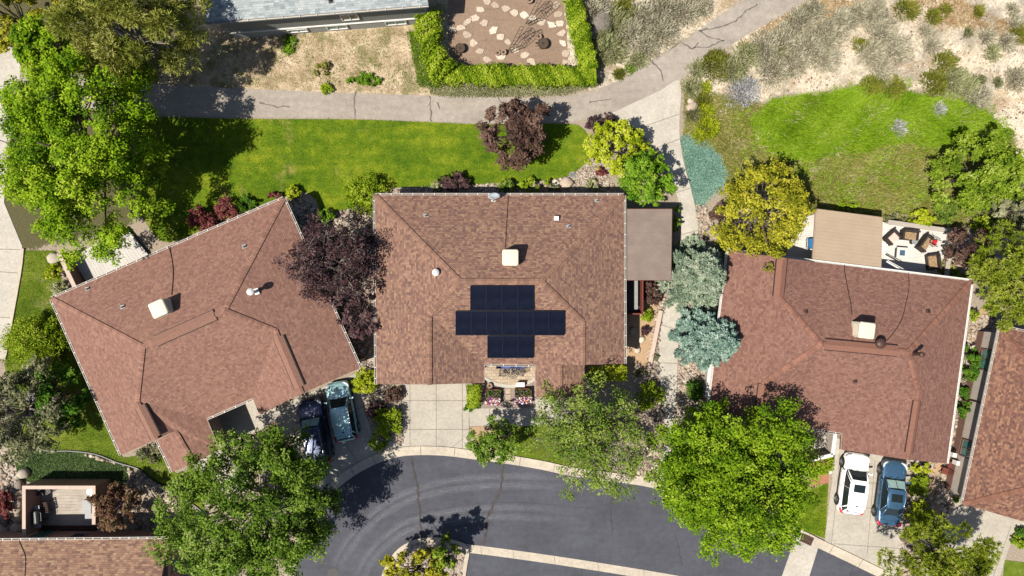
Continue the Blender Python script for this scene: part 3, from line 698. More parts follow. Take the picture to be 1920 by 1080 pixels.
    def walls(s, keys, ze=None, d=.5, gables=(), base=None):
        pts = [tuple(s.V[k].xy) for k in keys]; ze = ze or min(s.V[k].z for k in keys)
        ip = inset(pts, d); mb = MB(); mb.prism(ip, -.05, ze-.21, 0, top=True); s.wallpts = ip
        for a, ap, b in gables:
            A, T, B = s.V[a], s.V[ap], s.V[b]; e = (B-A); e.z = 0; e.normalize(); n = Vector((-e.y, e.x, 0))
            if n.dot(s.inside-A) < 0: n = -n
            zz = Vector((0, 0, -.22)); q = [A+n*d+e*.3+zz, B+n*d-e*.3+zz, T+n*d+zz]; mb.poly(q, 0)
        s.wall_o = mb.build('wall', s.wm, s.root); return s.wall_o
    def window(s, c, nrm, wd, ht, z, fm='white', gm='glass', mull=1, depth=.07):
        c = Vector((*c, z)); n = Vector((*nrm, 0)).normalized(); u = Vector((-n.y, n.x, 0)); up = Vector((0, 0, 1)); mb = MB()
        for sg in (-1, 1):
            mb.bar(c+u*sg*wd/2-up*ht/2+n*depth/2, c+u*sg*wd/2+up*ht/2+n*depth/2, .09, depth, 0)
            mb.bar(c-u*(wd/2+.045)+up*sg*ht/2+n*depth/2, c+u*(wd/2+.045)+up*sg*ht/2+n*depth/2, depth+.02, .09, 0)
        for i in range(mull):
            x = -wd/2+wd*(i+1)/(mull+1); mb.bar(c+u*x-up*ht/2+n*.04, c+u*x+up*ht/2+n*.04, .05, .06, 0)
        fr = mb.build('window', M[fm], s.root)
        g = MB(); g.bar(c-u*wd/2+n*.012, c+u*wd/2+n*.012, .024, ht); g.build('pane', M[gm], fr)
        return fr
    def vent(s, px, z, kind='pipe', ht=.35, col=None):
        b = s.on(*px); mb = MB(); x, y, z = b
        if kind == 'pipe':                          # small plumbing vent with flashing
            mb.box((x, y, z+.02), (.3, .3, .03), .2, 0); mb.lathe((x, y, z-.1), [(.06, 0), (.06, ht+.1), (.045, ht+.1), (.045, ht+.02)], 10, 0)
            mb.lathe((x, y, z+ht-.02), [(.04, 0), (.04, .01)], 8, 1)
            return mb.build('vent_pipe', [M[col or 'charcoal'], M['black']], s.roof_o)
        if kind == 'flue':                          # tall white flue with a cap
            mb.box((x, y, z+.03), (.42, .42, .04), .3, 0); mb.lathe((x, y, z-.1), [(.11, 0), (.11, ht), (.1, ht+.02)], 12, 0); mb.lathe((x, y, z+ht-.05), [(.15, 0), (.24, .02), (.24, .10), (.12, .2), (.03, .22)], 16, 0)
            return mb.build('flue', [M[col or 'white']], s.roof_o, smooth=False)
        if kind == 'box':
            mb.box((x, y, z+.12), (.32, .3, .26), 0, 0); mb.box((x, y-.16, z+.1), (.2, .03, .12), 0, 1)
            return mb.build('vent_box', [M[col or 'white'], M['black']], s.roof_o, bevel=.015)
        if kind == 'turbine':
            mb.lathe((x, y, z-.1), [(.2, 0), (.2, .25), (.33, .3), (.36, .42), (.3, .54), (.1, .6), (.02, .61)], 18, 0)
            return mb.build('turbine_vent', [M[col or 'brown_metal']], s.roof_o, smooth=True)
    def cable(s, pts, r=.022):
        mb = MB(); mb.tube(spline([s.on(q[0], q[1])+Vector((0, 0, .02)) for q in pts], 5), r, 5); return mb.build('cable', M['seal'], s.roof_o)

# ---- middle house with the solar panels
ze, pt = 2.9, .45; W = ((703,366),(706,720)); N = ((703,366),(1170,366)); E = ((1170,366),(1171,682))
hm = House('brick_brown_house', 'house with a variegated brown hip roof carrying black solar panels', (937,545), M['roof_mid'], M['cap_mid'], M['stucco_tan']); hm.inside = P(937,545,3)
zr = zref((862,527), *N, ze, pt); zj = zref((805,590), *W, ze, pt); zk = zref((1093,603), *E, ze, pt)
hm.roof({'nw': (703,366,ze), 'ne': (1170,366,ze), 'r1': (862,527,zr), 'r2': (1015,527,zr), 'j': (805,590,zj), 'js': (805,721,zj), 'sw': (706,720,ze), 'se': (908,718,ze), 'v1': (909,682,ze),
         'k': (1093,603,zk), 'ks': (1093,684,zk), 'v2': (1003,684,ze), 'e': (1171,682,ze), 'm': (1050,684,ze+.45*1.77), 'ms': (1050,746,ze+.45*1.77), 'pw': (1003,745,ze), 'pe': (1096,745,ze), 'pn': (1096,684,ze)},
  [(('nw','ne','r2','r1'), ('nw','ne')), (('nw','r1','j','js','sw'), ('sw','nw')), (('ne','e','ks','k','r2'), ('ne','e')), (('r1','r2','k','v2','v1','j'), ('v1','v2')),
   (('j','v1','se','js'), ('v1','se')), (('k','ks','m','v2'), ('v2','pw')), (('v2','m','ms','pw'), ('v2','pw')), (('m','pn','pe','ms'), ('pn','pe'))])
hm.caps([('nw','r1'),('ne','r2'),('r1','r2'),('r1','j'),('j','js'),('r2','k'),('k','ks')]); hm.caps([('m','ms')])
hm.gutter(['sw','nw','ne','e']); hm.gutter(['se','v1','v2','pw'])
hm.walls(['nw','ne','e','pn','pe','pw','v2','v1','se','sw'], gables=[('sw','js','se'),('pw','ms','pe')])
for q, z in (((798,405),3.5), ((1119,377),3.1), ((1066,425),3.8)): hm.vent(q, z, 'pipe', .22, 'grey')
hm.vent((818,511), 4.42, 'flue', .35); hm.vent((1043,410), 3.55, 'box')
hm.cable([(953,368,3.0),(952,385,3.2),(950,420,3.72),(948,455,4.2),(948,470,4.42)])
def wmid(h, a, b, t, out=0.0): 
    a, b = np.array(a), np.array(b); return a+(b-a)*t
wp = hm.wallpts
hm.window(tuple((np.array(wp[7])+np.array(wp[6]))/2), (0, -1), 2.2, 1.3, 1.5, mull=1)
gd = MB(); a, b = np.array(wp[9]), np.array(wp[8]); c = (a+b)/2
gd.box((c[0], c[1]-.03, 1.1), (4.6, .08, 2.2)); 
for i in range(4): gd.box((c[0], c[1]-.08, .28+.55*i), (4.4, .03, .46))
gd.build('garage_door', M['stucco_pale'], hm.root)

# ---- west house, turned
W = ((96,560),(227,853)); N = ((96,560),(532,372)); E = ((532,372),(675,690))
hw = House('rose_brown_house', 'large rotated house with plain rose-brown roof and two cars outside', (385,640), M['roof_west'], M['cap_west'], M['stucco_tan']); hw.inside = P(385,640,3)
z1 = zref((268,650), *W, ze, pt); z2 = zref((421,582), *N, ze, pt); z1 = (z1+z2)/2; z2 = z1
z3 = zref((516,620), *E, ze, pt); z4 = zref((257,753), *W, ze, pt); zs = ze+pt*1.55
hw.roof({'w': (96,560,ze), 'n': (532,372,ze), 'r1': (268,650,z1), 'r2': (421,582,z2), 'c': (516,620,z3), 'cs': (566,738,z3), 'e': (675,690,ze), 'd': (257,753,z4), 'ds': (293,824,z4), 's': (227,853,ze),
         'u': (473,747,ze), 'us': (485,777,ze), 'x': (388,784,ze), 'xs': (412,843,ze), 'g': (328,808,z4-pt*1.75), 'gs': (363,869,z4-pt*1.75), 'gw': (295,826,z4-pt*3.3), 'gws': (323,885,z4-pt*3.3)},
  [(('w','n','r2','r1'), ('w','n')), (('w','r1','d','ds','s'), ('s','w')), (('n','e','cs','c','r2'), ('n','e')), (('r1','r2','c','u','x','d'), ('x','u')),
   (('c','cs','us','u'), ('u','us')), (('d','x','xs','gs','g','ds'), ('x','xs')), (('g','gs','gws','gw'), ('gw','gws'))])
hw.caps([('w','r1'),('n','r2'),('r1','r2'),('r2','c'),('c','cs'),('r1','d'),('d','ds')]); hw.caps([('g','gs')])
hw.vent_strip(hw.V['r1'].lerp(hw.V['r2'], .15), hw.V['r1'].lerp(hw.V['r2'], .88)); hw.vent_strip(hw.V['c'].lerp(hw.V['cs'], .1), hw.V['c'].lerp(hw.V['cs'], .9)); hw.vent_strip(hw.V['d'].lerp(hw.V['ds'], .12), hw.V['d'].lerp(hw.V['ds'], .95))
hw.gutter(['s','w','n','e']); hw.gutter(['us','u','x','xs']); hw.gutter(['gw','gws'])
hw.walls(['w','n','e','cs','us','u','x','xs','gs','ds','s'], ze=ze, gables=[('e','cs','us')])
for q, z in (((164,542),3.25), ((230,576),4.1), ((458,463),4.0)): hw.vent(q, z, 'pipe', .25, 'grey')
hw.vent((480,547), 4.35, 'flue', 1.0)
hw.cable([(316,462,3.0),(321,478,3.3),(325,505,3.9),(324,530,4.4),(322,553,4.8)], .03)
wp = hw.wallpts; a, b = np.array(wp[2]), np.array(wp[3]); c = (a+b)/2; ang = math.atan2(*(b-a)[::-1])
gd = MB(); nn = np.array([(b-a)[1], -(b-a)[0]])/np.hypot(*(b-a)); nn = nn if nn[1] < 0 else -nn
gd.box((c[0]+nn[0]*.03, c[1]+nn[1]*.03, 1.1), (4.2, .08, 2.2), ang)
for i in range(4): gd.box((c[0]+nn[0]*.08, c[1]+nn[1]*.08, .28+.55*i), (4.0, .03, .46), ang)
gd.build('garage_door', M['stucco_pale'], hw.root)

# ---- east house
W = ((1365,470),(1329,745)); E = ((1822,527),(1775,868)); N = ((1365,470),(1822,527))
he = House('red_brown_house', 'house with plain red-brown roof beside the white car and blue sedan', (1580,665), M['roof_east'], M['cap_east'], M['stucco_tan']); he.inside = P(1580,665,3)
z1 = zref((1703,660), *E, ze, pt); z2 = zref((1540,645), *N, ze, pt); zr = (z1+z2)/2; z3 = zref((1460,556), *W, ze, pt)-.12; z4 = zref((1433,717), *W, ze, pt); z5 = zref((1723,737), *E, ze, pt)
he.roof({'nw': (1365,470,ze), 'a': (1467,483,z3), 'b': (1460,556,z3), 'n': (1530,491,ze), 'ne': (1822,527,ze), 'r1': (1540,645,zr), 'r2': (1703,660,zr), 'c': (1433,717,z4), 'cs': (1424,793,z4), 'sw': (1327,782,ze),
         'v': (1492,798,ze), 'd': (1723,737,z5), 'ds': (1703,862,z5), 'f': (1578,812,ze), 'fs': (1576,843,ze), 'se': (1775,869,ze)},
  [(('n','ne','r2','r1','b'), ('n','ne')), (('nw','a','b','r1','c','cs','sw'), ('nw','sw')), (('a','n','b'), ('n','b')), (('r1','r2','d','f','v','c'), ('f','v')), (('c','v','cs'), ('v','c')),
   (('ne','se','ds','d','r2'), ('ne','se')), (('d','ds','fs','f'), ('f','fs'))])
he.caps([('b','r1'),('ne','r2'),('r1','r2'),('r1','c'),('r2','d'),('c','cs'),('d','ds'),('a','b')])
he.vent_strip(he.V['r1'].lerp(he.V['r2'], .05), he.V['r1'].lerp(he.V['r2'], .88)); he.vent_strip('a', 'b'); he.vent_strip(he.V['d'].lerp(he.V['ds'], .12), he.V['d'].lerp(he.V['ds'], .9), .5); he.vent_strip(he.V['c'].lerp(he.V['cs'], .05), 'cs')
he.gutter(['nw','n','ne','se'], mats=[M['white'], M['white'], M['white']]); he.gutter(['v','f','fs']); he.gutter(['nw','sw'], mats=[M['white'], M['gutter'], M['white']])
he.walls(['nw','n','ne','se','ds','fs','f','v','cs','sw'], ze=ze, gables=[('se','ds','fs')])
for q, z in (((1511,585),4.3), ((1740,584),3.9), ((1603,714),4.55)): he.vent(q, z, 'pipe', .2, 'brown_metal')
he.vent((1647,643), 4.9, 'turbine', .5)
b0 = he.on(1713,662); mb = MB(); mb.lathe((b0.x, b0.y, b0.z-.15), [(.12, 0), (.12, 1.0), (.17, 1.02), (.17, 1.2), (.05, 1.25)], 12, 0); mb.box((b0.x, b0.y, b0.z+.03), (.4, .4, .05), .1, 0); mb.build('stove_pipe', M['brown_metal'], he.roof_o)
he.cable([(1583,497,3.0),(1584,512,3.2),(1590,545,3.75),(1595,570,4.1),(1597,590,4.45)], .028); he.cable([(1703,512,3.0),(1704,540,3.4),(1698,570,3.85),(1690,600,4.25),(1672,628,4.65),(1658,642,4.9)], .02)
wp = he.wallpts; a, b = np.array(wp[3]), np.array(wp[5]); c = (a+b)/2; ang = math.atan2(*(b-a)[::-1])
gd = MB(); gd.box((c[0], c[1]-.1, 1.1), (4.8, .08, 2.2), ang)
for i in range(4): gd.box((c[0]-.007, c[1]-.15, .28+.55*i), (4.6, .03, .46), ang)
gd.build('garage_door', M['stucco_pale'], he.root)

# ---- far east house, cut by the frame
hf = House('dark_mixed_house', 'house with a mottled dark brown roof cut off by the right edge', (2050,800), M['roof_far'], M['cap_far'], M['stucco_pale']); hf.inside = P(2050,800,3)
W = ((1876,612),(1805,945)); zc = zref((2030,790), *W, ze, .4)
hf.roof({'nw': (1876,612,ze), 'sw': (1805,945,ze), 'r1': (2016,800,zc), 'r2': (1995,900,zc), 'ne': (2220,690,ze), 'se': (2150,1045,ze)},
  [(('nw','ne','r1'), ('nw','ne')), (('nw','r1','r2','sw'), ('nw','sw')), (('ne','se','r2','r1'), ('ne','se')), (('sw','r2','se'), ('sw','se'))])
hf.caps([('nw','r1'),('ne','r1'),('r1','r2'),('sw','r2'),('se','r2')])
hf.gutter(['sw','nw','ne'])
hf.walls(['nw','ne','se','sw'], d=.42)
wp = hf.wallpts; a, b = np.array(wp[0]), np.array(wp[3]); e = (b-a)/np.hypot(*(b-a)); nr = np.array([e[1], -e[0]]); nr = nr if nr[0] < 0 else -nr
mb = MB(); pts = [tuple(a), tuple(b), tuple(b+nr*.05), tuple(a+nr*.05)]; mb.prism(pts, -.05, .8, 0); mb.build('wainscot', M['stucco_brown'], hf.root)
L = np.hypot(*(b-a))
for f, wd in ((.17, 1.5), (.72, 1.2)): hf.window(tuple(a+e*L*f), tuple(nr), wd, 1.15, 1.6, fm='stucco_brown', gm='glass_teal', mull=1)
q = a+e*L*.43; mb = MB(); mb.tube([(q[0]+nr[0]*.06, q[1]+nr[1]*.06, 0), (q[0]+nr[0]*.06, q[1]+nr[1]*.06, 2.6), (q[0]-nr[0]*.0+nr[0]*.3, q[1]+nr[1]*.3, 2.75)], .045, 8); mb.build('downpipe', M['brown_metal'], hf.root)

# ---- low house at the bottom left
hl = House('tan_stucco_house', 'house with orange-tan shingles and a walled wooden deck at lower left', (120,1180), M['roof_low'], M['cap_low'], M['stucco_pink']); hl.inside = P(120,1180,3)
zl = ze+.3*6.0
hl.roof({'nw': (-240,1016,ze), 'ne': (318,1010,ze), 'r1': (-240,1190,zl), 'r2': (280,1186,zl), 'sw': (-240,1370,ze), 'se': (243,1370,ze)}, [(('nw','ne','r2','r1'), ('nw','ne')), (('r1','r2','se','sw'), ('sw','se'))])
hl.caps([('r1','r2')]); hl.gutter(['nw','ne'], hang=.62, mats=[M['gutter'], M['trough'], M['tick']])
c1, c2 = hl.V['nw'], hl.V['ne']; y0 = c2.y; x1 = c2.x
mb = MB(); yb = y0-.15
mb.prism([(-46, yb-.25), (x1-2.1, yb-.25), (x1-2.1, yb), (x1-.12, yb), (x1-.12-.6, yb-13.0), (-46, yb-13.0)], -.05, ze-.22, 0)
hl.wall_o = mb.build('wall', M['stucco_pink'], hl.root)
g1 = G(262, 990); 
hl.window((P(310,1006,1.3).x, yb), (0, 1), 1.5, 1.2, 1.5, fm='stucco_pink', gm='glass', mull=1); hl.window((P(148,1006,1.3).x, yb-.25), (0, 1), 1.0, 1.2, 1.45, fm='stucco_pink', gm='glass', mull=0); hl.window((P(80,1005,1.1).x, yb-.25), (0, 1), 1.2, 1.9, 1.15, fm='stucco_pink', gm='glass_teal', mull=0)
hl.window((x1-.12-.1, yb-2.0), (1, .02), 1.3, 1.3, 1.5, fm='stucco_pink', gm='glass_teal', mull=2)
hl.cable([(36,1014,3.0),(42,1028,3.15),(48,1045,3.3),(47,1082,3.7)], .028)

# ---- grey house at the top
ze6 = 4.3
hg = House('grey_siding_house', 'grey sided house with pale blue-grey shingle roof at the top edge', (610,-60), M['roof_grey'], M['cap_grey'], M['grey_siding'])
A, B = P(384,42,ze6), P(803,9,ze6); d = (B-A).normalized(); n = Vector((-d.y, d.x, 0)); hg.inside = (A+B)/2+n*5
def back(p, k, z): return (p+n*k).to_tuple()[:2]+(z,)
def px_of(p): k = 25/(1-p[2]/H); return (960+p[0]*k, 540-p[1]*k, p[2])
hg.roof({'sw': px_of((*A.xy, ze6)), 'se': px_of((*B.xy, ze6)), 'r1': px_of(back(A, 5, ze6+1.7)), 'r2': px_of(back(B, 5, ze6+1.7)), 'nw': px_of(back(A, 10, ze6)), 'ne': px_of(back(B, 10, ze6))},
  [(('sw','se','r2','r1'), ('sw','se')), (('r1','r2','ne','nw'), ('nw','ne'))])
hg.caps([('r1','r2')]); hg.gutter(['sw','se'], hang=1.1, mats=[M['grey'], M['tan_metal'], M['tick']])
hg.walls(['sw','se','ne','nw'], d=.45, gables=[('sw','r1','nw'),('se','r2','ne')])
wp = hg.wallpts; a, b = np.array(wp[0]), np.array(wp[1]); e = (b-a)/np.hypot(*(b-a)); nr = np.array([e[1], -e[0]]); L = np.hypot(*(b-a))
mb = MB(); mb.prism([tuple(a+nr*.04), tuple(b+nr*.04), tuple(b), tuple(a)], -.05, 1.15, 0); mb.build('foundation_wall', M['grey_siding'], hg.root)
mb = MB(); mb.bar((*(a+nr*.06), 1.2), (*(b+nr*.06), 1.2), .12, .1); mb.build('trim_band', M['white'], hg.root)
mb = MB(); mb.prism([tuple(a+nr*.03), tuple(b+nr*.03), tuple(b), tuple(a)], 1.25, ze6-.3, 0); mb.build('siding', M['grey_dark'], hg.root)
for px, z, wd, ht in ((558,.7,1.4,.5),(632,.75,1.45,.7),(742,.75,1.5,.7)):
    t_ = (P(px,50,z).x-a[0])/(b-a)[0]; hg.window(tuple(a+(b-a)*t_+nr*.04), tuple(nr), wd, ht, z, gm='glass_teal', mull=1)
t_ = (P(654,25,2.6).x-a[0])/(b-a)[0]; hg.window(tuple(a+(b-a)*t_+nr*.04), tuple(nr), 1.2, 1.0, 2.4, gm='glass', mull=1)
hg.vent((620,2), 5.2, 'pipe', .3)
# ------------------------------------------------------------------ solar panels (each one a thing)
t = NT('solar_cells'); uv = t.uv(); sp = t.n('SeparateXYZ', {0: uv})
gx_ = t.math('ABSOLUTE', t.math('SUBTRACT', t.math('FRACT', t.math('MULTIPLY', sp.outputs[0], 6.0)), .5)); gy_ = t.math('ABSOLUTE', t.math('SUBTRACT', t.math('FRACT', t.math('MULTIPLY', sp.outputs[1], 10.0)), .5))
ln = t.step(t.math('MAXIMUM', gx_, gy_), .45, .49)
M['solar'] = t.fin(t.mix(t.math('MULTIPLY', ln, .6), t.ramp(t.noise(t.obj(), 1.3, 4), [(.3, (.0018, .003, .009)), (.7, (.004, .006, .016))]), (.007, .01, .02)), .5, .06)
M['solarframe'] = m_plain('solar_frame', (.014, .016, .025), .35, .1, metal=.4)
rowA = (hm.V['r1'], hm.V['r2'], hm.V['v2'])
nS = (hm.V['r2']-hm.V['r1']).cross(hm.V['v2']-hm.V['r1']).normalized(); nS = nS if nS.z > 0 else -nS
def on_south(px, py):
    o = Vector((0, 0, H)); dr = P(px, py, 0)-o; tt = (hm.V['r1']-o).dot(nS)/dr.dot(nS); return o+dr*tt
ORD = ['first', 'second', 'third', 'fourth', 'fifth', 'sixth', 'seventh']
for rname, n, x0, x1, y0, y1, tilt in (('top', 4, 882, 1000.5, 534, 580.5, 0), ('long middle', 7, 854.5, 1058, 581.5, 627, 0), ('bottom', 3, 914, 1000, 628, 669.5, 0)):
    for i in range(n):
        a = x0+(x1-x0)*i/n; b = x0+(x1-x0)*(i+1)/n; g = .35
        q = [on_south(a+g, y1-g), on_south(b-g, y1-g), on_south(b-g, y0+g), on_south(a+g, y0+g)]; up = nS*.13
        lab = f'black solar panel, {ORD[i]} from the left in the {rname} row on the middle roof'
        r = thing('solar_panel', (q[0]+q[2])/2, lab, 'solar panel', 'black solar panels on the middle roof')
        mb = MB(); c = (q[0]+q[1]+q[2]+q[3])/4+up; w_ = [c+(v+up-c)*.972 for v in q]; mb.poly([v+nS*.006 for v in w_], 0, [(0, 0), (1, 0), (1, 1), (0, 1)]); mb.build('cell_sheet', M['solar'], r)
        mb = MB(); v = [p_+up for p_ in q]
        for k in range(4): mb.bar(v[k], v[(k+1) % 4], .035, .04)
        mb.poly([p_-nS*.02 for p_ in v]); mb.build('frame', M['solarframe'], r)
        mb = MB()
        for f in (.25, .75): mb.bar(q[0].lerp(q[3], f)-nS*.02+nS*.05, q[1].lerp(q[2], f)+nS*.03, .05, .06)
        mb.build('rail', M['grey'], r)

# ------------------------------------------------------------------ evaporative coolers, dish
def cooler(px, h, rz, mat, label, sx=1.08, ht=.95):
    b = h.on(*px); r = thing('evaporative_cooler', b, label, 'cooler', 'evaporative coolers on the roofs', rz)
    mb = MB(); mb.box((0, 0, ht/2-.25), (sx*.93, sx*.93, ht-.1+.5)); local(mb, 'cabinet', mat, r, bevel=.04)
    mb = MB()
    for k in range(4):
        a = k*math.pi/2
        for j in range(7):
            z_ = .14+j*.09; rr = sx*.465+.012
            mb.box((math.cos(a)*rr, math.sin(a)*rr, z_), (.02, sx*.74, .05), a)
    local(mb, 'louvre', M['tan_metal'], r)
    mb = MB(); hx = sx/2
    prof = [(hx, ht-.08), (hx, ht+.0), (hx*.9, ht+.05), (hx*.62, ht+.055), (hx*.56, ht+.075), (.02, ht+.085)]
    b0 = len(mb.v); rings = []
    for rr, zz in prof: rings.append([(rr*sx_, rr*sy_, zz) for sx_, sy_ in ((-1, -.82), (-.82, -1), (.82, -1), (1, -.82), (1, .82), (.82, 1), (-.82, 1), (-1, .82))])
    for i in range(len(rings)-1):
        for k in range(8): mb.poly([rings[i][k], rings[i][(k+1) % 8], rings[i+1][(k+1) % 8], rings[i+1][k]])
    mb.poly(rings[-1]); 
    for sx_, sy_ in ((1, 1), (1, -1)): mb.bar((.3*sx_*sx, .3*sy_*sx, ht+.068), (.44*sx_*sx, .44*sy_*sx, ht+.055), .03, .015)
    local(mb, 'lid', mat, r, bevel=.012)
    return r
cooler((957,484), hm, 0.0, M['tan_metal2'], 'cream evaporative cooler on the roof above the solar panels')
cooler((310,578), hw, .42, M['tan_metal2'], 'cream evaporative cooler turned on the rotated rose-brown roof')
cooler((1612,618), he, -.12, M['tan_metal2'], 'cream evaporative cooler on the plain red-brown roof by the white car')
d0 = hm.on(925,377); r = thing('satellite_dish', d0, 'grey oval satellite dish at the north eave of the middle roof', 'satellite dish')
mb = MB(); mb.tube([d0, d0+Vector((0, 0, .35)), d0+Vector((.02, .15, .5))], .03, 8); mb.box(d0+Vector((0, -.02, -.0)), (.3, .2, .03)); mb.build('mast', M['white'], r)
mb = MB(); rot = Matrix.Translation(d0+Vector((.06, .22, .62))) @ Matrix.Rotation(-.5, 4, 'X') @ Matrix.Rotation(.2, 4, 'Z')
mb.lathe((0, 0, 0), [(.02, 0), (.16, .015), (.3, .05), (.42, .11), (.425, .12), (.3, .065), (.02, .02)], 22, 0, rot @ Matrix.Scale(.66, 4, (0, 1, 0))); mb.build('reflector', m_plain('dish_grey', (.42, .46, .49), .4, .08), r, smooth=True)
mb = MB(); mb.tube([d0+Vector((.02, .02, .4)), d0+Vector((.0, -.1, .75)), d0+Vector((-.02, -.05, .95))], .018, 6); mb.box(d0+Vector((-.02, -.05, .98)), (.08, .08, .12)); mb.build('feed_arm', M['grey'], r)

# ------------------------------------------------------------------ patio covers
def cover(name, label, quad, z, mat, nrib, ribdir, postmat):
    q = [P(*p_, zz) for p_, zz in zip(quad, z)]; c = (q[0]+q[1]+q[2]+q[3])/4; r = thing(name, Vector((c.x, c.y, 0)), label, 'patio cover')
    mb = MB(); dz = Vector((0, 0, .09))
    mb.poly(q[::-1] if (q[1]-q[0]).cross(q[2]-q[1]).z < 0 else q); mb.poly([p_-dz for p_ in q])
    for i in range(4): mb.poly([q[i]-dz, q[(i+1) % 4]-dz, q[(i+1) % 4], q[i]])
    a, b, e, f = (q[0], q[3], q[1], q[2]) if ribdir == 0 else (q[0], q[1], q[3], q[2])
    for i in range(1, nrib): mb.bar(a.lerp(b, i/nrib)+Vector((0, 0, .004)), e.lerp(f, i/nrib)+Vector((0, 0, .004)), .03, .022)
    mb.build('roof_sheet', mat, r)
    mb = MB()
    for i in range(4): mb.bar(q[i]-Vector((0, 0, .12)), q[(i+1) % 4]-Vector((0, 0, .12)), .07, .17)
    mb.build('edge_beam', postmat, r)
    for p_ in (q[1].lerp(q[3], .05), q[2].lerp(q[0], .05)):
        mb = MB(); mb.box((p_.x, p_.y, (p_.z-.1)/2), (.13, .13, p_.z-.1)); mb.build('post', postmat, r)
    return r
M['cover_brown'] = m_plain('cover_taupe', (.215, .165, .138), .5, .1, 1.2); M['cover_tan'] = m_plain('cover_tan', (.37, .28, .2), .55, .05, 1)
cover('patio_cover', 'ribbed taupe metal patio cover on the east wall of the middle house', [(1171,392),(1260,392),(1258,525),(1171,525)], [2.75, 2.55, 2.55, 2.75], M['cover_brown'], 6, 0, M['redwood'])
cover('patio_cover', 'flat tan patio cover over the deck behind the red-brown roof', [(1525,487),(1531,392),(1655,408),(1652,503)], [2.8, 2.6, 2.6, 2.8], M['cover_tan'], 14, 1, M['stucco_tan'])

# ------------------------------------------------------------------ decks
M['deck_white'] = m_wood('whitewashed_deck', [(.5, .47, .43), (.6, .57, .53), (.7, .67, .63)], (1, -.13)); M['deck_grey'] = m_wood('weathered_deck', [(.42, .395, .365), (.5, .47, .435), (.56, .53, .49)], (.86, .5)); M['deck_tan'] = m_wood('tan_deck', [(.22, .185, .15), (.37, .325, .275), (.48, .43, .37)], (1, 0))
def planks(mb, quad, z, n, gap=.009, mi=0, th=.04):
    a, b, c, d = [Vector((*p_, 0)) for p_ in quad]     # boards run a->b, stacked a->d
    for i in range(n):
        f0, f1 = i/n, (i+1)/n; W_ = (d-a).length/n; g = gap/W_/2
        p4 = [a.lerp(d, f0+g/n*1), b.lerp(c, f0+g/n*1), b.lerp(c, f1-g/n*1), a.lerp(d, f1-g/n*1)]
        zz = z+rnd.uniform(-.003, .003)
        mb.prism([(v.x, v.y) for v in p4], zz-th, zz, mi)
def gq(pts, z=0): return [P(*p_, z).xy for p_ in pts]
def deck(label, quad, z, n, mat, loc):
    r = thing('deck', P(*loc, 0), label, 'deck'); mb = MB(); planks(mb, gq(quad, z), z, n); mb.build('planking', mat, r)
    mb = MB(); qq = inset([tuple(v) for v in gq(quad, z)], .05); mb.prism(qq, -.02, z-.07); mb.build('base', M['charcoal'], r); return r
r = deck('whitewashed plank deck with lounge furniture behind the red-brown roof', [(1472,496),(1768,520),(1779,434),(1484,392)], .42, 30, M['deck_white'], (1630,460))
rail = [P(*p_, .55) for p_ in ((1660,417),(1779,434),(1768,522))]
mb = MB()
for a, b in zip(rail[:-1], rail[1:]):
    mb.bar(a+Vector((0, 0, .38)), b+Vector((0, 0, .38)), .32, .06, 0); mb.bar(a, b, .1, .7, 0)
mb.build('edge_bench', m_wood('grey_wood', [(.33, .28, .23), (.46, .41, .35)], (1, 0)), r)
r = deck('grey plank deck beside the rose-brown roof under the big maple', [(135,483),(170,545),(280,480),(235,425)], .3, 20, M['deck_grey'], (200,480))
r = deck('tan plank deck inside low stucco walls at lower left', [(60,1000),(186,1000),(186,908),(60,908)], .25, 17, M['deck_tan'], (120,955))
mb = MB(); planks(mb, gq([(60,1006),(183,1006),(183,985),(60,985)], .24), .262, 4); mb.build('step_board', m_wood('dark_stained', [(.05, .022, .015), (.09, .04, .028)]), r)
# stucco garden walls (each a thing)
def wallrun(name, label, segs, mats, cat='wall'):
    mb = MB(); first = None
    for (a, b, t0, t1, z1) in segs:
        A, B = P(*a, z1), P(*b, z1); first = first or A; d = (B-A); d.z = 0; d.normalize(); n = Vector((-d.y, d.x, 0))
        pts = [A+n*t0, B+n*t0, B+n*t1, A+n*t1]; mb.prism([(p_.x, p_.y) for p_ in pts], -.05, z1-.05, 0)
        e = .03; pts = [A+n*(t0-e)-d*e, B+n*(t0-e)+d*e, B+n*(t1+e)+d*e, A+n*(t1+e)-d*e]; mb.prism([(p_.x, p_.y) for p_ in pts], z1-.05, z1+.02, 1, bottom=True)
    o = mb.build(name, mats, origin=(first.x, first.y, 0)); return tag(o, label, cat)
M['coping'] = m_plain('coping', (.52, .4, .33), .9, .08, 3)
r = thing('deck_wall', P(120,905,0), 'low pinkish stucco wall around the deck with the black grill', 'wall')
mb = MB(); zt = 1.85
o4 = [P(43,911,zt), P(179,911,zt), P(177,983,zt), P(43,1006,zt)]
x0, x1, y1 = o4[0].x, o4[1].x, o4[0].y
for (xa, xb, ya, yb) in ((x0, x1, y1-.2, y1), (x0, x0+.2, P(0,1006,zt).y, y1-.2), (x1-.2, x1, P(0,983,zt).y, y1-.2)):
    mb.prism([(xa, ya), (xb, ya), (xb, yb), (xa, yb)], -.05, zt, 0)
mb.build('wall', M['stucco_pink'], r)
mb = MB(); e = .025
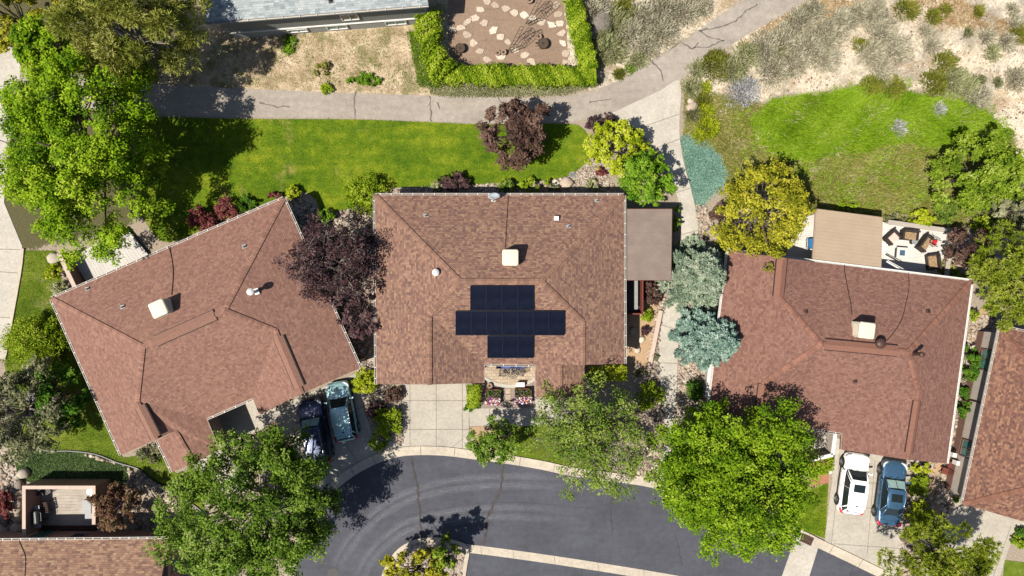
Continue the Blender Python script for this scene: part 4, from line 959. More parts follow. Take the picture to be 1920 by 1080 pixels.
mb.prism([(x0-e, y1-.2-e), (x1+e, y1-.2-e), (x1+e, y1+e), (x0-e, y1+e)], zt+.002, zt+.05); mb.prism([(x0-e, P(0,1006,zt).y), (x0+.2+e, P(0,1006,zt).y), (x0+.2+e, y1-.2-e-.002), (x0-e, y1-.2-e-.002)], zt+.002, zt+.05); mb.prism([(x1-.2-e, P(0,983,zt).y), (x1+e, P(0,983,zt).y), (x1+e, y1-.2-e-.002), (x1-.2-e, y1-.2-e-.002)], zt+.002, zt+.05)
mb.build('coping', M['coping'], r)
wallrun('garden_wall', 'brown stucco wall with pale coping beside the grey deck at left', [((110,475),(140,538),-.12,.12,1.5)], [M['stucco_brown'], M['coping']])
wallrun('patio_wall', 'cream wall of the small entry patio next to the white car', [((1568,800),(1561,852),-.1,.1,1.2), ((1561,853),(1512,865),-.1,.1,1.2)], [M['stucco_pale'], M['white']])
sheet('entry_patio', [(1488,800),(1576,812),(1572,850),(1515,862),(1490,850)], .06, [M['concrete_pale'], M['joint']], [[(1530,806),(1527,855)]], .03)
sheet('brick_patch', [(1512,868),(1557,858),(1553,905),(1522,912)], .045, [m_concrete('red_gravel', (.34, .15, .095), .3)], thick=.03)
wallrun('fence', 'white low wall between the blue spruces and the red-brown roof', [((1352,480),(1338,590),-.12,.12,.9), ((1337,640),(1326,745),-.12,.12,.9)], [M['stucco_pale'], M['white']], 'fence')
wallrun('planter_edge', 'tan block edging of the dirt bed along the footpath', [((1239,583),(1217,690),-.13,.13,.3)], [M['dirtbed'], M['coping']], 'edging')
r = thing('side_porch', P(1185,550,0), 'small red framed porch with dark steps below the taupe patio cover', 'porch')
mb = MB(); a = gq([(1172,524),(1204,524),(1204,588),(1172,588)], .8); mb.prism([tuple(v) for v in a], -.02, .5, 0); mb.build('landing', M['charcoal'], r)
mb = MB(); mb.bar(P(1202,524,1.0), P(1202,588,1.0), .1, 1.2); mb.bar(P(1176,588,1.0), P(1203,588,1.0), .1, 1.2); mb.build('side_panel', M['redwood'], r)
mb = MB(); mb.bar(P(1192,524,1.2), P(1192,580,1.2), .3, .05); mb.build('bench_board', M['grey'], r)

# ------------------------------------------------------------------ courtyard furniture
M['blue'] = m_plain('blue_bench', (.05, .075, .24), .5, .15)
b0 = P(957,686.5,.6); r = thing('bench', Vector((b0.x, b0.y, .16)), 'long blue bench under the eave of the paved courtyard', 'bench')
mb = MB(); mb.box((b0.x, b0.y, .6), (2.1, .38, .06)); mb.build('seat', M['blue'], r, bevel=.01)
mb = MB(); mb.box((b0.x, b0.y+.2, .85), (2.1, .05, .4)); mb.build('backrest', M['blue'], r, bevel=.01)
for sx in (-.95, .95):
    mb = MB(); mb.box((b0.x+sx, b0.y, .365), (.07, .32, .41)); mb.build('leg', M['blue'], r)
def bistro_table(px, rad, label, ht=.72, z0=.16):
    b = P(*px, z0+ht); r = thing('round_table', Vector((b.x, b.y, z0)), label, 'table'); mb = MB(); n = 40
    for rr in (rad, rad*.66, rad*.33): mb.tube([(rr*math.cos(2*math.pi*k/n), rr*math.sin(2*math.pi*k/n), ht) for k in range(n+1)], .018, 5, cap=False)
    for k in range(14): a = 2*math.pi*k/14; mb.bar((.05*math.cos(a), .05*math.sin(a), ht), (rad*math.cos(a), rad*math.sin(a), ht), .025, .012)
    local(mb, 'tabletop', M['black'], r)
    mb = MB(); mb.tube([(0, 0, .06), (0, 0, ht)], .03, 8); local(mb, 'pedestal', M['black'], r)
    for k in range(3):
        a = 2.1*k; mb = MB(); mb.tube([(0, 0, .12), (.18*math.cos(a), .18*math.sin(a), .08), (.3*math.cos(a), .3*math.sin(a), 0.0)], .018, 6); local(mb, 'leg', M['black'], r)
    return r
bistro_table((962,699), .4, 'round black wrought iron table on the cream courtyard paving')
def metal_chair(px, rz, label, z0=.16, group=None, cat='chair'):
    b = P(*px, z0+.45); r = thing('metal_chair', Vector((b.x, b.y, z0)), label, cat, group, rz); mb = MB()
    for i in range(6): mb.box((-.2+.08*i, 0, .44), (.035, .42, .018))
    for y in (-.21, .21): mb.bar((-.22, y, .44), (.22, y, .44), .025, .025)
    local(mb, 'seat', M['black'], r)
    mb = MB()
    for i in range(5): mb.bar((-.22, -.18+.09*i, .46), (-.3, -.18+.09*i, .9), .03, .014)
    mb.tube([(-.22, -.22, .44), (-.31, -.22, .92), (-.31, .22, .92), (-.22, .22, .44)], .018, 6); local(mb, 'backrest', M['black'], r)
    for y in (-.23, .23):
        mb = MB(); mb.tube([(-.27, y, .66), (.16, y, .66), (.2, y, .44)], .016, 6); local(mb, 'armrest', M['black'], r)
    for x in (-.2, .2):
        for y in (-.2, .2):
            mb = MB(); mb.tube([(x, y, .44), (x*1.15, y*1.1, 0)], .015, 6); local(mb, 'leg', M['black'], r)
    return r
metal_chair((944,699), -.1, 'black metal chair left of the round courtyard table', group='black courtyard chairs'); metal_chair((975,697), math.pi-.25, 'black metal chair right of the round courtyard table', group='black courtyard chairs')
b0 = P(976,721,.5); r = thing('storage_chest', Vector((b0.x, b0.y, .2)), 'small white chest on the curved courtyard step', 'chest')
mb = MB(); mb.box((b0.x, b0.y, .38), (.56, .3, .36)); mb.build('box', M['white'], r, bevel=.02); mb = MB(); mb.box((b0.x, b0.y, .585), (.6, .34, .05)); mb.build('lid', M['white'], r, bevel=.012)
def pot(px, rad, ht, label, mat, z0=0.0, name='plant_pot', group=None, cat='pot', rim=True, fill=True):
    b = P(*px, z0+ht*.5); r = thing(name, Vector((b.x, b.y, z0)), label, cat, group)
    mb = MB(); mb.lathe((0, 0, 0), [(rad*.78, 0), (rad, ht*.9), (rad*1.06, ht*.92), (rad*1.06, ht), (rad*.9, ht), (rad*.88, ht*.9)], 22); local(mb, 'vessel', mat, r)
    mb = MB(); mb.lathe((0, 0, ht*.86), [(rad*.9, 0), (.02, .03)], 18); local(mb, 'soil', M['soilfill'], r)
    return r
pot((918,723), .2, .4, 'tan clay pot at the left end of the curved courtyard step', M['terracotta'], .045)
# flower boxes and stepping slabs
M['flower'] = m_leaf('petunia', [(.03, .07, .01), (.06, .12, .015), (.25, .03, .2), (.12, .02, .2), (.75, .7, .68), (.8, .75, .7), (.5, .06, .12), (.6, .32, .05)], .2)
def leaves(C_, N_, size, rs, aspect=.55, fold=.25):
    """one folded diamond per point; C_, N_ (n,3)"""
    n = len(C_); N_ = N_/np.maximum(np.linalg.norm(N_, axis=1, keepdims=True), 1e-6)
    r = rs.normal(size=(n, 3)); U = np.cross(N_, r); U /= np.maximum(np.linalg.norm(U, axis=1, keepdims=True), 1e-6); W_ = np.cross(N_, U)
    s = (size*rs.uniform(.65, 1.3, n))[:, None] if np.isscalar(size) else size[:, None]
    V = np.stack([C_-U*s, C_+W_*s*aspect+N_*s*fold*.5, C_+U*s-N_*s*fold*.4, C_-W_*s*aspect+N_*s*fold*.5], 1).reshape(-1, 3)
    return V, np.arange(4*n).reshape(n, 4)
for x0, x1, y0, y1, lab in ((911, 938, 731, 757, 'left raised flower box with purple and white petunias in the courtyard'), (966, 996, 729, 755, 'right raised flower box with pink and white petunias in the courtyard')):
    a, b = P(x0, y1, .45), P(x1, y0, .45); r = thing('flower_box', Vector(((a.x+b.x)/2, (a.y+b.y)/2, .045)), lab, 'planter', 'raised flower boxes in the courtyard')
    mb = MB(); 
    for (xa, ya, xb, yb) in ((a.x, a.y, b.x, a.y), (a.x, b.y, b.x, b.y), (a.x, a.y, a.x, b.y), (b.x, a.y, b.x, b.y), (a.x, (a.y+b.y)/2, b.x, (a.y+b.y)/2)): mb.bar((xa, ya, .27), (xb, yb, .27), .06, .4)
    mb.build('box', M['redwood'], r); mb = MB(); mb.prism([(a.x, a.y), (b.x, a.y), (b.x, b.y), (a.x, b.y)], .05, .4); mb.build('soil', M['soilfill'], r)
    rs = np.random.RandomState(x0); n = 420; c = np.stack([rs.uniform(a.x-.03, b.x+.03, n), a.y-.08+(b.y-a.y+.1)*rs.uniform(0, 1, n), .45+rs.uniform(-.04, .16, n)], -1)
    yy = (c[:, 1]-a.y)/(b.y-a.y); tn = np.where(yy < .42, rs.uniform(.1, 1, n), rs.uniform(0, .3, n)); tn = np.where(yy > .55, rs.uniform(0, .22, n), tn); keep_ = (yy < .6) | (rs.rand(n) < .35); c, tn = c[keep_], tn[keep_]; n = len(c)
    V_, F_ = leaves(c, rs.normal(size=(n, 3))*.6+np.array([0, 0, 1]), .075, rs, .8)
    np_mesh('flowers', V_-np.array(r.location), F_, M['flower'], tn, parent=r)
for i, y in enumerate((734, 745, 756)):
    b = P(953, y, .06); mb = MB(); mb.box((b.x, b.y, .07), (.37, .39, .05)); tag(mb.build('stepping_slab', M['creampaver'], origin=(b.x, b.y, .045), bevel=.012), ['square cream slab nearest the curved courtyard step', 'square cream slab in the middle of the courtyard row', 'square cream slab nearest the entry walk'][i], 'slab', 'cream slabs between the flower boxes')
# ------------------------------------------------------------------ things on the white deck
M['wicker'] = m_plain('dark_wicker', (.035, .026, .022), .7, .3, 20, bump=.5); M['tancushion'] = m_plain('leafy_cushion', (.3, .2, .11), .9, .45, 9); M['pink'] = m_plain('pink_cushion', (.68, .47, .4), .9, .12, 4); M['red'] = m_plain('red_fabric', (.5, .02, .03), .8, .2, 4); M['towel'] = m_plain('white_towel', (.78, .76, .74), .95, .08, 6); M['hose'] = m_plain('blue_fabric', (.02, .14, .35), .6, .25)
DZ = .42
def sofa(px, wd, dp, rz, label, cush='tancushion'):
    b = P(*px, DZ+.4); r = thing('wicker_seat', Vector((b.x, b.y, DZ)), label, 'sofa', None, rz); mb = MB()
    mb.box((0, 0, .17), (wd, dp, .3)); local(mb, 'base', M['wicker'], r, bevel=.03)
    mb = MB(); mb.box((0, dp/2-.06, .5), (wd, .13, .5)); local(mb, 'backrest', M['wicker'], r, bevel=.04)
    for sx in (-1, 1):
        mb = MB(); mb.box((sx*(wd/2-.06), -.04, .42), (.13, dp-.1, .3)); local(mb, 'armrest', M['wicker'], r, bevel=.04)
    mb = MB(); mb.box((0, -.05, .39), (wd-.27, dp-.2, .14)); local(mb, 'cushion', M[cush], r, bevel=.04); return r
sofa((1706,441), 1.15, .72, -.1, 'wide wicker loveseat with tan cushion against the deck rail'); sofa((1735,456), 1.2, .7, -2.2+math.pi, 'slanted wicker seat with tan cushion next to the red chair'); sofa((1750,491), 1.15, .75, -1.45, 'wicker seat with tan cushion in the corner near the brown roof'); sofa((1673,445), .95, .8, .75, 'wicker lounger with pink towel cushion beside the tan patio cover', 'pink')
b0 = P(1692,474,DZ+.45); r = thing('fire_table', Vector((b0.x, b0.y, DZ)), 'square stone fire table in the middle of the white deck', 'table', rz=-.08)
mb = MB(); mb.box((0, 0, .2), (.66, .66, .4)); local(mb, 'base', M['charcoal'], r); mb = MB()
for sx, sy, lx, ly in ((0, .3, .8, .2), (0, -.3, .8, .2), (.3, 0, .2, .4), (-.3, 0, .2, .4)): mb.box((sx, sy, .43), (lx, ly, .06))
local(mb, 'rim', M['deck_white'], r, bevel=.008); mb = MB(); mb.box((0, 0, .41), (.4, .4, .04)); local(mb, 'burner_glass', m_glass('slate_glass', (.05, .09, .15), .2), r)
b0 = P(1715,453,DZ+.4); r = thing('side_table', Vector((b0.x, b0.y, DZ)), 'small round dark table between two wicker seats on the deck', 'table')
mb = MB(); mb.lathe((0, 0, .4), [(.21, 0), (.22, .02), (.2, .04)], 20); local(mb, 'tabletop', M['grey'], r); mb = MB(); mb.lathe((0, 0, 0), [(.18, 0), (.14, .2), (.19, .4)], 16); local(mb, 'base', M['wicker'], r)
b0 = P(1752,454,DZ+.4); r = thing('folding_chair', Vector((b0.x, b0.y, DZ)), 'red folding camp chair with black frame on the white deck', 'chair', rz=-.5)
mb = MB(); mb.poly([(-.3, -.2, .38), (.22, -.22, .34), (.22, .22, .34), (-.3, .2, .38)]); mb.poly([(-.3, -.2, .38), (-.3, .2, .38), (-.48, .22, .8), (-.48, -.22, .8)]); local(mb, 'seat', M['red'], r)
for y in (-.25, .25):
    mb = MB(); mb.tube([(-.5, y, .82), (-.28, y, .36), (.3, y, 0)], .016, 6); mb.tube([(.26, y, .62), (.2, y, .33), (-.36, y, 0)], .016, 6); mb.tube([(-.36, y, .6), (.28, y, .62)], .025, 6); local(mb, 'frame', M['black'], r)
rs = np.random.RandomState(5)
def cloth(px, sx, sy, rz, z, mat, name, label, cat):
    b = P(*px, z); n = 9; u, v = np.meshgrid(np.linspace(-.5, .5, n), np.linspace(-.5, .5, n)); x = u*sx+rs.normal(0, .02, u.shape); y = v*sy+rs.normal(0, .02, u.shape); zz = .06+.05*np.sin(u*13+v*5)+rs.normal(0, .015, u.shape)
    ca, sa = math.cos(rz), math.sin(rz); V_ = np.stack([x*ca-y*sa+b.x, x*sa+y*ca+b.y, zz+z], -1).reshape(-1, 3); ix = np.arange(n*n).reshape(n, n); F_ = np.stack([ix[:-1, :-1], ix[:-1, 1:], ix[1:, 1:], ix[1:, :-1]], -1).reshape(-1, 4)
    o = np_mesh(name, V_, F_, mat, loc=tuple(b), smooth=True); m = o.modifiers.new('solid', 'SOLIDIFY'); m.thickness = .03; return tag(o, label, cat)
cloth((1658,457), .5, .35, .3, DZ, M['towel'], 'towel', 'crumpled white towel at the edge of the tan patio cover, upper one', 'towel'); cloth((1656,468), .45, .3, -.2, DZ, M['towel'], 'towel', 'crumpled white towel at the edge of the tan patio cover, lower one', 'towel')
b0 = P(1520,457,DZ+.3); r = thing('stroller', Vector((b0.x, b0.y, DZ)), 'blue fabric buggy half under the tan patio cover', 'buggy')
mb = MB(); mb.box((0, 0, .35), (.35, .75, .3)); local(mb, 'basket', M['hose'], r, bevel=.06); mb = MB(); mb.tube(spline([(-.18, .4, .3), (-.42, .3, .5), (-.45, 0, .6), (-.42, -.3, .5), (-.18, -.4, .3)], 4), .02, 6); local(mb, 'handle', M['black'], r)
for y in (-.32, .32):
    mb = MB(); mb.lathe((0, 0, 0), [(.14, -.03), (.15, 0), (.14, .03)], 14, 0, Matrix.Translation((-.05, y, .15)) @ Matrix.Rotation(math.pi/2, 4, 'Y')); local(mb, 'wheel', M['black'], r)
mb = MB(); mb.bar(P(1662,490,2.4), P(1700,512,2.5), .09, .05); mb.bar(P(1664,488,2.4), P(1702,509,2.5), .04, .03); o = tag(mb.build('awning_arm', M['white'], origin=P(1680,500,2.4)), 'white folded awning arm slanting out from the red-brown roof eave', 'awning')
# entry patio furniture of the east house
metal_chair((1503,818), .1, 'black chair left of the square black table in the shaded entry patio', .06); metal_chair((1530,822), math.pi+.3, 'black chair right of the square black table in the shaded entry patio', .06)
b0 = P(1513,823,.8); r = thing('patio_table', Vector((b0.x, b0.y, .06)), 'square black table in the entry patio beside the bright green tree', 'table'); mb = MB(); mb.box((0, 0, .7), (.75, .75, .05)); local(mb, 'tabletop', M['black'], r, bevel=.02)
for x in (-.3, .3):
    for y in (-.3, .3):
        mb = MB(); mb.box((x, y, .34), (.05, .05, .68)); local(mb, 'leg', M['black'], r)
o = MB(); b0 = P(1556,884,.2); o.lathe((0, 0, 0), [(.02, 0), (.1, .02), (.17, .12), (.18, .2), (.1, .32), (.02, .36)], 16); tag(local(o, 'garden_globe', M['white'], None), 'white garden globe beside the driveway with the white car', 'ornament').location = (b0.x, b0.y, .05)
# ------------------------------------------------------------------ walled deck at lower left
DZ2 = .25
M['darkwood'] = m_wood('dark_cart_wood', [(.05, .035, .028), (.1, .07, .055)])
b0 = P(71,968,DZ2+.8); r = thing('barbecue_grill', Vector((b0.x, b0.y, DZ2)), 'black barbecue grill on the tan deck at lower left', 'grill', rz=math.pi/2+.08)
mb = MB(); mb.lathe((0, 0, 0), [(.02, -.5), (.26, -.49), (.29, -.4), (.29, .4), (.26, .49), (.02, .5)], 18, 0, Matrix.Translation((0, 0, .9)) @ Matrix.Rotation(math.pi/2, 4, 'Y')); local(mb, 'firebox', m_plain('grill_enamel', (.03, .035, .035), .3, .2), r, smooth=False)
mb = MB(); mb.tube([(-.3, -.3, .98), (-.3, -.36, 1.0), (.3, -.36, 1.0), (.3, -.3, .98)], .018, 6); local(mb, 'handle', M['grey'], r)
for sx in (-1, 1):
    mb = MB(); mb.box((sx*.66, 0, .86), (.3, .42, .04)); local(mb, 'side_shelf', M['grey'], r)
    for y in (-.2, .2):
        mb = MB(); mb.bar((sx*.4, y, 0), (sx*.35, y, .85), .05, .05); local(mb, 'leg', M['black'], r)
mb = MB()
for k in range(4): mb.tube([(-.3+.2*k, .28, .78), (-.3+.2*k, .34, .78)], .03, 8)
local(mb, 'control_knob', M['grey'], r)
b0 = P(84,952,DZ2+.6); r = thing('wooden_cart', Vector((b0.x, b0.y, DZ2)), 'small dark slatted wooden cart next to the black grill', 'cart', rz=.2); mb = MB()
for i in range(6): mb.box((0, -.35+.14*i, .62), (.4, .08, .03))
local(mb, 'top', M['darkwood'], r); mb = MB()
for x in (-.18, .18): mb.bar((x, -.4, .55), (x, .4, .55), .04, .06); mb.bar((x, -.4, .2), (x, .4, .2), .04, .05)
local(mb, 'frame', M['darkwood'], r)
for x in (-.18, .18):
    for y in (-.38, .38):
        mb = MB(); mb.box((x, y, .3), (.05, .05, .6)); local(mb, 'leg', M['darkwood'], r)
metal_chair((88,921), -1.1, 'black folding lounge chair in the far left corner of the walled deck', DZ2); pot((74,921), .26, .5, 'dark round planter in the corner of the walled deck', M['charcoal'], DZ2)
b0 = P(172,922,DZ2+.7); r = thing('round_table', Vector((b0.x, b0.y, DZ2)), 'white round table tucked in the right corner of the walled deck', 'table'); mb = MB(); mb.lathe((0, 0, .68), [(.37, 0), (.39, .02), (.37, .045)], 26); local(mb, 'tabletop', M['white'], r); mb = MB(); mb.tube([(0, 0, 0), (0, 0, .68)], .05, 8); local(mb, 'pedestal', M['white'], r)
b0 = P(168,948,DZ2+.6); r = thing('storage_cabinet', Vector((b0.x, b0.y, DZ2)), 'grey deck cabinet with slanted lid against the right deck wall', 'cabinet'); mb = MB(); mb.box((0, 0, .45), (.6, .95, .9)); local(mb, 'cabinet', M['charcoal'], r, bevel=.02); mb = MB(); mb.box((0, 0, .93), (.66, 1.0, .05)); local(mb, 'lid', M['grey'], r, bevel=.01)
b0 = P(167,969,DZ2+.5); r = thing('cooler_box', Vector((b0.x, b0.y, DZ2)), 'pale lidded box at the lower right of the walled deck', 'box'); mb = MB(); mb.box((0, 0, .25), (.5, .6, .5)); local(mb, 'box', M['grey'], r, bevel=.02); mb = MB(); mb.box((0, 0, .53), (.54, .64, .06)); local(mb, 'lid', M['grey'], r, bevel=.01)
# boulders edging that yard and others
def boulder(px, r_, label, group=None, mat='boulder', flat=.7, tint=None):
    rs_ = np.random.RandomState(int(px[0]*7+px[1])); b = P(*px, r_*.4); V_, F_, T_ = rocks_mesh(np.zeros((1, 2)), np.array([r_]), 0, rs_, flat)
    o = np_mesh('boulder', V_, F_, M[mat], np.full(20, rs_.rand() if tint is None else tint)); o.location = (b.x, b.y, -.02)
    m = o.modifiers.new('sub', 'SUBSURF'); m.levels = m.render_levels = 1; m.subdivision_type = 'SIMPLE'
    return tag(o, label, 'boulder', group)
for i, (x, y, q) in enumerate([(42,888,.55),(36,908,.5),(34,928,.5),(33,948,.55),(32,968,.5),(30,990,.55),(20,1004,.45),(8,972,.5),(4,998,.5)]): boulder((x, y), q, 'tan sandstone boulder in the row left of the walled deck', 'tan boulders left of the walled deck')
boulder((97,484), .6, 'large flat pale stone by the wall of the grey plank deck', None, 'boulder', .5, .95)
for x, y, q, l in ((1093,50,.75,'dark grey boulder left of the pair beside the hedge end'),(1130,38,.95,'large dark boulder on the scrub slope right of the hedge'),(1113,60,.5,'pale boulder between two dark boulders beside the hedge')): boulder((x, y), q, l, None, 'boulder', .7, .05 if 'dark' in l else .9)
for x, y, q, l in ((1195,655,.3,'flat pale rock in the dirt bed, lower one'),(1203,637,.3,'flat pale rock in the dirt bed, upper one'),(1187,622,.38,'tan rock near the house in the dirt bed'),(1195,688,.35,'tan rock at the round fire ring by the east wall'),(1062,343,.5,'pale boulder in the gravel by the drain cover'),(1045,345,.35,'small pale boulder left of the drain cover rocks'),(1298,200,.5,'pale rock beside the footpath top edge'),(1296,190,.35,'small pale rock just above the footpath rocks'),(742,163,.16,'pale rock in the dry grass near the old asphalt path')): boulder((x, y), q, l, None, 'flag', .55)
# ------------------------------------------------------------------ vegetable garden
for i, (x, y) in enumerate([(914,5),(929,10),(948,17),(965,24),(982,29),(998,34),(1017,41),(1035,47),(901,18),(889,34),(877,42),(863,52),(846,54),(909,43),(924,57),(939,69),(952,80),(966,94),(983,105),(997,117),(876,66),(888,81),(899,97),(913,112),(940,106),
   (852,128),(871,128),(890,127),(906,128),(923,127),(943,130),(971,131),(1010,129),(1029,133),(1047,132),(1061,131),(1062,118),(1060,101),(1056,82),(1053,63),(1050,44),(1047,28),(1043,10)]):
    rs_ = np.random.RandomState(i+50); n = rs_.randint(5, 8); a = np.sort(rs_.uniform(0, 6.28, n)+0); a = np.linspace(0, 6.28, n, endpoint=False)+rs_.uniform(-.35, .35, n); rr = rs_.uniform(.2, .34, n)
    o = MB(); o.prism([(rr[k]*math.cos(a[k])*1.35, rr[k]*math.sin(a[k])*.95) for k in range(n)], 0, .07); o = local(o, 'flagstone', M['flag'], None, bevel=.015)
    at = o.data.attributes.new('tint', 'FLOAT', 'FACE'); at.data.foreach_set('value', [float(rs_.rand())]*len(o.data.polygons))
    g = G(x, y); o.location = (g[0], g[1], .01); o.rotation_euler = (0, 0, rs_.uniform(-.6, .6)); tag(o, 'pale irregular flagstone laid in the bare soil garden', 'flagstone', 'flagstones in the vegetable garden')
M['barrel'] = m_wood('barrel_wood', [(.05, .035, .025), (.1, .07, .05)])
for x, y, rr, ht, l, nm in ((863,92,.34,.5,'brown half barrel alone at the left of the soil garden','half_barrel'),(1018,83,.38,.5,'large brown half barrel beside two small pots in the garden','half_barrel'),(933,100,.19,.35,'left small ringed pot near the lower garden trellis','plant_pot'),(944,99,.21,.38,'right small ringed pot near the lower garden trellis','plant_pot'),(1010,70,.21,.38,'small ringed pot above the large half barrel','plant_pot'),(1006,82,.19,.35,'small ringed pot left of the large half barrel','plant_pot'),(993,2,.22,.4,'dark pot at the top of the upper garden trellis','plant_pot')):
    pot((x, y), rr, ht, l, M['barrel'] if rr > .3 else M['terracotta'], .02, nm, cat='barrel' if rr > .3 else 'pot')
def ladder(mb, a, b, side, n=7, r=.018):
    a, b = Vector(a), Vector(b); s_ = Vector(side); mb.tube([a, b], r, 5); mb.tube([a+s_, b+s_], r, 5)
    for i in range(n+1): c = a.lerp(b, i/n); mb.tube([c, c+s_], r*.7, 4)
for l, O in (('black metal garden trellis lying nearest the half barrels', (0, 0)), ('black metal garden trellis further up the soil garden', (33, -51))):
    def q(cx, cy, z): return P(820+cx/7.2+O[0], cy/7.2+O[1], z)
    r = thing('garden_trellis', Vector((*q(1060, 640, 0).xy, .02)), l, 'trellis')
    mb = MB(); ladder(mb, q(955,690,.05), q(1120,360,1.2), q(1005,690,.05)-q(955,690,.05)); mb.build('side_ladder', M['black'], r)
    mb = MB(); ladder(mb, q(1130,600,.3), q(1290,375,1.3), q(1170,650,.15)-q(1130,600,.3)); mb.build('side_ladder', M['black'], r)
    mb = MB(); ladder(mb, q(985,680,.08), q(1135,605,.3), q(1000,715,.05)-q(985,680,.08), 4); mb.build('cross_ladder', M['black'], r)
    mb = MB(); ladder(mb, q(1100,500,.8), q(1290,375,1.3), q(1130,545,.6)-q(1100,500,.8), 5); mb.build('cross_ladder', M['black'], r)
# ------------------------------------------------------------------ covers and grates
b0 = P(1513,1012,.1); r = thing('storm_drain', b0, 'rusty grate of the storm drain in the kerb by the small lawn', 'drain', rz=-.42)
mb = MB()
for i in range(7): mb.box((-.36+.12*i, 0, .04), (.05, .52, .05))
for y in (-.27, 0, .27): mb.box((0, y, .045), (.84, .05, .05))
local(mb, 'grate', m_plain('rust_iron', (.11, .06, .045), .8, .3, 12), r); mb = MB(); mb.box((0, 0, .0), (.9, .62, .03)); local(mb, 'pit', M['black'], r)
b0 = G(1073,328); mb = MB(); mb.lathe((0, 0, 0), [(.26, 0), (.26, .06), (.2, .065), (.02, .065)], 22, 0)
for i in range(5): mb.box((-.16+.08*i, 0, .072), (.025, .3, .012), 0, 1)
o = tag(local(mb, 'drain_cover', [m_plain('plastic_grey', (.24, .23, .21), .8, .1), M['charcoal']], None), 'round grey drain cover at the edge of the back lawn', 'drain cover'); o.location = (*b0, .03)
b0 = G(625,1077); mb = MB(); mb.lathe((0, 0, 0), [(.5, 0), (.5, .012), (.44, .012), (.43, .006), (.02, .007)], 28); o = tag(local(mb, 'manhole_cover', m_plain('iron', (.06, .058, .06), .7, .25, 9), None), 'round iron manhole cover on the asphalt at the bottom', 'manhole'); o.location = (*b0, .03)
mb = MB(); a, b = P(-5,77,.9), P(55,107,.9); mb.bar(a, b, .1, .12); 
o = tag(mb.build('guard_rail', M['grey'], origin=(a.x, a.y, 0)), 'grey metal rail at the upper left under yellow-green foliage', 'rail')
pl = MB()
for f in (.1, .5, .9): c = a.lerp(b, f); pl.box((c.x, c.y, .45), (.1, .1, .9))
pl.build('post', M['grey'], o, origin=(a.x, a.y, 0))
mb = MB(); ed = spline([(58,835),(92,845),(130,845),(180,851),(222,867),(262,879),(288,899),(320,917),(352,937),(382,960)],4)
for a, b in zip(ed[:-1], ed[1:]): mb.bar((*G(*a), .06), (*G(*b), .06), .07, .16)
tag(mb.build('lawn_edging', M['black'], origin=(*G(58,835), 0)), 'black curved edging between lower left lawn and stones', 'edging')
# furniture by the far house wall
for x, y, l in ((1795,868,'white utility box on the west wall of the cut off house, lower one'),(1788,853,'white utility box on the west wall of the cut off house, upper one')):
    b = P(x, y, 1.0); mb = MB(); mb.box((b.x, b.y, .9), (.3, .32, .5), -.2); tag(mb.build('utility_box', M['white'], origin=(b.x, b.y, .65), bevel=.02), l, 'utility box')
for x, y, l in ((1784,872,'dark wooden garden chair beside the cut off house, upper one'),(1772,883,'dark wooden garden chair beside the cut off house, lower one')):
    b = P(x, y, .4); r = thing('garden_chair', Vector((b.x, b.y, .02)), l, 'chair', None, 2.8); mb = MB(); mb.box((0, 0, .4), (.46, .46, .05)); local(mb, 'seat', M['redwood'], r); mb = MB()
    for i in range(4): mb.bar((-.24, -.18+.12*i, .42), (-.32, -.18+.12*i, .9), .05, .02)
    local(mb, 'backrest', M['redwood'], r)
    for xx in (-.2, .2):
        for yy in (-.2, .2):
            mb = MB(); mb.box((xx, yy, .2), (.05, .05, .4)); local(mb, 'leg', M['redwood'], r)

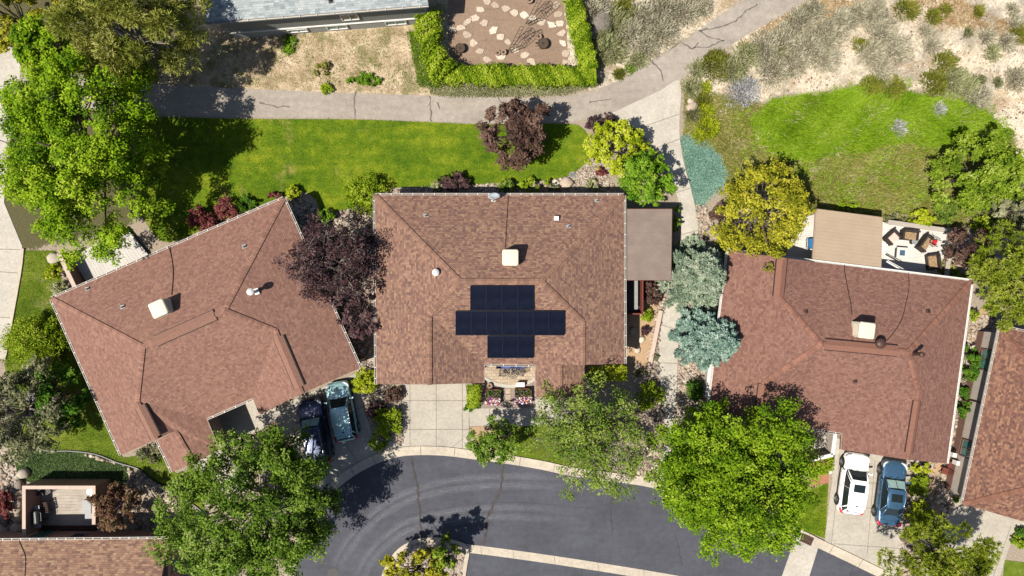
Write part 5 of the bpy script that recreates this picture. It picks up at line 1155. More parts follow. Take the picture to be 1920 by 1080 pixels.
# ------------------------------------------------------------------ cars
M['tyre'] = m_plain('tyre_rubber', (.018, .018, .019), .85, .15); M['rim'] = m_plain('alloy', (.42, .42, .43), .35, .08, metal=.8); M['carglass'] = m_glass('car_glass', (.012, .018, .02), .05); M['lamp_red'] = m_glass('tail_lamp', (.45, .012, .02), .15); M['lamp_clear'] = m_glass('head_lamp', (.5, .52, .54), .12); M['trim'] = m_plain('black_trim', (.02, .02, .022), .5, .15); M['shade'] = m_plain('sunshade_foil', (.42, .62, .58), .35, .1, metal=.3)
def car(label, px, heading, L, Wd, Ht, kind, paint, seed=0, sunroof=False, shade=None, belt=.92, glass=None, trimcol=None):
    g = P(*px, 0); r = thing('parked_car', Vector((g.x, g.y, .054)), label, 'car', 'cars parked on the driveways', heading); pm = M[paint]; hw = Wd/2
    # body: stations from nose (+x) to tail; (x, half width, deck height)
    if kind == 'sedan': st = [(.5, .66, .56), (.485, .86, .68), (.44, .95, .76), (.36, .985, .83), (.2, 1, .92), (.05, 1, .95), (-.15, 1, .96), (-.3, .995, .97), (-.4, .97, .98), (-.47, .9, .95), (-.495, .78, .86), (-.5, .7, .7)]; wb, wt, rt, rb = .255, .095, -.2, -.35
    else: st = [(.5, .66, .6), (.487, .86, .74), (.45, .95, .84), (.38, .985, .92), (.26, 1, 1.0), (.1, 1, 1.02), (-.15, 1, 1.03), (-.35, .995, 1.04), (-.45, .97, 1.04), (-.487, .9, 1.02), (-.497, .84, .9), (-.5, .78, .7)]; wb, wt, rt, rb = .255, .10, -.385, -.47
    kz = Ht/(1.46 if kind == 'sedan' else 1.62); V_ = []; F_ = []; m = 13
    for x, wf, zt in st:
        y = hw*wf; zt = zt*kz; end = abs(x) > .48
        zb = .24 if not end else .34
        ring = [(-y*.9, zb), (-y*.98, zb+.12), (-y, .5*zt+.12), (-y*.985, zt*.82), (-y*.93, zt*.95), (-y*.72, zt), (0, zt+.035*(wf))]
        ring = ring+[(-a, b) for a, b in ring[-2::-1]]
        V_ += [(x*L, a, b) for a, b in ring]
    n = len(st)
    for i in range(n-1):
        for k in range(m-1): F_.append((i*m+k, i*m+k+1, (i+1)*m+k+1, (i+1)*m+k))
        F_.append((i*m+m-1, i*m, (i+1)*m, (i+1)*m+m-1))
    mb = MB(); mb.v = V_; mb.f = F_; mb.m = [0]*len(F_); mb.uv = [[(0, 0)]*len(f) for f in F_]
    mb.f.append(tuple(range(m))); mb.m.append(0); mb.uv.append([(0, 0)]*m); mb.f.append(tuple((n-1)*m+k for k in reversed(range(m)))); mb.m.append(0); mb.uv.append([(0, 0)]*m)
    local(mb, 'body', pm, r, smooth=True, sub=2)
    zb = (st[4][2]-.03)*kz; zr = Ht; yb = hw*.9; yt = hw*.7; rt_e = rt
    bs = [(wb, yb*.88, zb-.04), (wb-.05, yb*.97, zb), (-.02, yb, zb+.02), (rb+.08, yb*.96, zb+.03), (rb, yb*.82, zb+.03)]
    ts = [(wt, yt*.9, zr-.07), (wt-.05, yt*.98, zr-.02), (-.04, yt*1.02, zr), (rt+.06, yt*.97, zr-.03), (rt, yt*.86, zr-.09)]
    def ringof(s6): return [(x*L, -y, z) for x, y, z in s6]+[(x*L, y, z) for x, y, z in s6[::-1]]
    B_, T_ = ringof(bs), ringof(ts); k = len(B_); mb = MB()
    for i in range(k):
        j = (i+1) % k
        mb.poly([B_[j], B_[i], T_[i], T_[j]])
    tops = [[Vector((x*L, -y, z)), Vector((x*L, 0, z+.05)), Vector((x*L, y, z))] for x, y, z in ts]
    for i in range(4):
        for q in range(2): mb.poly([tops[i][q], tops[i][q+1], tops[i+1][q+1], tops[i+1][q]])
    local(mb, 'glasshouse', M[glass or 'carglass'], r)
    # roof skin, proud of the glass
    e = .018; mb = MB(); ov = [[Vector((p_.x*1.0, p_.y*1.03, p_.z+e)) for p_ in t3] for t3 in tops]
    if kind != 'sedan': ov.append([Vector((v.x-.09, v.y*.97, v.z-.015)) for v in ov[-1]])
    grid = []
    for t3 in ov:
        a, b, c = t3; grid.append([Vector((a.x, a.y*1.02, a.z-.05)), a, Vector((a.x, a.y*.55, a.z*.4+b.z*.6+.006)), b, Vector((c.x, c.y*.55, c.z*.4+b.z*.6+.006)), c, Vector((c.x, c.y*1.02, c.z-.05))])
    for i in range(len(grid)-1):
        for q in range(6): mb.poly([grid[i][q], grid[i][q+1], grid[i+1][q+1], grid[i+1][q]])
    local(mb, 'roof', pm, r, smooth=True, sub=1, weld=True)
    for sgn in (0, 1):
        mb = MB(); bb = B_ if not sgn else [(x, -y, z) for x, y, z in B_]; tt = T_ if not sgn else [(x, -y, z) for x, y, z in T_]
        mb.tube([bb[0], tt[0]], .045, 6); mb.tube([bb[1], tt[1]], .02, 5); mb.tube([bb[4], tt[4]], .055, 6)
        mb.tube([bb[3], tt[3]], .05, 6)
        mb.tube([tt[q_] for q_ in range(5)], .035, 6)
        local(mb, 'pillar', pm, r, smooth=True)
    mb = MB()
    for sgn in (-1, 1): mb.tube([(x, abs(y)*1.015*sgn, z-.0) for x, y, z in B_[:5]], .018, 5); mb.bar((B_[2][0]-.05, sgn*yb*1.0, zb+.02), (T_[2][0]-.05, sgn*yt*1.035, zr-.04), .08, .02)
    local(mb, 'window_trim', M[trimcol or 'trim'], r)
    wx = (L*.5-.86, -L*.5+.86-.02) if kind == 'sedan' else (L*.5-.84, -L*.5+.82); R_ = .32 if kind == 'sedan' else .345
    for x in wx:
        for sgn in (-1, 1):
            w_ = thing('wheel', (x, sgn*(hw-.1), R_-.005), None, None); w_.parent = r
            Mx = Matrix.Rotation(-sgn*math.pi/2, 4, 'X')
            t_ = MB(); t_.lathe((0, 0, 0), [(R_*.66, .118), (R_*.9, .125), (R_, .09), (R_, -.09), (R_*.9, -.11), (R_*.6, -.11)], 26, 0, Mx); local(t_, 'tyre', M['tyre'], w_, smooth=False)
            t_ = MB(); t_.lathe((0, 0, 0), [(R_*.66, .10), (R_*.64, .126), (R_*.58, .127), (R_*.55, .10)], 24, 0, Mx); t_.lathe((0, 0, 0), [(.09, .1), (.08, .13), (.02, .135)], 12, 0, Mx)
            for s5 in range(5):
                a = 2*math.pi*s5/5; t_.bar(Mx @ Vector((.06*math.cos(a), .06*math.sin(a), .118)), Mx @ Vector((R_*.6*math.cos(a), R_*.6*math.sin(a), .118)), .05, .02)
            local(t_, 'rim', M['rim'], w_)
            a_ = MB(); pts = [(x+(R_+.055)*math.cos(q), sgn*(hw*1.0-.012), R_+(R_+.055)*math.sin(q)) for q in np.linspace(-.15, math.pi+.15, 15)]; a_.tube(pts, .035, 5); a_.lathe((0, 0, 0), [(R_+.05, 0), (R_+.05, .012)], 24, 0, Matrix.Translation((x, sgn*(hw-.005) if sgn > 0 else -hw+.005, R_)) @ Mx)
            local(a_, 'wheel_arch', M['trim'], r)
    for sgn in (-1, 1):
        zf = st[2][2]*kz
        mb = MB(); pts = [(.478*L, sgn*hw*.52, zf-.10), (.462*L, sgn*hw*.74, zf-.06), (.43*L, sgn*hw*.905, zf-.02), (.385*L, sgn*hw*.945, zf+.015)]; mb.tube(pts, [.05, .085, .085, .03], 8); local(mb, 'headlight', M['lamp_clear'], r, smooth=True)
        zq = st[-4][2]*kz
        mb = MB(); pts = [(-.49*L, sgn*hw*.5, zq-.14), (-.481*L, sgn*hw*.74, zq-.10), (-.462*L, sgn*hw*.88, zq-.07), (-.41*L, sgn*hw*.955, zq-.04)]; mb.tube(pts, [.05, .09, .1, .04], 8); local(mb, 'tail_light', M['lamp_red'], r, smooth=True)
        mb = MB(); mx = (wb-.055)*L; mb.box((mx, sgn*(hw+.1), zb+.06), (.13, .2, .13), -sgn*.25); mb.bar((mx+.02, sgn*(hw*.86), zb+.02), (mx, sgn*(hw+.04), zb+.05), .06, .04); local(mb, 'mirror', pm, r, bevel=.03)
        mb = MB()
        for xx in (.02, -.19): mb.bar((xx*L, sgn*(hw+.002), zb-.10), (xx*L-.17, sgn*(hw+.002), zb-.10), .03, .03)
        local(mb, 'door_handle', M['rim'] if kind == 'sedan' else pm, r)
        mb = MB()
        for xx in (.165, -.055, -.27): mb.bar((xx*L, sgn*(hw+.001), .34), (xx*L-.03, sgn*(hw*.99+.001), zb-.06), .012, .01)
        mb.bar((.3*L, sgn*(hw*.985), .27), (-.3*L, sgn*(hw*.985), .27), .05, .08); local(mb, 'sill_trim', M['trim'], r)
    mb = MB(); mb.box((.497*L, 0, .5), (.05, hw*1.1, .16)); local(mb, 'grille', M['trim'], r, bevel=.015)
    for xx, wy, zz_ in ((.49, 1.5, .3), (-.496, 1.4, .36)): mb = MB(); mb.box((xx*L, 0, zz_), (.06, hw*wy, .12)); local(mb, 'bumper', M['trim'], r, bevel=.015)
    mb = MB(); zw = zb-.01
    for y0 in (-.32, .2): mb.tube([((wb+.012)*L, y0*hw, zw+.035), ((wb-.03)*L, y0*hw+.42, zw+.12)], .012, 5)
    local(mb, 'wiper', M['black'], r)
    hx = (wb+.02)*L; zz = [s_[2]*kz for s_ in st]
    for sgn in (-1, 1):
        hood = MB(); hood.tube([(.455*L, sgn*hw*.5, zz[2]+.0), (.36*L, sgn*hw*.66, zz[3]+.012), (hx, sgn*hw*.78, zz[4]+.006)], .011, 5)
        local(hood, 'bonnet_crease', pm, r, smooth=True)
    if sunroof:
        x0, x1 = (wt-.07)*L, (wt-.07)*L-.55; mb = MB(); gr = [[Vector((x, y, zr+.05+e+.018-abs(y)**2*.13)) for y in np.linspace(-.42, .42, 5)*hw/.93] for x in (x0, (x0+x1)/2, x1)]
        for i in range(2):
            for q in range(4): mb.poly([gr[i][q], gr[i][q+1], gr[i+1][q+1], gr[i+1][q]])
        o_ = local(mb, 'sunroof', M['carglass'], r); s_ = o_.modifiers.new('s', 'SOLIDIFY'); s_.thickness = .02
    if shade:
        b5, t5 = Vector(((wb-.015)*L, 0, zb+.04)), Vector(((wt+.015)*L, 0, zr-.045))
        for sgn in (-1, 1):
            mb = MB(); q4 = []
            for f, wy in ((.12, yb*.82), (.92, yt*.84)):
                c = b5.lerp(t5, f)+Vector((.02, 0, .035))
                q4 += [c+Vector((-.05, sgn*.02, 0)), c+Vector((-.07, sgn*wy, -.01))] if f < .5 else [c+Vector((-.05, sgn*wy, -.01)), c+Vector((-.02, sgn*.02, 0))]
            mb.poly(q4); o_ = local(mb, 'sunshade', M[shade], r); s_ = o_.modifiers.new('s', 'SOLIDIFY'); s_.thickness = .012
    if kind == 'sedan':
        mb = MB(); mb.bar((-.405*L, -hw*.78, st[-4][2]*kz+.012), (-.405*L, hw*.78, st[-4][2]*kz+.012), .012, .008); local(mb, 'boot_gap', M['trim'], r)
    else:
        mb = MB(); mb.box((rt*L-.06, 0, zr-.03), (.18, yt*1.7, .035)); local(mb, 'spoiler', pm, r, bevel=.012)
        mb = MB()
        for sgn in (-1, 1): mb.tube([(wt*L-.2, sgn*yt*.9, zr+.05), (rt*L+.2, sgn*yt*.88, zr+.035)], .018, 6)
        if trimcol != 'white': local(mb, 'roof_rail', M['rim'], r)
    mb = MB(); mb.lathe((0, 0, 0), [(.03, 0), (.015, .07), (.004, .11)], 8, 0, Matrix.Translation((rt*L+.28, 0, zr+.045))); local(mb, 'aerial', M['black'], r)
    return r
M['paint_white'] = m_paint('paint_white', (.8, .8, .8), .5, .3, 0); M['paint_blue'] = m_paint('paint_blue', (.048, .112, .195), .8, .3, .45); M['paint_silver'] = m_paint('paint_silver', (.26, .43, .46), .7, .34, .4); M['paint_navy'] = m_paint('paint_navy', (.02, .032, .085), .6, .42, .3)
A90 = math.pi/2
car('white hatchback with sunroof on the right driveway', (1591,901), A90-.145, 4.45, 1.84, 1.58, 'suv', 'paint_white', sunroof=True, trimcol='white')
car('blue sedan with folded windscreen shade on the right driveway', (1661,919), A90-.13, 4.8, 1.83, 1.45, 'sedan', 'paint_blue', sunroof=True, shade='shade')
car('silver hatchback in dappled shade on the left driveway', (646,768), A90+.20, 4.4, 1.8, 1.52, 'suv', 'paint_silver', glass='carglass')
car('dark navy car under the tree on the left driveway', (596,806), A90+.20, 4.9, 1.9, 1.66, 'suv', 'paint_navy', shade='shade')
# ------------------------------------------------------------------ vegetation
LF = {
 'maple': m_leaf('leaf_maple', [(.04,.092,.004), (.094,.185,.005), (.155,.262,.007), (.228,.33,.012), (.325,.41,.04)]),
 'maple2': m_leaf('leaf_maple_yellow', [(.03,.07,.004), (.073,.145,.005), (.125,.215,.007), (.19,.285,.011), (.29,.375,.04)]),
 'deep': m_leaf('leaf_deep', [(.045,.085,.006), (.09,.15,.009), (.14,.21,.013), (.2,.27,.022), (.29,.35,.07)]),
 'deep2': m_leaf('leaf_deep_green', [(.024,.052,.006), (.053,.105,.01), (.092,.16,.014), (.145,.225,.024), (.235,.295,.085)]),
 'grey': m_leaf('leaf_greygreen', [(.055,.065,.028), (.1,.11,.05), (.15,.16,.075), (.21,.21,.11), (.3,.29,.18)]),
 'ash': m_leaf('leaf_thin_green', [(.045,.085,.012), (.085,.145,.018), (.135,.2,.026), (.195,.255,.04), (.28,.32,.08)]),
 'olive': m_leaf('leaf_olive_yellow', [(.085,.095,.006), (.18,.185,.01), (.275,.265,.018), (.37,.345,.03), (.47,.43,.06)]),
 'purple': m_leaf('leaf_purple', [(.02,.011,.014), (.04,.021,.024), (.062,.032,.036), (.092,.05,.054), (.15,.095,.09)], .22),
 'redtree': m_leaf('leaf_red_brown', [(.03,.018,.015), (.063,.035,.028), (.095,.054,.042), (.135,.08,.06), (.185,.12,.09)], .25),
 'barberry': m_leaf('leaf_barberry', [(.05,.012,.014), (.1,.022,.026), (.17,.04,.045), (.24,.07,.07), (.2,.13,.08)], .25),
 'crab': m_leaf('leaf_crab', [(.05,.02,.014), (.10,.045,.03), (.14,.09,.045), (.17,.13,.06), (.24,.10,.08)], .25),
 'pine': m_leaf('needle_pine', [(.075,.095,.014), (.155,.18,.022), (.24,.26,.045), (.33,.335,.08), (.45,.43,.15)], .2),
 'pine2': m_leaf('needle_pine_green', [(.07,.105,.006), (.135,.185,.011), (.2,.25,.018), (.27,.315,.035), (.36,.38,.09)], .2),
 'spruce': m_leaf('needle_blue_spruce', [(.04,.08,.065), (.09,.165,.135), (.155,.25,.205), (.235,.34,.285), (.36,.45,.39)], .15),
 'spruce2': m_leaf('needle_grey_spruce', [(.05,.075,.05), (.105,.155,.105), (.18,.24,.165), (.27,.335,.24), (.4,.43,.33)], .15),
 'lime': m_leaf('leaf_lime', [(.1,.15,.004), (.2,.26,.006), (.29,.34,.01), (.37,.41,.03), (.45,.46,.07)]),
 'hedge': m_leaf('leaf_hedge', [(.05,.095,.004), (.11,.175,.006), (.175,.255,.01), (.255,.325,.018), (.35,.4,.06)]),
 'box': m_leaf('leaf_boxwood', [(.035,.09,.004), (.075,.165,.008), (.12,.23,.012), (.175,.285,.02), (.24,.34,.04)]),
 'yew': m_leaf('leaf_yew', [(.015,.05,.005), (.035,.1,.008), (.06,.14,.012), (.09,.175,.016), (.12,.2,.02)]),
 'sage': m_leaf('leaf_sage', [(.13,.12,.08), (.23,.21,.145), (.325,.3,.215), (.41,.38,.28), (.52,.48,.37)], .15),
 'sagegreen': m_leaf('leaf_sage_green', [(.1,.115,.05), (.18,.195,.085), (.26,.27,.13), (.33,.33,.18), (.42,.41,.25)], .2),
 'rabbit': m_leaf('leaf_rabbitbrush', [(.05,.065,.008), (.1,.12,.014), (.155,.165,.022), (.21,.205,.035), (.28,.25,.07)], .25),
 'silver': m_leaf('leaf_silver_grey', [(.16,.16,.155), (.25,.25,.25), (.33,.33,.335), (.42,.42,.43), (.5,.5,.5)], .15),
 'dry': m_leaf('blade_straw', [(.2,.15,.08), (.3,.235,.14), (.4,.32,.2), (.48,.4,.27), (.55,.48,.36)], .3),
 'rust': m_leaf('blade_rust', [(.13,.08,.035), (.24,.15,.065), (.34,.23,.11), (.42,.31,.17), (.5,.4,.25)], .25),
 'blade': m_leaf('blade_green', [(.07,.15,.005), (.12,.22,.008), (.175,.285,.012), (.24,.35,.022), (.34,.41,.09)], .35),
 'weed': m_leaf('blade_weed', [(.09,.095,.012), (.15,.16,.022), (.22,.22,.045), (.3,.275,.09), (.42,.37,.19)], .3),
 'lawnb': m_leaf('blade_lawn', [(.045,.08,.004), (.085,.125,.006), (.125,.165,.009), (.18,.2,.015), (.27,.24,.06)], .35),
 'teal': m_leaf('leaf_blue_green', [(.08,.15,.115), (.13,.245,.195), (.18,.315,.255), (.235,.385,.315), (.31,.44,.36)], .2),
 'ivy': m_leaf('leaf_ivy', [(.035,.075,.025), (.07,.13,.035), (.115,.185,.055), (.165,.23,.08), (.25,.29,.13)], .25),
}
def sph(n, rs, up=0.0):
    v = rs.normal(size=(n, 3)); v /= np.linalg.norm(v, axis=1, keepdims=True)
    if up: v[:, 2] += up; v /= np.linalg.norm(v, axis=1, keepdims=True)
    return v
def lumps(rs, k=5): return rs.normal(size=(k, 3)), rs.uniform(0, 6.28, k), rs.uniform(1.5, 4.0, k)
def lumpf(d, L): 
    a, ph, fr = L; return sum(np.sin(fr[i]*(d@a[i])+ph[i]) for i in range(len(ph)))/len(ph)
def crown_leaves(rs, c, rad, nclump, nleaf, size, clump=.24, uneven=.3, fill=.45, zcut=-.55, aspect=.6, core=True, up=.75, sub=7):
    """foliage in lobes of many small leaf clumps: returns V, F, tint, lobe centres"""
    L = lumps(rs); d = sph(nclump*3, rs); d = d[d[:, 2] > zcut][:nclump]; n = len(d)
    r = rs.uniform(fill, 1, n)**.7*(1+uneven*lumpf(d, L)); rad = np.array(rad)
    cc = np.array(c)+d*rad*r[:, None]; rc = min(rad[0], rad[1])*clump*rs.uniform(.6, 1.35, n)
    ct = np.clip(rs.normal(.5, .13, n), 0, 1)
    si = np.repeat(np.arange(n), sub); sd_ = sph(len(si), rs, .3); sp_ = cc[si]+sd_*(rc[si]*rs.uniform(.35, 1.0, len(si)))[:, None]*np.array([1.15, 1.15, .75]); sr = rc[si]*rs.uniform(.28, .55, len(si)); st_ = np.clip(ct[si]+rs.normal(0, .15, len(si)), 0, 1)
    k = np.maximum(2, (nleaf*sr**2/(sr**2).sum()).astype(int)); ci = np.repeat(np.arange(len(si)), k); m = len(ci)
    ld = sph(m, rs, .3); rr = rs.uniform(.2, 1.15, m)**.6
    P_ = sp_[ci]+ld*sr[ci][:, None]*rr[:, None]*np.array([1.15, 1.15, .8])
    N_ = ld*.6+np.array([0, 0, up])+rs.normal(size=(m, 3))*.42
    V, F = leaves(P_, N_, size, rs, aspect)
    tint = np.clip(st_[ci]+rs.normal(0, .17, m), 0, 1)
    return V, F, tint, cc, rc
def limbs(rs, base, cc, top_f=.45, r0=.2, bend=.12, twig=0, mb=None, lead=None):
    mb = mb or MB(); base = Vector(base); cen = Vector(cc.mean(0)); fork = base.lerp(Vector((cen.x, cen.y, cen.z)), top_f) if lead is None else Vector(lead)
    mid = base.lerp(fork, .5)+Vector((rs.normal(0, .06), rs.normal(0, .06), 0))
    mb.tube([base-Vector((0, 0, .1)), base+Vector((0, 0, .25)), mid, fork], [r0*1.5, r0*1.08, r0*.9, r0*.75], 9)
    mb.tube([fork, fork.lerp(cen, .6), Vector((cen.x, cen.y, cc[:, 2].max()-.4))], [r0*.75, r0*.5, r0*.15], 7)
    for p in cc:
        p = Vector(p); t0 = rs.uniform(0, .55); s = fork.lerp(Vector((cen.x, cen.y, cen.z+.3)), t0); L = (p-s).length
        if L < .3: continue
        m1 = s.lerp(p, .35)+Vector(rs.normal(0, bend*L*.35, 3))+Vector((0, 0, .08*L)); m2 = s.lerp(p, .7)+Vector(rs.normal(0, bend*L*.3, 3))
        rr = r0*.34*min(1, L/4+.3); mb.tube([s, m1, m2, p], [rr, rr*.7, rr*.45, rr*.14], 5, cap=False)
        for _ in range(twig):
            q = m2.lerp(p, rs.uniform(0, 1)); e = q+Vector(rs.normal(0, .5, 3))+Vector((0, 0, .15)); mb.tube([q, q.lerp(e, .5)+Vector(rs.normal(0, .05, 3)), e], [rr*.3, rr*.2, .006], 3, cap=False)
    return mb
def tree(px, zc, rpx, rz, label, leaf, nclump=60, nleaf=14000, size=.16, seed=1, bark='bark', name='leafy_tree', group=None, twig=0, r0=.2, limb_n=26, base_px=None, **k):
    rs = np.random.RandomState(seed); c = P(*px, zc); s = (1-zc/H)/25; rad = (rpx[0]*s, rpx[1]*s, rz)
    bz = float(ground_z(np.array([c.x]), np.array([c.y]))[0]); b = Vector((c.x+rs.normal(0, .2), c.y+rs.normal(0, .2), bz)) if base_px is None else P(*base_px, 0)
    r = thing(name, b, label, 'tree', group)
    V, F, t_, cc, rc = crown_leaves(rs, c, rad, nclump, nleaf, size, **k)
    V[:, 2] = np.maximum(V[:, 2], bz+.25)
    np_mesh('crown', V-np.array(b), F, LF[leaf], t_, parent=r)
    sel = cc[rs.permutation(len(cc))[:limb_n]]; limbs(rs, b, sel, r0=r0, twig=twig).build('trunk', M[bark], r, smooth=True)
    return r
def shrub(px, rpx, ht, label, leaf, nleaf=900, size=.085, seed=None, name='shrub', group=None, cat='shrub', nclump=None, clump=.34, uneven=.18, flat=1.0, aspect=.6, up=.5, stems=True, z0=None, rot=0.0):
    seed = int(px[0]*13+px[1]*7) if seed is None else seed
    rs = np.random.RandomState(seed); zc = ht*.42; c = P(*px, zc); s = (1-zc/H)/25; rx, ry = (rpx if hasattr(rpx, '__len__') else (rpx, rpx)); bz = float(ground_z(np.array([c.x]), np.array([c.y]))[0]) if z0 is None else z0
    rad = np.array([rx*s, ry*s, ht*.58]); nclump = nclump or max(10, int(26*min(rad[0], rad[1])+8))
    V, F, t_, cc, rc = crown_leaves(rs, (0, 0, zc), rad*np.array([.86, .86, .8]), nclump, nleaf, size, clump=clump, uneven=uneven, fill=.5, zcut=-.35, aspect=aspect, up=up)
    V[:, 2] = np.maximum(V[:, 2], .03)
    if rot: V[:, :2] = V[:, :2] @ np.array([[math.cos(rot), math.sin(rot)], [-math.sin(rot), math.cos(rot)]])
    nf = len(F); mats = [LF[leaf], M['bark']]; mi = np.zeros(nf, int)
    if stems:
        sb = MB()
        for q in cc[:10]: sb.poly([(-.02, 0, 0), (.02, 0, 0), (q[0]+.006, q[1], q[2]), (q[0]-.006, q[1], q[2])]); sb.poly([(0, -.02, 0), (0, .02, 0), (q[0], q[1]+.006, q[2]), (q[0], q[1]-.006, q[2])])
        F = np.vstack([F, np.arange(len(sb.v)).reshape(-1, 4)+len(V)]); V = np.vstack([V, np.array(sb.v)]); t_ = np.concatenate([t_, np.zeros(len(sb.f))]); mi = np.concatenate([mi, np.ones(len(sb.f), int)])
    o = np_mesh(name, V, F, None, t_, mats=mats, mi=mi); o.location = (c.x, c.y, bz); return tag(o, label, cat, group)
def needles(rs, P_, D_, ln, wd):
    """thin quads from P_ along D_"""
    n = len(P_); D_ = D_/np.linalg.norm(D_, axis=1, keepdims=True); r = rs.normal(size=(n, 3)); S = np.cross(D_, r); S /= np.linalg.norm(S, axis=1, keepdims=True)
    l = (ln*rs.uniform(.6, 1.2, n))[:, None] if np.isscalar(ln) else ln[:, None]
    w0 = S*wd*.5; return np.stack([P_-w0, P_+w0, P_+D_*l+w0*.4, P_+D_*l-w0*.4], 1).reshape(-1, 3), np.arange(4*n).reshape(n, 4)
def pine(px, zc, rpx, rz, label, leaf, ntuft, per, seed, ln=.24, wd=.035, name='pine_tree', clump=.22, nclump=50, r0=.22, fill=.35, twig=1, bark='bark', uneven=.35):
    rs = np.random.RandomState(seed); c = P(*px, zc); s = (1-zc/H)/25; rad = np.array([rpx[0]*s, rpx[1]*s, rz]); b = Vector((c.x, c.y, 0)); r = thing(name, b, label, 'tree')
    L = lumps(rs); d = sph(nclump*3, rs); d = d[d[:, 2] > -.5][:nclump]; n = len(d); cc = np.array(c)+d*rad*(rs.uniform(fill, 1, n)**.6*(1+uneven*lumpf(d, L)))[:, None]; rc = min(rad[:2])*clump*rs.uniform(.6, 1.3, n)
    ci = rs.randint(0, n, ntuft); td = sph(ntuft, rs, .35); tp = cc[ci]+td*(rc[ci]*rs.uniform(.5, 1.05, ntuft))[:, None]*np.array([1.15, 1.15, .75])
    ct = np.clip(rs.normal(.5, .18, n), 0, 1)
    k = np.repeat(np.arange(ntuft), per); D_ = td[k]*1.0+np.array([0, 0, .35])+rs.normal(size=(len(k), 3))*.62; V, F = needles(rs, tp[k], D_, ln, wd)
    tint = np.clip(ct[ci][k]+rs.normal(0, .1, ntuft)[k]+rs.normal(0, .13, len(k)), 0, 1)
    np_mesh('crown', V-np.array(b), F, LF[leaf], tint, parent=r); limbs(rs, b, cc[:40], r0=r0, twig=twig, top_f=.55).build('trunk', M[bark], r, smooth=True); return r
def spruce(px, top, rpx, label, leaf, seed, n=20000, name='blue_spruce', base_px=None, cone=.85):
    """conical conifer: whorls of drooping boughs with side shoots"""
    rs = np.random.RandomState(seed); zc = top*.3; c = P(*px, zc); b = Vector((c.x, c.y, 0)); R_ = rpx*(1-zc/H)/25; r = thing(name, b, label, 'tree'); mb = MB(); mb.tube([(0, 0, -.1), (0, 0, top*.5), (0, 0, top)], [.16, .1, .015], 8)
    Ps = []; Ds = []; T_ = []; nb = 0; z = .25
    lump = lumps(rs)
    while z < top-.15:
        f = z/top; nbr = int(12*(1-f)**.6)+5; rr0 = R_*(1-f)**cone
        for k in range(nbr):
            a = 2*math.pi*k/nbr+rs.uniform(-.25, .25)+nb*.7; dd = np.array([[math.cos(a), math.sin(a), f]]); rr = rr0*rs.uniform(.72, 1.1)*(1+.22*lumpf(dd*2, lump)[0]); zz = z+rs.uniform(-.12, .12); u = np.array([math.cos(a), math.sin(a), 0]); w_ = np.array([-u[1], u[0], 0])
            tipz = zz-.10*rr+.0; mb.tube([(0, 0, zz), tuple(u*rr*.5+np.array([0, 0, zz-.02*rr])), tuple(u*rr*.95+np.array([0, 0, tipz+.05]))], [.03*(1-f)+.012, .018, .005], 4, cap=False)
            bt = rs.normal(0, .14); m = max(8, int(n*rr/(R_*125))); s = rs.uniform(.18, 1.0, m)**.75; side = rs.uniform(-1, 1, m)*(.2*(1.05-s)+.05)*rr*.9
            p = u[None]*(s*rr)[:, None]+w_[None]*side[:, None]; p[:, 2] = zz-.10*rr*s**1.5+rs.normal(0, .04, m)+.08*s
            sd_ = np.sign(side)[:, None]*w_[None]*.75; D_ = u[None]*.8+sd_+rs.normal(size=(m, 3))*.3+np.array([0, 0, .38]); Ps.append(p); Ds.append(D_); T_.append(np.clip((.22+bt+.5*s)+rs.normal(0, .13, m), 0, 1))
        z += .36*(1-.35*f); nb += 1
    Ps, Ds, T_ = map(np.concatenate, (Ps, Ds, T_)); V = []; F = []; k = np.repeat(np.arange(len(Ps)), 3)
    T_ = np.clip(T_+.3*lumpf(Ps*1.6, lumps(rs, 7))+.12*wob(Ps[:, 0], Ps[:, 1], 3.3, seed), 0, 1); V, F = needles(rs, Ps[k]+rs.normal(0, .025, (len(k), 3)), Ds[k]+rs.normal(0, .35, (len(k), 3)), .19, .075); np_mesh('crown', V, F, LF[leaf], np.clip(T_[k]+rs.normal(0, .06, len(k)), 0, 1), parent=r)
    local(mb, 'trunk', M['bark'], r, smooth=True); return r
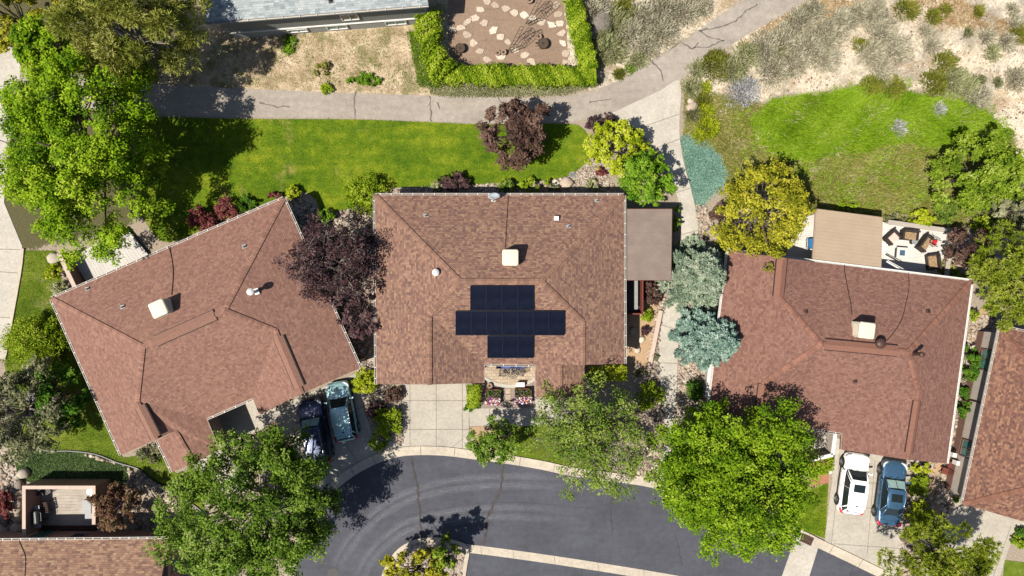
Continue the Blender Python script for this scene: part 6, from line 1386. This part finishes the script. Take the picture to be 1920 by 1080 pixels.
def hedge(px, wd, ht, label, leaf, dens=260, size=.075, loose=.12, seed=1, name='hedge', cat='hedge'):
    rs = np.random.RandomState(seed); pts = np.array(gp(px)); seg = np.hypot(*(pts[1:]-pts[:-1]).T); L = seg.sum(); n = int(dens*1.5*L*(wd+1.2*ht)); cum = np.concatenate([[0], np.cumsum(seg)])
    s = rs.uniform(-wd*.2, L+wd*.2, n); i = np.clip(np.searchsorted(cum, s)-1, 0, len(seg)-1); e = (pts[i+1]-pts[i])/seg[i][:, None]; c = pts[i]+e*(s-cum[i])[:, None]; nn = np.stack([-e[:, 1], e[:, 0]], 1)
    a = np.where(rs.rand(n) < .6, np.arccos(rs.uniform(-1, 1, n)), rs.uniform(-.35, math.pi+.35, n)); A_ = np.sign(np.cos(a))*np.abs(np.cos(a))**.85; B_ = np.sign(np.sin(a))*np.abs(np.sin(a))**.45
    lumpy = 1+loose*1.4*(np.sin(s*4.1+3*A_)+np.sin(s*1.7+1)+.7*np.sin(s*9+A_*5))/2+rs.normal(0, loose*.5, n); rr = rs.uniform(.78, 1.04, n)*lumpy
    p = np.concatenate([c+nn*(A_*wd/2*rr)[:, None], (ht*.48+B_*ht*.5*rr)[:, None]], 1); p[:, 2] = np.maximum(p[:, 2], .03)
    N_ = np.concatenate([nn*np.cos(a)[:, None], np.sin(a)[:, None]], 1)+rs.normal(size=(n, 3))*.5+np.array([0, 0, .3]); V, F = leaves(p, N_, size, rs, .6)
    tint = np.clip(.45+.2*np.sin(s*2.3+A_)+.14*np.sin(s*6.1+A_*3)+rs.normal(0, .22, n), 0, 1); o0 = (*pts[0], 0)
    return tag(np_mesh(name, V, F, LF[leaf], tint, loc=o0), label, cat)
def blades(name, label, px, n, ln, wd, leaf, seed=1, lean=.5, flow=True, tmu=.5, tsd=.2, cat='grass', keep=None, z=None, clumpy=0.0, avoid=None):
    rs = np.random.RandomState(seed); xy = inpoly_points(px, n, rs)
    if avoid: xy = xy[sdf(np.array(gp(avoid)), xy[:, 0], xy[:, 1])+.5*wob(xy[:, 0], xy[:, 1], 1.6, 9)+rs.normal(0, .35, len(xy)) < .1]
    n = len(xy)
    w1 = wob(xy[:, 0], xy[:, 1], 1.1, seed)
    if clumpy: xy = xy[(w1+.5*wob(xy[:, 0], xy[:, 1], 3.1, seed+1)+rs.normal(0, .35, n)) > clumpy-.5]; w1 = wob(xy[:, 0], xy[:, 1], 1.1, seed)
    xy = xy+rs.normal(0, .06, xy.shape); n = len(xy); zz = ground_z(xy[:, 0], xy[:, 1]) if z is None else np.full(n, z); a = 2.4*wob(xy[:, 0], xy[:, 1], .33, seed+3)+rs.normal(0, .55, n) if flow else rs.uniform(0, 6.28, n)
    D_ = np.stack([np.cos(a)*lean, np.sin(a)*lean, np.ones(n)*.6], 1)+rs.normal(size=(n, 3))*.22; D_[:, 2] = np.abs(D_[:, 2])+.08
    V, F = needles(rs, np.concatenate([xy, zz[:, None]-.01], 1), D_, ln, wd); return tag(np_mesh(name, V, F, LF[leaf], np.clip(tmu+tsd*1.1*w1+rs.normal(0, tsd*.8, n), 0, 1)), label, cat, kind='stuff')

# ---- trees
tree((141,288), 6.5, (138,182), 4.6, 'large bright green maple filling the upper left beside the path', 'maple', 165, 78000, .088, 11, r0=.32, limb_n=60, uneven=.36, clump=.17, sub=10, fill=.22)
tree((112,92), 5.0, (62,58), 3.5, 'smaller vivid green tree just above the large maple at upper left', 'maple', 40, 11000, .10, 12, r0=.16)
tree((22,30), 5.0, (85,62), 3.5, 'yellow-green tree in the top left corner of the view', 'olive', 44, 11000, .1, 13, r0=.16)
pine((252,62), 6.5, (132,92), 4.5, 'broad olive pine between the maple and the grey sided house', 'pine', 6000, 9, 14, .33, .05, nclump=80, clump=.19, r0=.25, twig=2, bark='bark_pale')
tree((480,950), 6.2, (140,142), 4.8, 'big dark green tree at the lower left overhanging the navy car', 'deep2', 150, 56000, .088, 15, r0=.3, limb_n=60, uneven=.34, clump=.165, sub=9, bark='bark_pale', twig=2)
tree((1376,893), 5.8, (152,134), 4.2, 'large rounded bright green tree overhanging the street near the white car', 'maple2', 165, 72000, .088, 16, r0=.28, limb_n=60, uneven=.26, clump=.17, sub=10, fill=.22)
tree((1112,812), 4.6, (112,112), 3.3, 'sparse grey-twigged tree by the front lawn of the middle house', 'ash', 120, 15000, .08, 17, bark='bark_pale', r0=.17, limb_n=110, twig=9, uneven=.38, clump=.18, fill=.2)
tree((924,824), 2.6, (42,42), 1.8, 'small dark green tree at the kerb beside the middle driveway', 'deep2', 40, 5200, .085, 18, r0=.09, limb_n=30, uneven=.3, clump=.26)
tree((634,492), 3.6, (92,86), 2.6, 'sparse dark purple tree between the two left roofs', 'purple', 140, 11500, .085, 19, bark='bark_pale', r0=.15, limb_n=130, twig=8, uneven=.42, clump=.17, fill=.2)
tree((676,592), 2.6, (34,50), 1.8, 'smaller purple tree below the sparse purple one between the roofs', 'purple', 40, 2600, .09, 29, bark='bark_red', r0=.09, limb_n=40, twig=4, uneven=.35, clump=.22)
tree((957,250), 3.0, (58,60), 2.4, 'dark red-brown plum tree standing on the back lawn', 'redtree', 48, 9500, .10, 20, bark='bark_red', r0=.14, limb_n=30, uneven=.42, clump=.23)
tree((1429,398), 3.2, (94,82), 2.4, 'olive-yellow tree at the corner of the red-brown roof', 'olive', 90, 17000, .085, 21, r0=.15, limb_n=60, uneven=.34, clump=.2, twig=2)
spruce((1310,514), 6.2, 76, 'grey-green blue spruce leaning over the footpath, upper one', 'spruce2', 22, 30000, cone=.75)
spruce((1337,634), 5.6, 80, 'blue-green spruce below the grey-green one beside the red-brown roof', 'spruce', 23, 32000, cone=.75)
tree((1838,322), 3.6, (86,66), 2.5, 'dense green tree on the right below the hillside', 'deep', 80, 17000, .09, 24, r0=.16, uneven=.3, clump=.22)
tree((1900,392), 3.2, (48,44), 2.2, 'pale grey-green tree at the right edge below the dense green one', 'grey', 30, 5000, .11, 25, r0=.12, uneven=.3)
tree((1812,462), 2.4, (42,40), 1.7, 'dark purple-brown plum shrub right of the white deck', 'redtree', 40, 4200, .09, 26, bark='bark_red', r0=.09, uneven=.35, limb_n=34, twig=3)
pine((1890,525), 4.6, (64,84), 3.4, 'bright green pine at the right edge above the cut off house', 'pine2', 3600, 11, 27, .24, .05, nclump=60, clump=.24, fill=.25)
pine((1762,1052), 4.4, (92,66), 3.2, 'yellow-green pine at the bottom right throwing a shadow on the driveway', 'pine2', 3400, 11, 28, .25, .05, nclump=52, clump=.24, fill=.25)
tree((46,768), 3.8, (72,86), 2.8, 'grey-green tree with pale twigs at the left edge below the round bush', 'grey', 90, 11000, .10, 30, bark='bark_pale', r0=.16, limb_n=90, twig=4, uneven=.36, clump=.2)
tree((118,742), 2.6, (46,62), 1.8, 'dark green shrubby tree between the grey-green tree and the rose-brown roof', 'yew', 40, 4200, .11, 31, r0=.1, uneven=.35)
tree((776,1070), 3.2, (66,40), 2.4, 'yellow-green tree growing on the street island', 'olive', 44, 5200, .11, 32, r0=.12, limb_n=44, twig=4, uneven=.4, base_px=(790,1050))
tree((832,1036), 2.8, (26,24), 2.6, 'thin dark tree on the street island beside the yellow-green one', 'deep', 26, 1500, .11, 33, r0=.08, limb_n=26, twig=5, uneven=.4, base_px=(828,1042))
tree((222,948), 2.0, (42,38), 1.4, 'bronze crab tree with reddish tips right of the walled deck', 'crab', 44, 5200, .085, 34, bark='bark_red', r0=.09, limb_n=36, uneven=.3)
tree((1150,275), 2.2, (48,46), 1.6, 'yellow-green flowering shrub tree beside the footpath', 'lime', 46, 5600, .09, 35, r0=.08, uneven=.3)
tree((1208,335), 2.6, (52,50), 1.9, 'round deep green shrub tree at the corner of the middle roof', 'box', 50, 7000, .095, 36, r0=.09, uneven=.2)
# ---- shrubs around the houses
sh = [((1128,237),(38,20),1.8,'purple smokebush at the edge of the old asphalt path','purple',1500),((1205,288),(26,20),1.5,'bright lime shrub behind the deep green shrub tree','lime',1100),
 ((684,364),38,1.9,'round bright green bush at the corner of the middle roof','hedge',3000),((548,362),(15,14),1.1,'small yellow shrub at the tip of the rose-brown roof','lime',700),((607,405),(17,18),1.3,'oval green boxwood between the two left roofs','box',900),
 ((378,411),(30,26),1.5,'large red barberry against the rose-brown roof, left one','barberry',1700),((424,391),(24,22),1.3,'red barberry against the rose-brown roof, right of the larger one','barberry',1300),((515,368),(14,9),.9,'small crimson barberry near the tip of the rose-brown roof','barberry',500),((462,382),(20,14),.9,'dark green shrub in shade beside the red barberries','yew',800),
 ((852,342),(34,19),1.3,'purple barberry in front of the north eave of the middle house','purple',1500),((822,350),(17,11),.9,'variegated light green shrub left of the purple barberry','sagegreen',700),((950,349),(18,14),1.0,'small light green shrub near the satellite dish','ash',700),((997,346),(32,15),1.1,'long green boxwood right of the satellite dish','hedge',1500),((1038,350),(13,9),.7,'low brownish shrub beside the long boxwood','grey',400),((1112,345),(13,12),.8,'small dull green shrub in the gravel by the middle roof','sagegreen',450),((1127,322),(12,9),.6,'tiny dark red shrub in the gravel below the flowering shrub tree','barberry',350),
 ((63,642),54,2.4,'big round bright green bush on the left lawn','hedge',6500),((100,512),(15,18),1.1,'yellow-green shrub beside the stucco wall at left, upper one','lime',700),((112,545),(17,17),1.0,'mixed pale shrub below the yellow-green one by the stucco wall','sagegreen',650),
 ((689,716),(28,24),1.3,'round lime green bush beside the silver car','lime',1900),((738,740),17,.9,'round dark bronze barberry by the middle driveway','redtree',900),((706,768),(20,18),.9,'dark maroon shrub in shade between silver car and driveway','purple',800),((728,790),(30,30),1.4,'lime and green shrub by the middle driveway, upper one','hedge',1700),((712,826),(22,18),1.1,'green shrub by the middle driveway, lower one','hedge',1000),
 ((880,764),(11,10),.7,'small dark evergreen at the end of the clipped hedge','yew',420),((1220,741),(28,24),1.4,'vivid green bush left of the footpath near the sparse tree','hedge',1700),((1228,668),(8,8),.4,'tiny twiggy plant on gravel left of the footpath','grey',160),
 ((1213,592),(12,13),.8,'bright green shrub in the dirt bed east of the middle house','hedge',520),((1211,620),(10,9),.6,'small dark purple shrub in the dirt bed east of the middle house','purple',380),((1222,548),(20,26),1.5,'bronze barberry next to the red framed porch','redtree',1300),((1268,412),(8,34),1.3,'slim green hedge shrub between the taupe cover and footpath','box',900),
 ((1300,730),(18,26),1.3,'dark green shrub at the foot of the blue-green spruce','yew',900),((1350,400),(22,20),1.3,'dark brown shrub left of the olive-yellow tree','redtree',900),((1342,590),(16,12),1.0,'dark purple shrub between the two spruces','purple',500),
 ((1819,682),(22,40),1.6,'tall oval dark green yew between the right houses, upper one','yew',1700),((1806,756),(18,32),1.4,'oval dark green yew between the right houses, lower one','yew',1200),((1727,876),(28,11),1.0,'yellow-green shrub against the eave beside the blue sedan','lime',900),((1724,911),(22,24),1.1,'yellow-green shrub beside the rear of the blue sedan','hedge',1300),((1726,962),(27,25),1.2,'round yellow-green shrub below the others near the blue sedan','lime',1700),((1712,1000),(14,12),.8,'small green shrub in the pine shadow by the right driveway','hedge',450),
 ((1908,1016),(16,12),.8,'small bright green shrub at the lower right edge','hedge',550),((1914,1000),(12,12),.8,'dark shrub above the small bright shrub at lower right','yew',350),((1792,937),(10,6),.4,'low green plant at the corner of the cut off house','box',260),((1822,590),(10,16),1.0,'small green shrub at the top of the pale stone bed at right','hedge',500),
 ((1728,410),(25,18),1.3,'round lime bush behind the deck rail','lime',1700),((1678,412),(22,10),.8,'low brownish shrub behind the deck rail left of the lime bush','grey',700),((1585,388),(22,8),.7,'low green shrub behind the tan patio cover','hedge',700),((1775,395),(28,24),1.5,'pale green shrub right of the round lime bush','ash',1500),((1840,425),(26,22),1.6,'light green shrub above the plum right of the deck','hedge',1200),((1772,508),(16,18),.9,'low green shrub at the right end of the white deck','weed',600),((1800,520),(22,16),.9,'green ground shrub below the plum at right','hedge',800),
 ((605,128),(13,13),.7,'dark weed clump in the dry grass below the grey house','weed',500),((612,165),(13,11),.5,'green weed clump at the edge of the asphalt path','hedge',450),((690,148),(26,13),.4,'low green weed patch in the dry grass right of the weed clump','box',900),((540,85),(16,18),.35,'low green weed patch in the dry grass near the grey wall','box',500),((664,152),(14,9),.35,'smaller low green weed patch close to the asphalt path','box',400),
 ((6,945),(22,26),1.5,'crimson barberry at the left edge above the tan boulders','barberry',1700),((284,848),(26,18),.8,'twiggy brown shrub in the notch of the rose-brown roof','grey',700),((48,1002),(16,10),.6,'dry tan shrub at the corner of the walled deck','weed',450),((62,745),(14,12),.7,'pale pinkish shrub under the grey-green tree','silver',350),
 ((1545,872),(20,18),1.0,'light green shrub by the cream entry patio wall','hedge',700),((1552,850),(10,8),.6,'small yellow-green plant against the entry patio wall','lime',300),((1262,900),(22,18),1.0,'green shrub at the kerb left of the bright green tree','hedge',900),((1200,700),(14,8),.4,'low dry plant by the fire ring in the dirt bed','grey',260)]
for q, rp, ht, lab, lf, n in sh: shrub(q, rp, ht, lab, lf, int(n*(3.2 if 'yew' in lab else 1.9)), .065, uneven=.05 if any(w_ in lab for w_ in ('round', 'oval', 'yew')) else .75 if 'weed' in lab else .2)
# ---- hedges
hedge([(806,48),(808,90),(822,128),(836,146)], 1.7, 1.9, 'loose bright hedge on the left side of the soil garden', 'hedge', 240, .085, .22, 41)
hedge([(828,146),(900,148),(980,149),(1060,150),(1106,148)], 1.45, 1.5, 'clipped bright hedge along the lower side of the soil garden', 'hedge', 270, .08, .12, 42)
hedge([(1068,-30),(1072,10),(1082,60),(1092,100),(1101,134)], 1.4, 1.7, 'clipped bright hedge on the right side of the soil garden', 'hedge', 270, .08, .10, 43)
hedge([(890,723),(890,756)], 1.05, 1.1, 'clipped rectangular hedge beside the middle driveway', 'hedge', 330, .07, .04, 44)
hedge([(1106,697),(1120,697)], 1.05, 1.9, 'small square hedge under the south eave of the middle house', 'hedge', 330, .07, .05, 45); hedge([(1135,695),(1162,695)], 1.15, 1.9, 'lime hedge under the south east eave of the middle house', 'lime', 330, .075, .08, 46)
blades('ground_cover', 'pale flowering ground cover below the clipped garden hedge', [(806,152),(830,160),(1000,163),(1080,158),(1125,148),(1128,158),(1060,178),(980,181),(840,182),(806,176)], 6500, .16, .06, 'sagegreen', 51, .6, False, cat='ground cover')
blades('ground_cover', 'teal blue-green ground cover beside the footpath', spline([(1278,256),(1300,258),(1328,272),(1352,300),(1363,326),(1354,350),(1334,366),(1316,386),(1305,388),(1291,335),(1281,290)],3,True), 11000, .11, .075, 'teal', 52, .8, False, cat='ground cover', tsd=.32)
blades('ground_cover', 'stray blue-green sprigs at the rim of the teal ground cover', [(1280,250),(1304,252),(1334,268),(1357,297),(1370,328),(1360,354),(1338,371),(1320,391),(1306,391),(1291,335),(1281,290)], 1800, .12, .07, 'teal', 59, .9, False, cat='ground cover', tsd=.26)
sheet('ground_cover_base', spline([(1278,256),(1300,258),(1328,272),(1352,300),(1363,326),(1354,350),(1334,366),(1316,386),(1305,388),(1291,335),(1281,290)],3,True), .016, [m_plain('teal_soil', (.085, .16, .125), .95, .35, 9, bump=.6)])
ivy = [(24,845),(58,829),(92,840),(130,841),(178,846),(222,860),(252,876),(238,903),(198,906),(60,906),(34,895)]
blades('ground_cover', 'dark green ivy bed above the walled deck at lower left', ivy, 8000, .13, .085, 'ivy', 53, .9, False, cat='ground cover'); sheet('ivy_soil', ivy, .018, [m_plain('ivy_soil', (.035, .06, .02), .95, .3, 9)])
# ---- scrub on the hillside (individual bushes)
sg = [(1115,20,30,'sage'),(1150,45,34,'sagegreen'),(1140,95,36,'sagegreen'),(1180,65,30,'sage'),(1205,30,30,'sage'),(1240,55,32,'sage'),(1245,15,32,'sage'),(1285,20,30,'sage'),(1320,12,22,'sage'),(1215,88,26,'sage'),(1170,15,24,'rabbit'),(1180,130,14,'box'),(1160,139,12,'rabbit'),(1195,112,18,'sagegreen'),(1125,68,22,'sagegreen'),
 (1340,118,32,'rabbit'),(1375,130,30,'sagegreen'),(1310,130,20,'sagegreen'),(1400,100,24,'sagegreen'),(1440,95,36,'sage'),(1470,75,34,'sage'),(1500,45,32,'sage'),(1520,20,28,'sage'),(1455,130,34,'sage'),(1490,115,32,'sage'),(1520,90,34,'sage'),(1550,65,34,'sage'),(1545,110,28,'sage'),(1580,40,28,'sage'),(1640,25,34,'sage'),(1660,60,34,'sage'),(1680,95,32,'sage'),(1635,100,30,'sage'),(1655,130,26,'sage'),(1610,85,15,'rabbit'),(1610,20,20,'sage'),(1465,95,22,'rabbit'),
 (1703,18,24,'rabbit'),(1745,35,17,'rabbit'),(1768,20,13,'rabbit'),(1830,25,13,'rabbit'),(1905,65,18,'rabbit'),(1895,20,12,'sage'),(1735,62,16,'sage'),(1775,115,24,'rabbit'),(1755,155,28,'rabbit'),(1790,150,28,'sagegreen'),(1815,165,26,'sagegreen'),(1835,185,26,'sage'),(1745,85,18,'sage'),(1860,100,16,'sagegreen'),(1908,150,24,'sage'),(1850,70,16,'sage'),(1635,160,26,'rabbit'),(1675,165,24,'rabbit'),(1660,150,18,'sage'),(1395,170,34,'silver'),(1300,215,14,'grey'),(1322,208,16,'lime'),(1328,240,22,'lime'),(1310,255,12,'lime'),(1322,165,12,'lime'),(1318,190,16,'rabbit'),(1298,165,22,'sagegreen'),(1885,80,18,'sage'),(1760,205,14,'silver'),(1685,240,16,'silver'),(1900,45,14,'sage'),(1838,150,10,'grey'),(1870,155,9,'grey'),(1815,62,10,'grey')]
WORD = {'sage': ('grey sagebrush', 'sagebrush'), 'sagegreen': ('grey-green sagebrush', 'sagebrush'), 'rabbit': ('olive rabbitbrush', 'rabbitbrush'), 'box': ('dark green bush', 'bush'), 'silver': ('silvery grey brush', 'dry brush'), 'grey': ('dull brown-green bush', 'bush'), 'lime': ('bright yellow-green bush', 'bush')}
SZ = lambda r: 'tiny' if r < 13 else 'small' if r < 19 else 'medium' if r < 27 else 'large' if r < 33 else 'very large'
grp = {}
for x, y, r_, lf in sg: grp.setdefault((lf, SZ(r_), 'between garden hedge and asphalt path' if x < 1330 and y < 150 and (x < 1300 or y < 60) else 'beside the footpath rocks' if x < 1345 else 'on the pale hillside' if y < 145 or x > 1690 else 'at the top edge of the tall meadow'), []).append((x, y, r_))
ORD2 = ['first', 'second', 'third', 'fourth', 'fifth', 'sixth', 'seventh', 'eighth', 'ninth', 'tenth', 'eleventh', 'twelfth', 'thirteenth', 'fourteenth', 'fifteenth', 'sixteenth', 'seventeenth', 'eighteenth']
for (lf, sz, where), l in grp.items():
    l.sort()
    for i, (x, y, r_) in enumerate(l):
        lab = f'{sz} {WORD[lf][0]} {where}' + (f', {ORD2[i]} from the left' if len(l) > 1 else '')
        rs = np.random.RandomState(x*3+y); ht = r_/25*.75; b = P(x, y, ht*.4); bz = float(ground_z(np.array([b.x]), np.array([b.y]))[0]); R_ = r_/25*1.08; n = int(620*(R_**2)*1.5)+120
        L = lumps(rs); d = sph(n, rs, .25); d[:, 2] = np.abs(d[:, 2]); rr = rs.uniform(.12, 1.0, n)**.6*(1+.45*lumpf(d, L)); p = d*np.array([R_, R_, ht])*rr[:, None]; D_ = d+rs.normal(size=(n, 3))*.45+np.array([.1, .05, .35])
        V, F = needles(rs, p*.85, D_, .26 if lf != 'box' else .12, .05); V[:, 2] = np.maximum(V[:, 2], .01)
        o = np_mesh('sagebrush' if 'sage' in lf else 'wild_bush', V, F, LF[lf], np.clip(.5+.35*lumpf(d*2, L)+rs.normal(0, .18, n), 0, 1), loc=(0, 0, 0)); o.location = (b.x, b.y, bz); tag(o, lab, WORD[lf][1], 'wild bushes on the hillside')
# ---- grass blades
blades('tall_grass', 'tall bright green meadow grass lying in swirls', ZONES['meadow'], 52000, .42, .045, 'blade', 61, 1.0, True, tsd=.22)
blades('tall_grass', 'pale dry wisps lying across the bright meadow', ZONES['meadow'], 6500, .45, .05, 'dry', 75, 1.0, True, clumpy=1.0)
blades('tall_grass', 'pale dry grass patches in the olive weeds', ZONES['weeds'], 11000, .24, .04, 'dry', 76, .9, True, clumpy=.75, avoid=ZONES['meadow'])
blades('tall_grass', 'bright green grass tongues growing out of the meadow into the weeds', [(1350,215),(1430,200),(1560,158),(1660,140),(1800,175),(1870,200),(1905,262),(1860,310),(1700,400),(1560,390),(1480,330),(1390,300)], 16000, .36, .045, 'blade', 77, 1.0, True, tsd=.25, clumpy=.5)
blades('tall_grass', 'olive weedy grass around the meadow', ZONES['weeds'], 42000, .26, .04, 'weed', 62, .9, True, tsd=.25, clumpy=.05, avoid=ZONES['meadow'])
blades('dry_grass', 'dry straw grass along the hillside and path', [(1062,0),(1380,0),(1280,78),(1180,140),(1115,168),(1075,150)], 9000, .22, .035, 'dry', 63, .9, False, clumpy=.4)
blades('dry_grass', 'dry straw grass on the hillside right of the path', ZONES['hill'][:3]+[(1700,0),(1960,70),(1960,300)]+ZONES['hill'][6:], 24000, .2, .035, 'dry', 64, .9, False, clumpy=.6)
blades('dry_grass', 'rusty brown grass along the right side of the asphalt path', [(1380,85),(1440,45),(1520,0),(1620,-10),(1600,40),(1540,50),(1470,80),(1400,110)], 7000, .24, .045, 'rust', 78, .9, False, clumpy=.1)
blades('dry_grass', 'rusty brown grass below the pale road at the upper right', [(1690,0),(1790,0),(1840,25),(1930,60),(1930,90),(1840,60),(1720,40)], 6000, .24, .045, 'rust', 79, .9, False, clumpy=.2)
blades('dry_grass', 'dry straw grass below the grey sided house', [(380,62),(800,50),(800,176),(500,166),(330,155)], 12000, .16, .03, 'dry', 65, .9, False, clumpy=.2)
blades('weeds', 'green weed patches in the dry grass below the grey house', [(400,70),(790,60),(800,170),(500,162),(380,150)], 12000, .16, .04, 'blade', 66, .8, False, clumpy=1.1, tmu=.2)
blades('weeds', 'strip of green grass left of the garden hedge', [(765,60),(795,60),(806,110),(826,150),(810,165),(785,160)], 4500, .2, .04, 'blade', 67, .8, False, tmu=.3)
blades('lawn_grass', 'short mown grass of the back lawn', back_lawn, 52000, .075, .03, 'lawnb', 68, .7, False, z=.03, tsd=.27)
blades('lawn_grass', 'short mown grass of the left lawn', side_lawn, 26000, .08, .03, 'lawnb', 69, .7, False, z=.03, tmu=.45, tsd=.3)
blades('lawn_grass', 'thin grass of the front lawn under the sparse tree', [(962,800),(1085,800),(1190,840),(1220,880),(1150,888),(1074,876),(1010,860)], 9000, .09, .03, 'weed', 70, .7, False, z=.03, tmu=.45)
blades('lawn_grass', 'short grass of the small corner lawn by the right driveway', [(1470,937),(1551,908),(1546,1006),(1520,996),(1490,984)], 4500, .075, .03, 'lawnb', 71, .7, False, z=.03, tmu=.45)
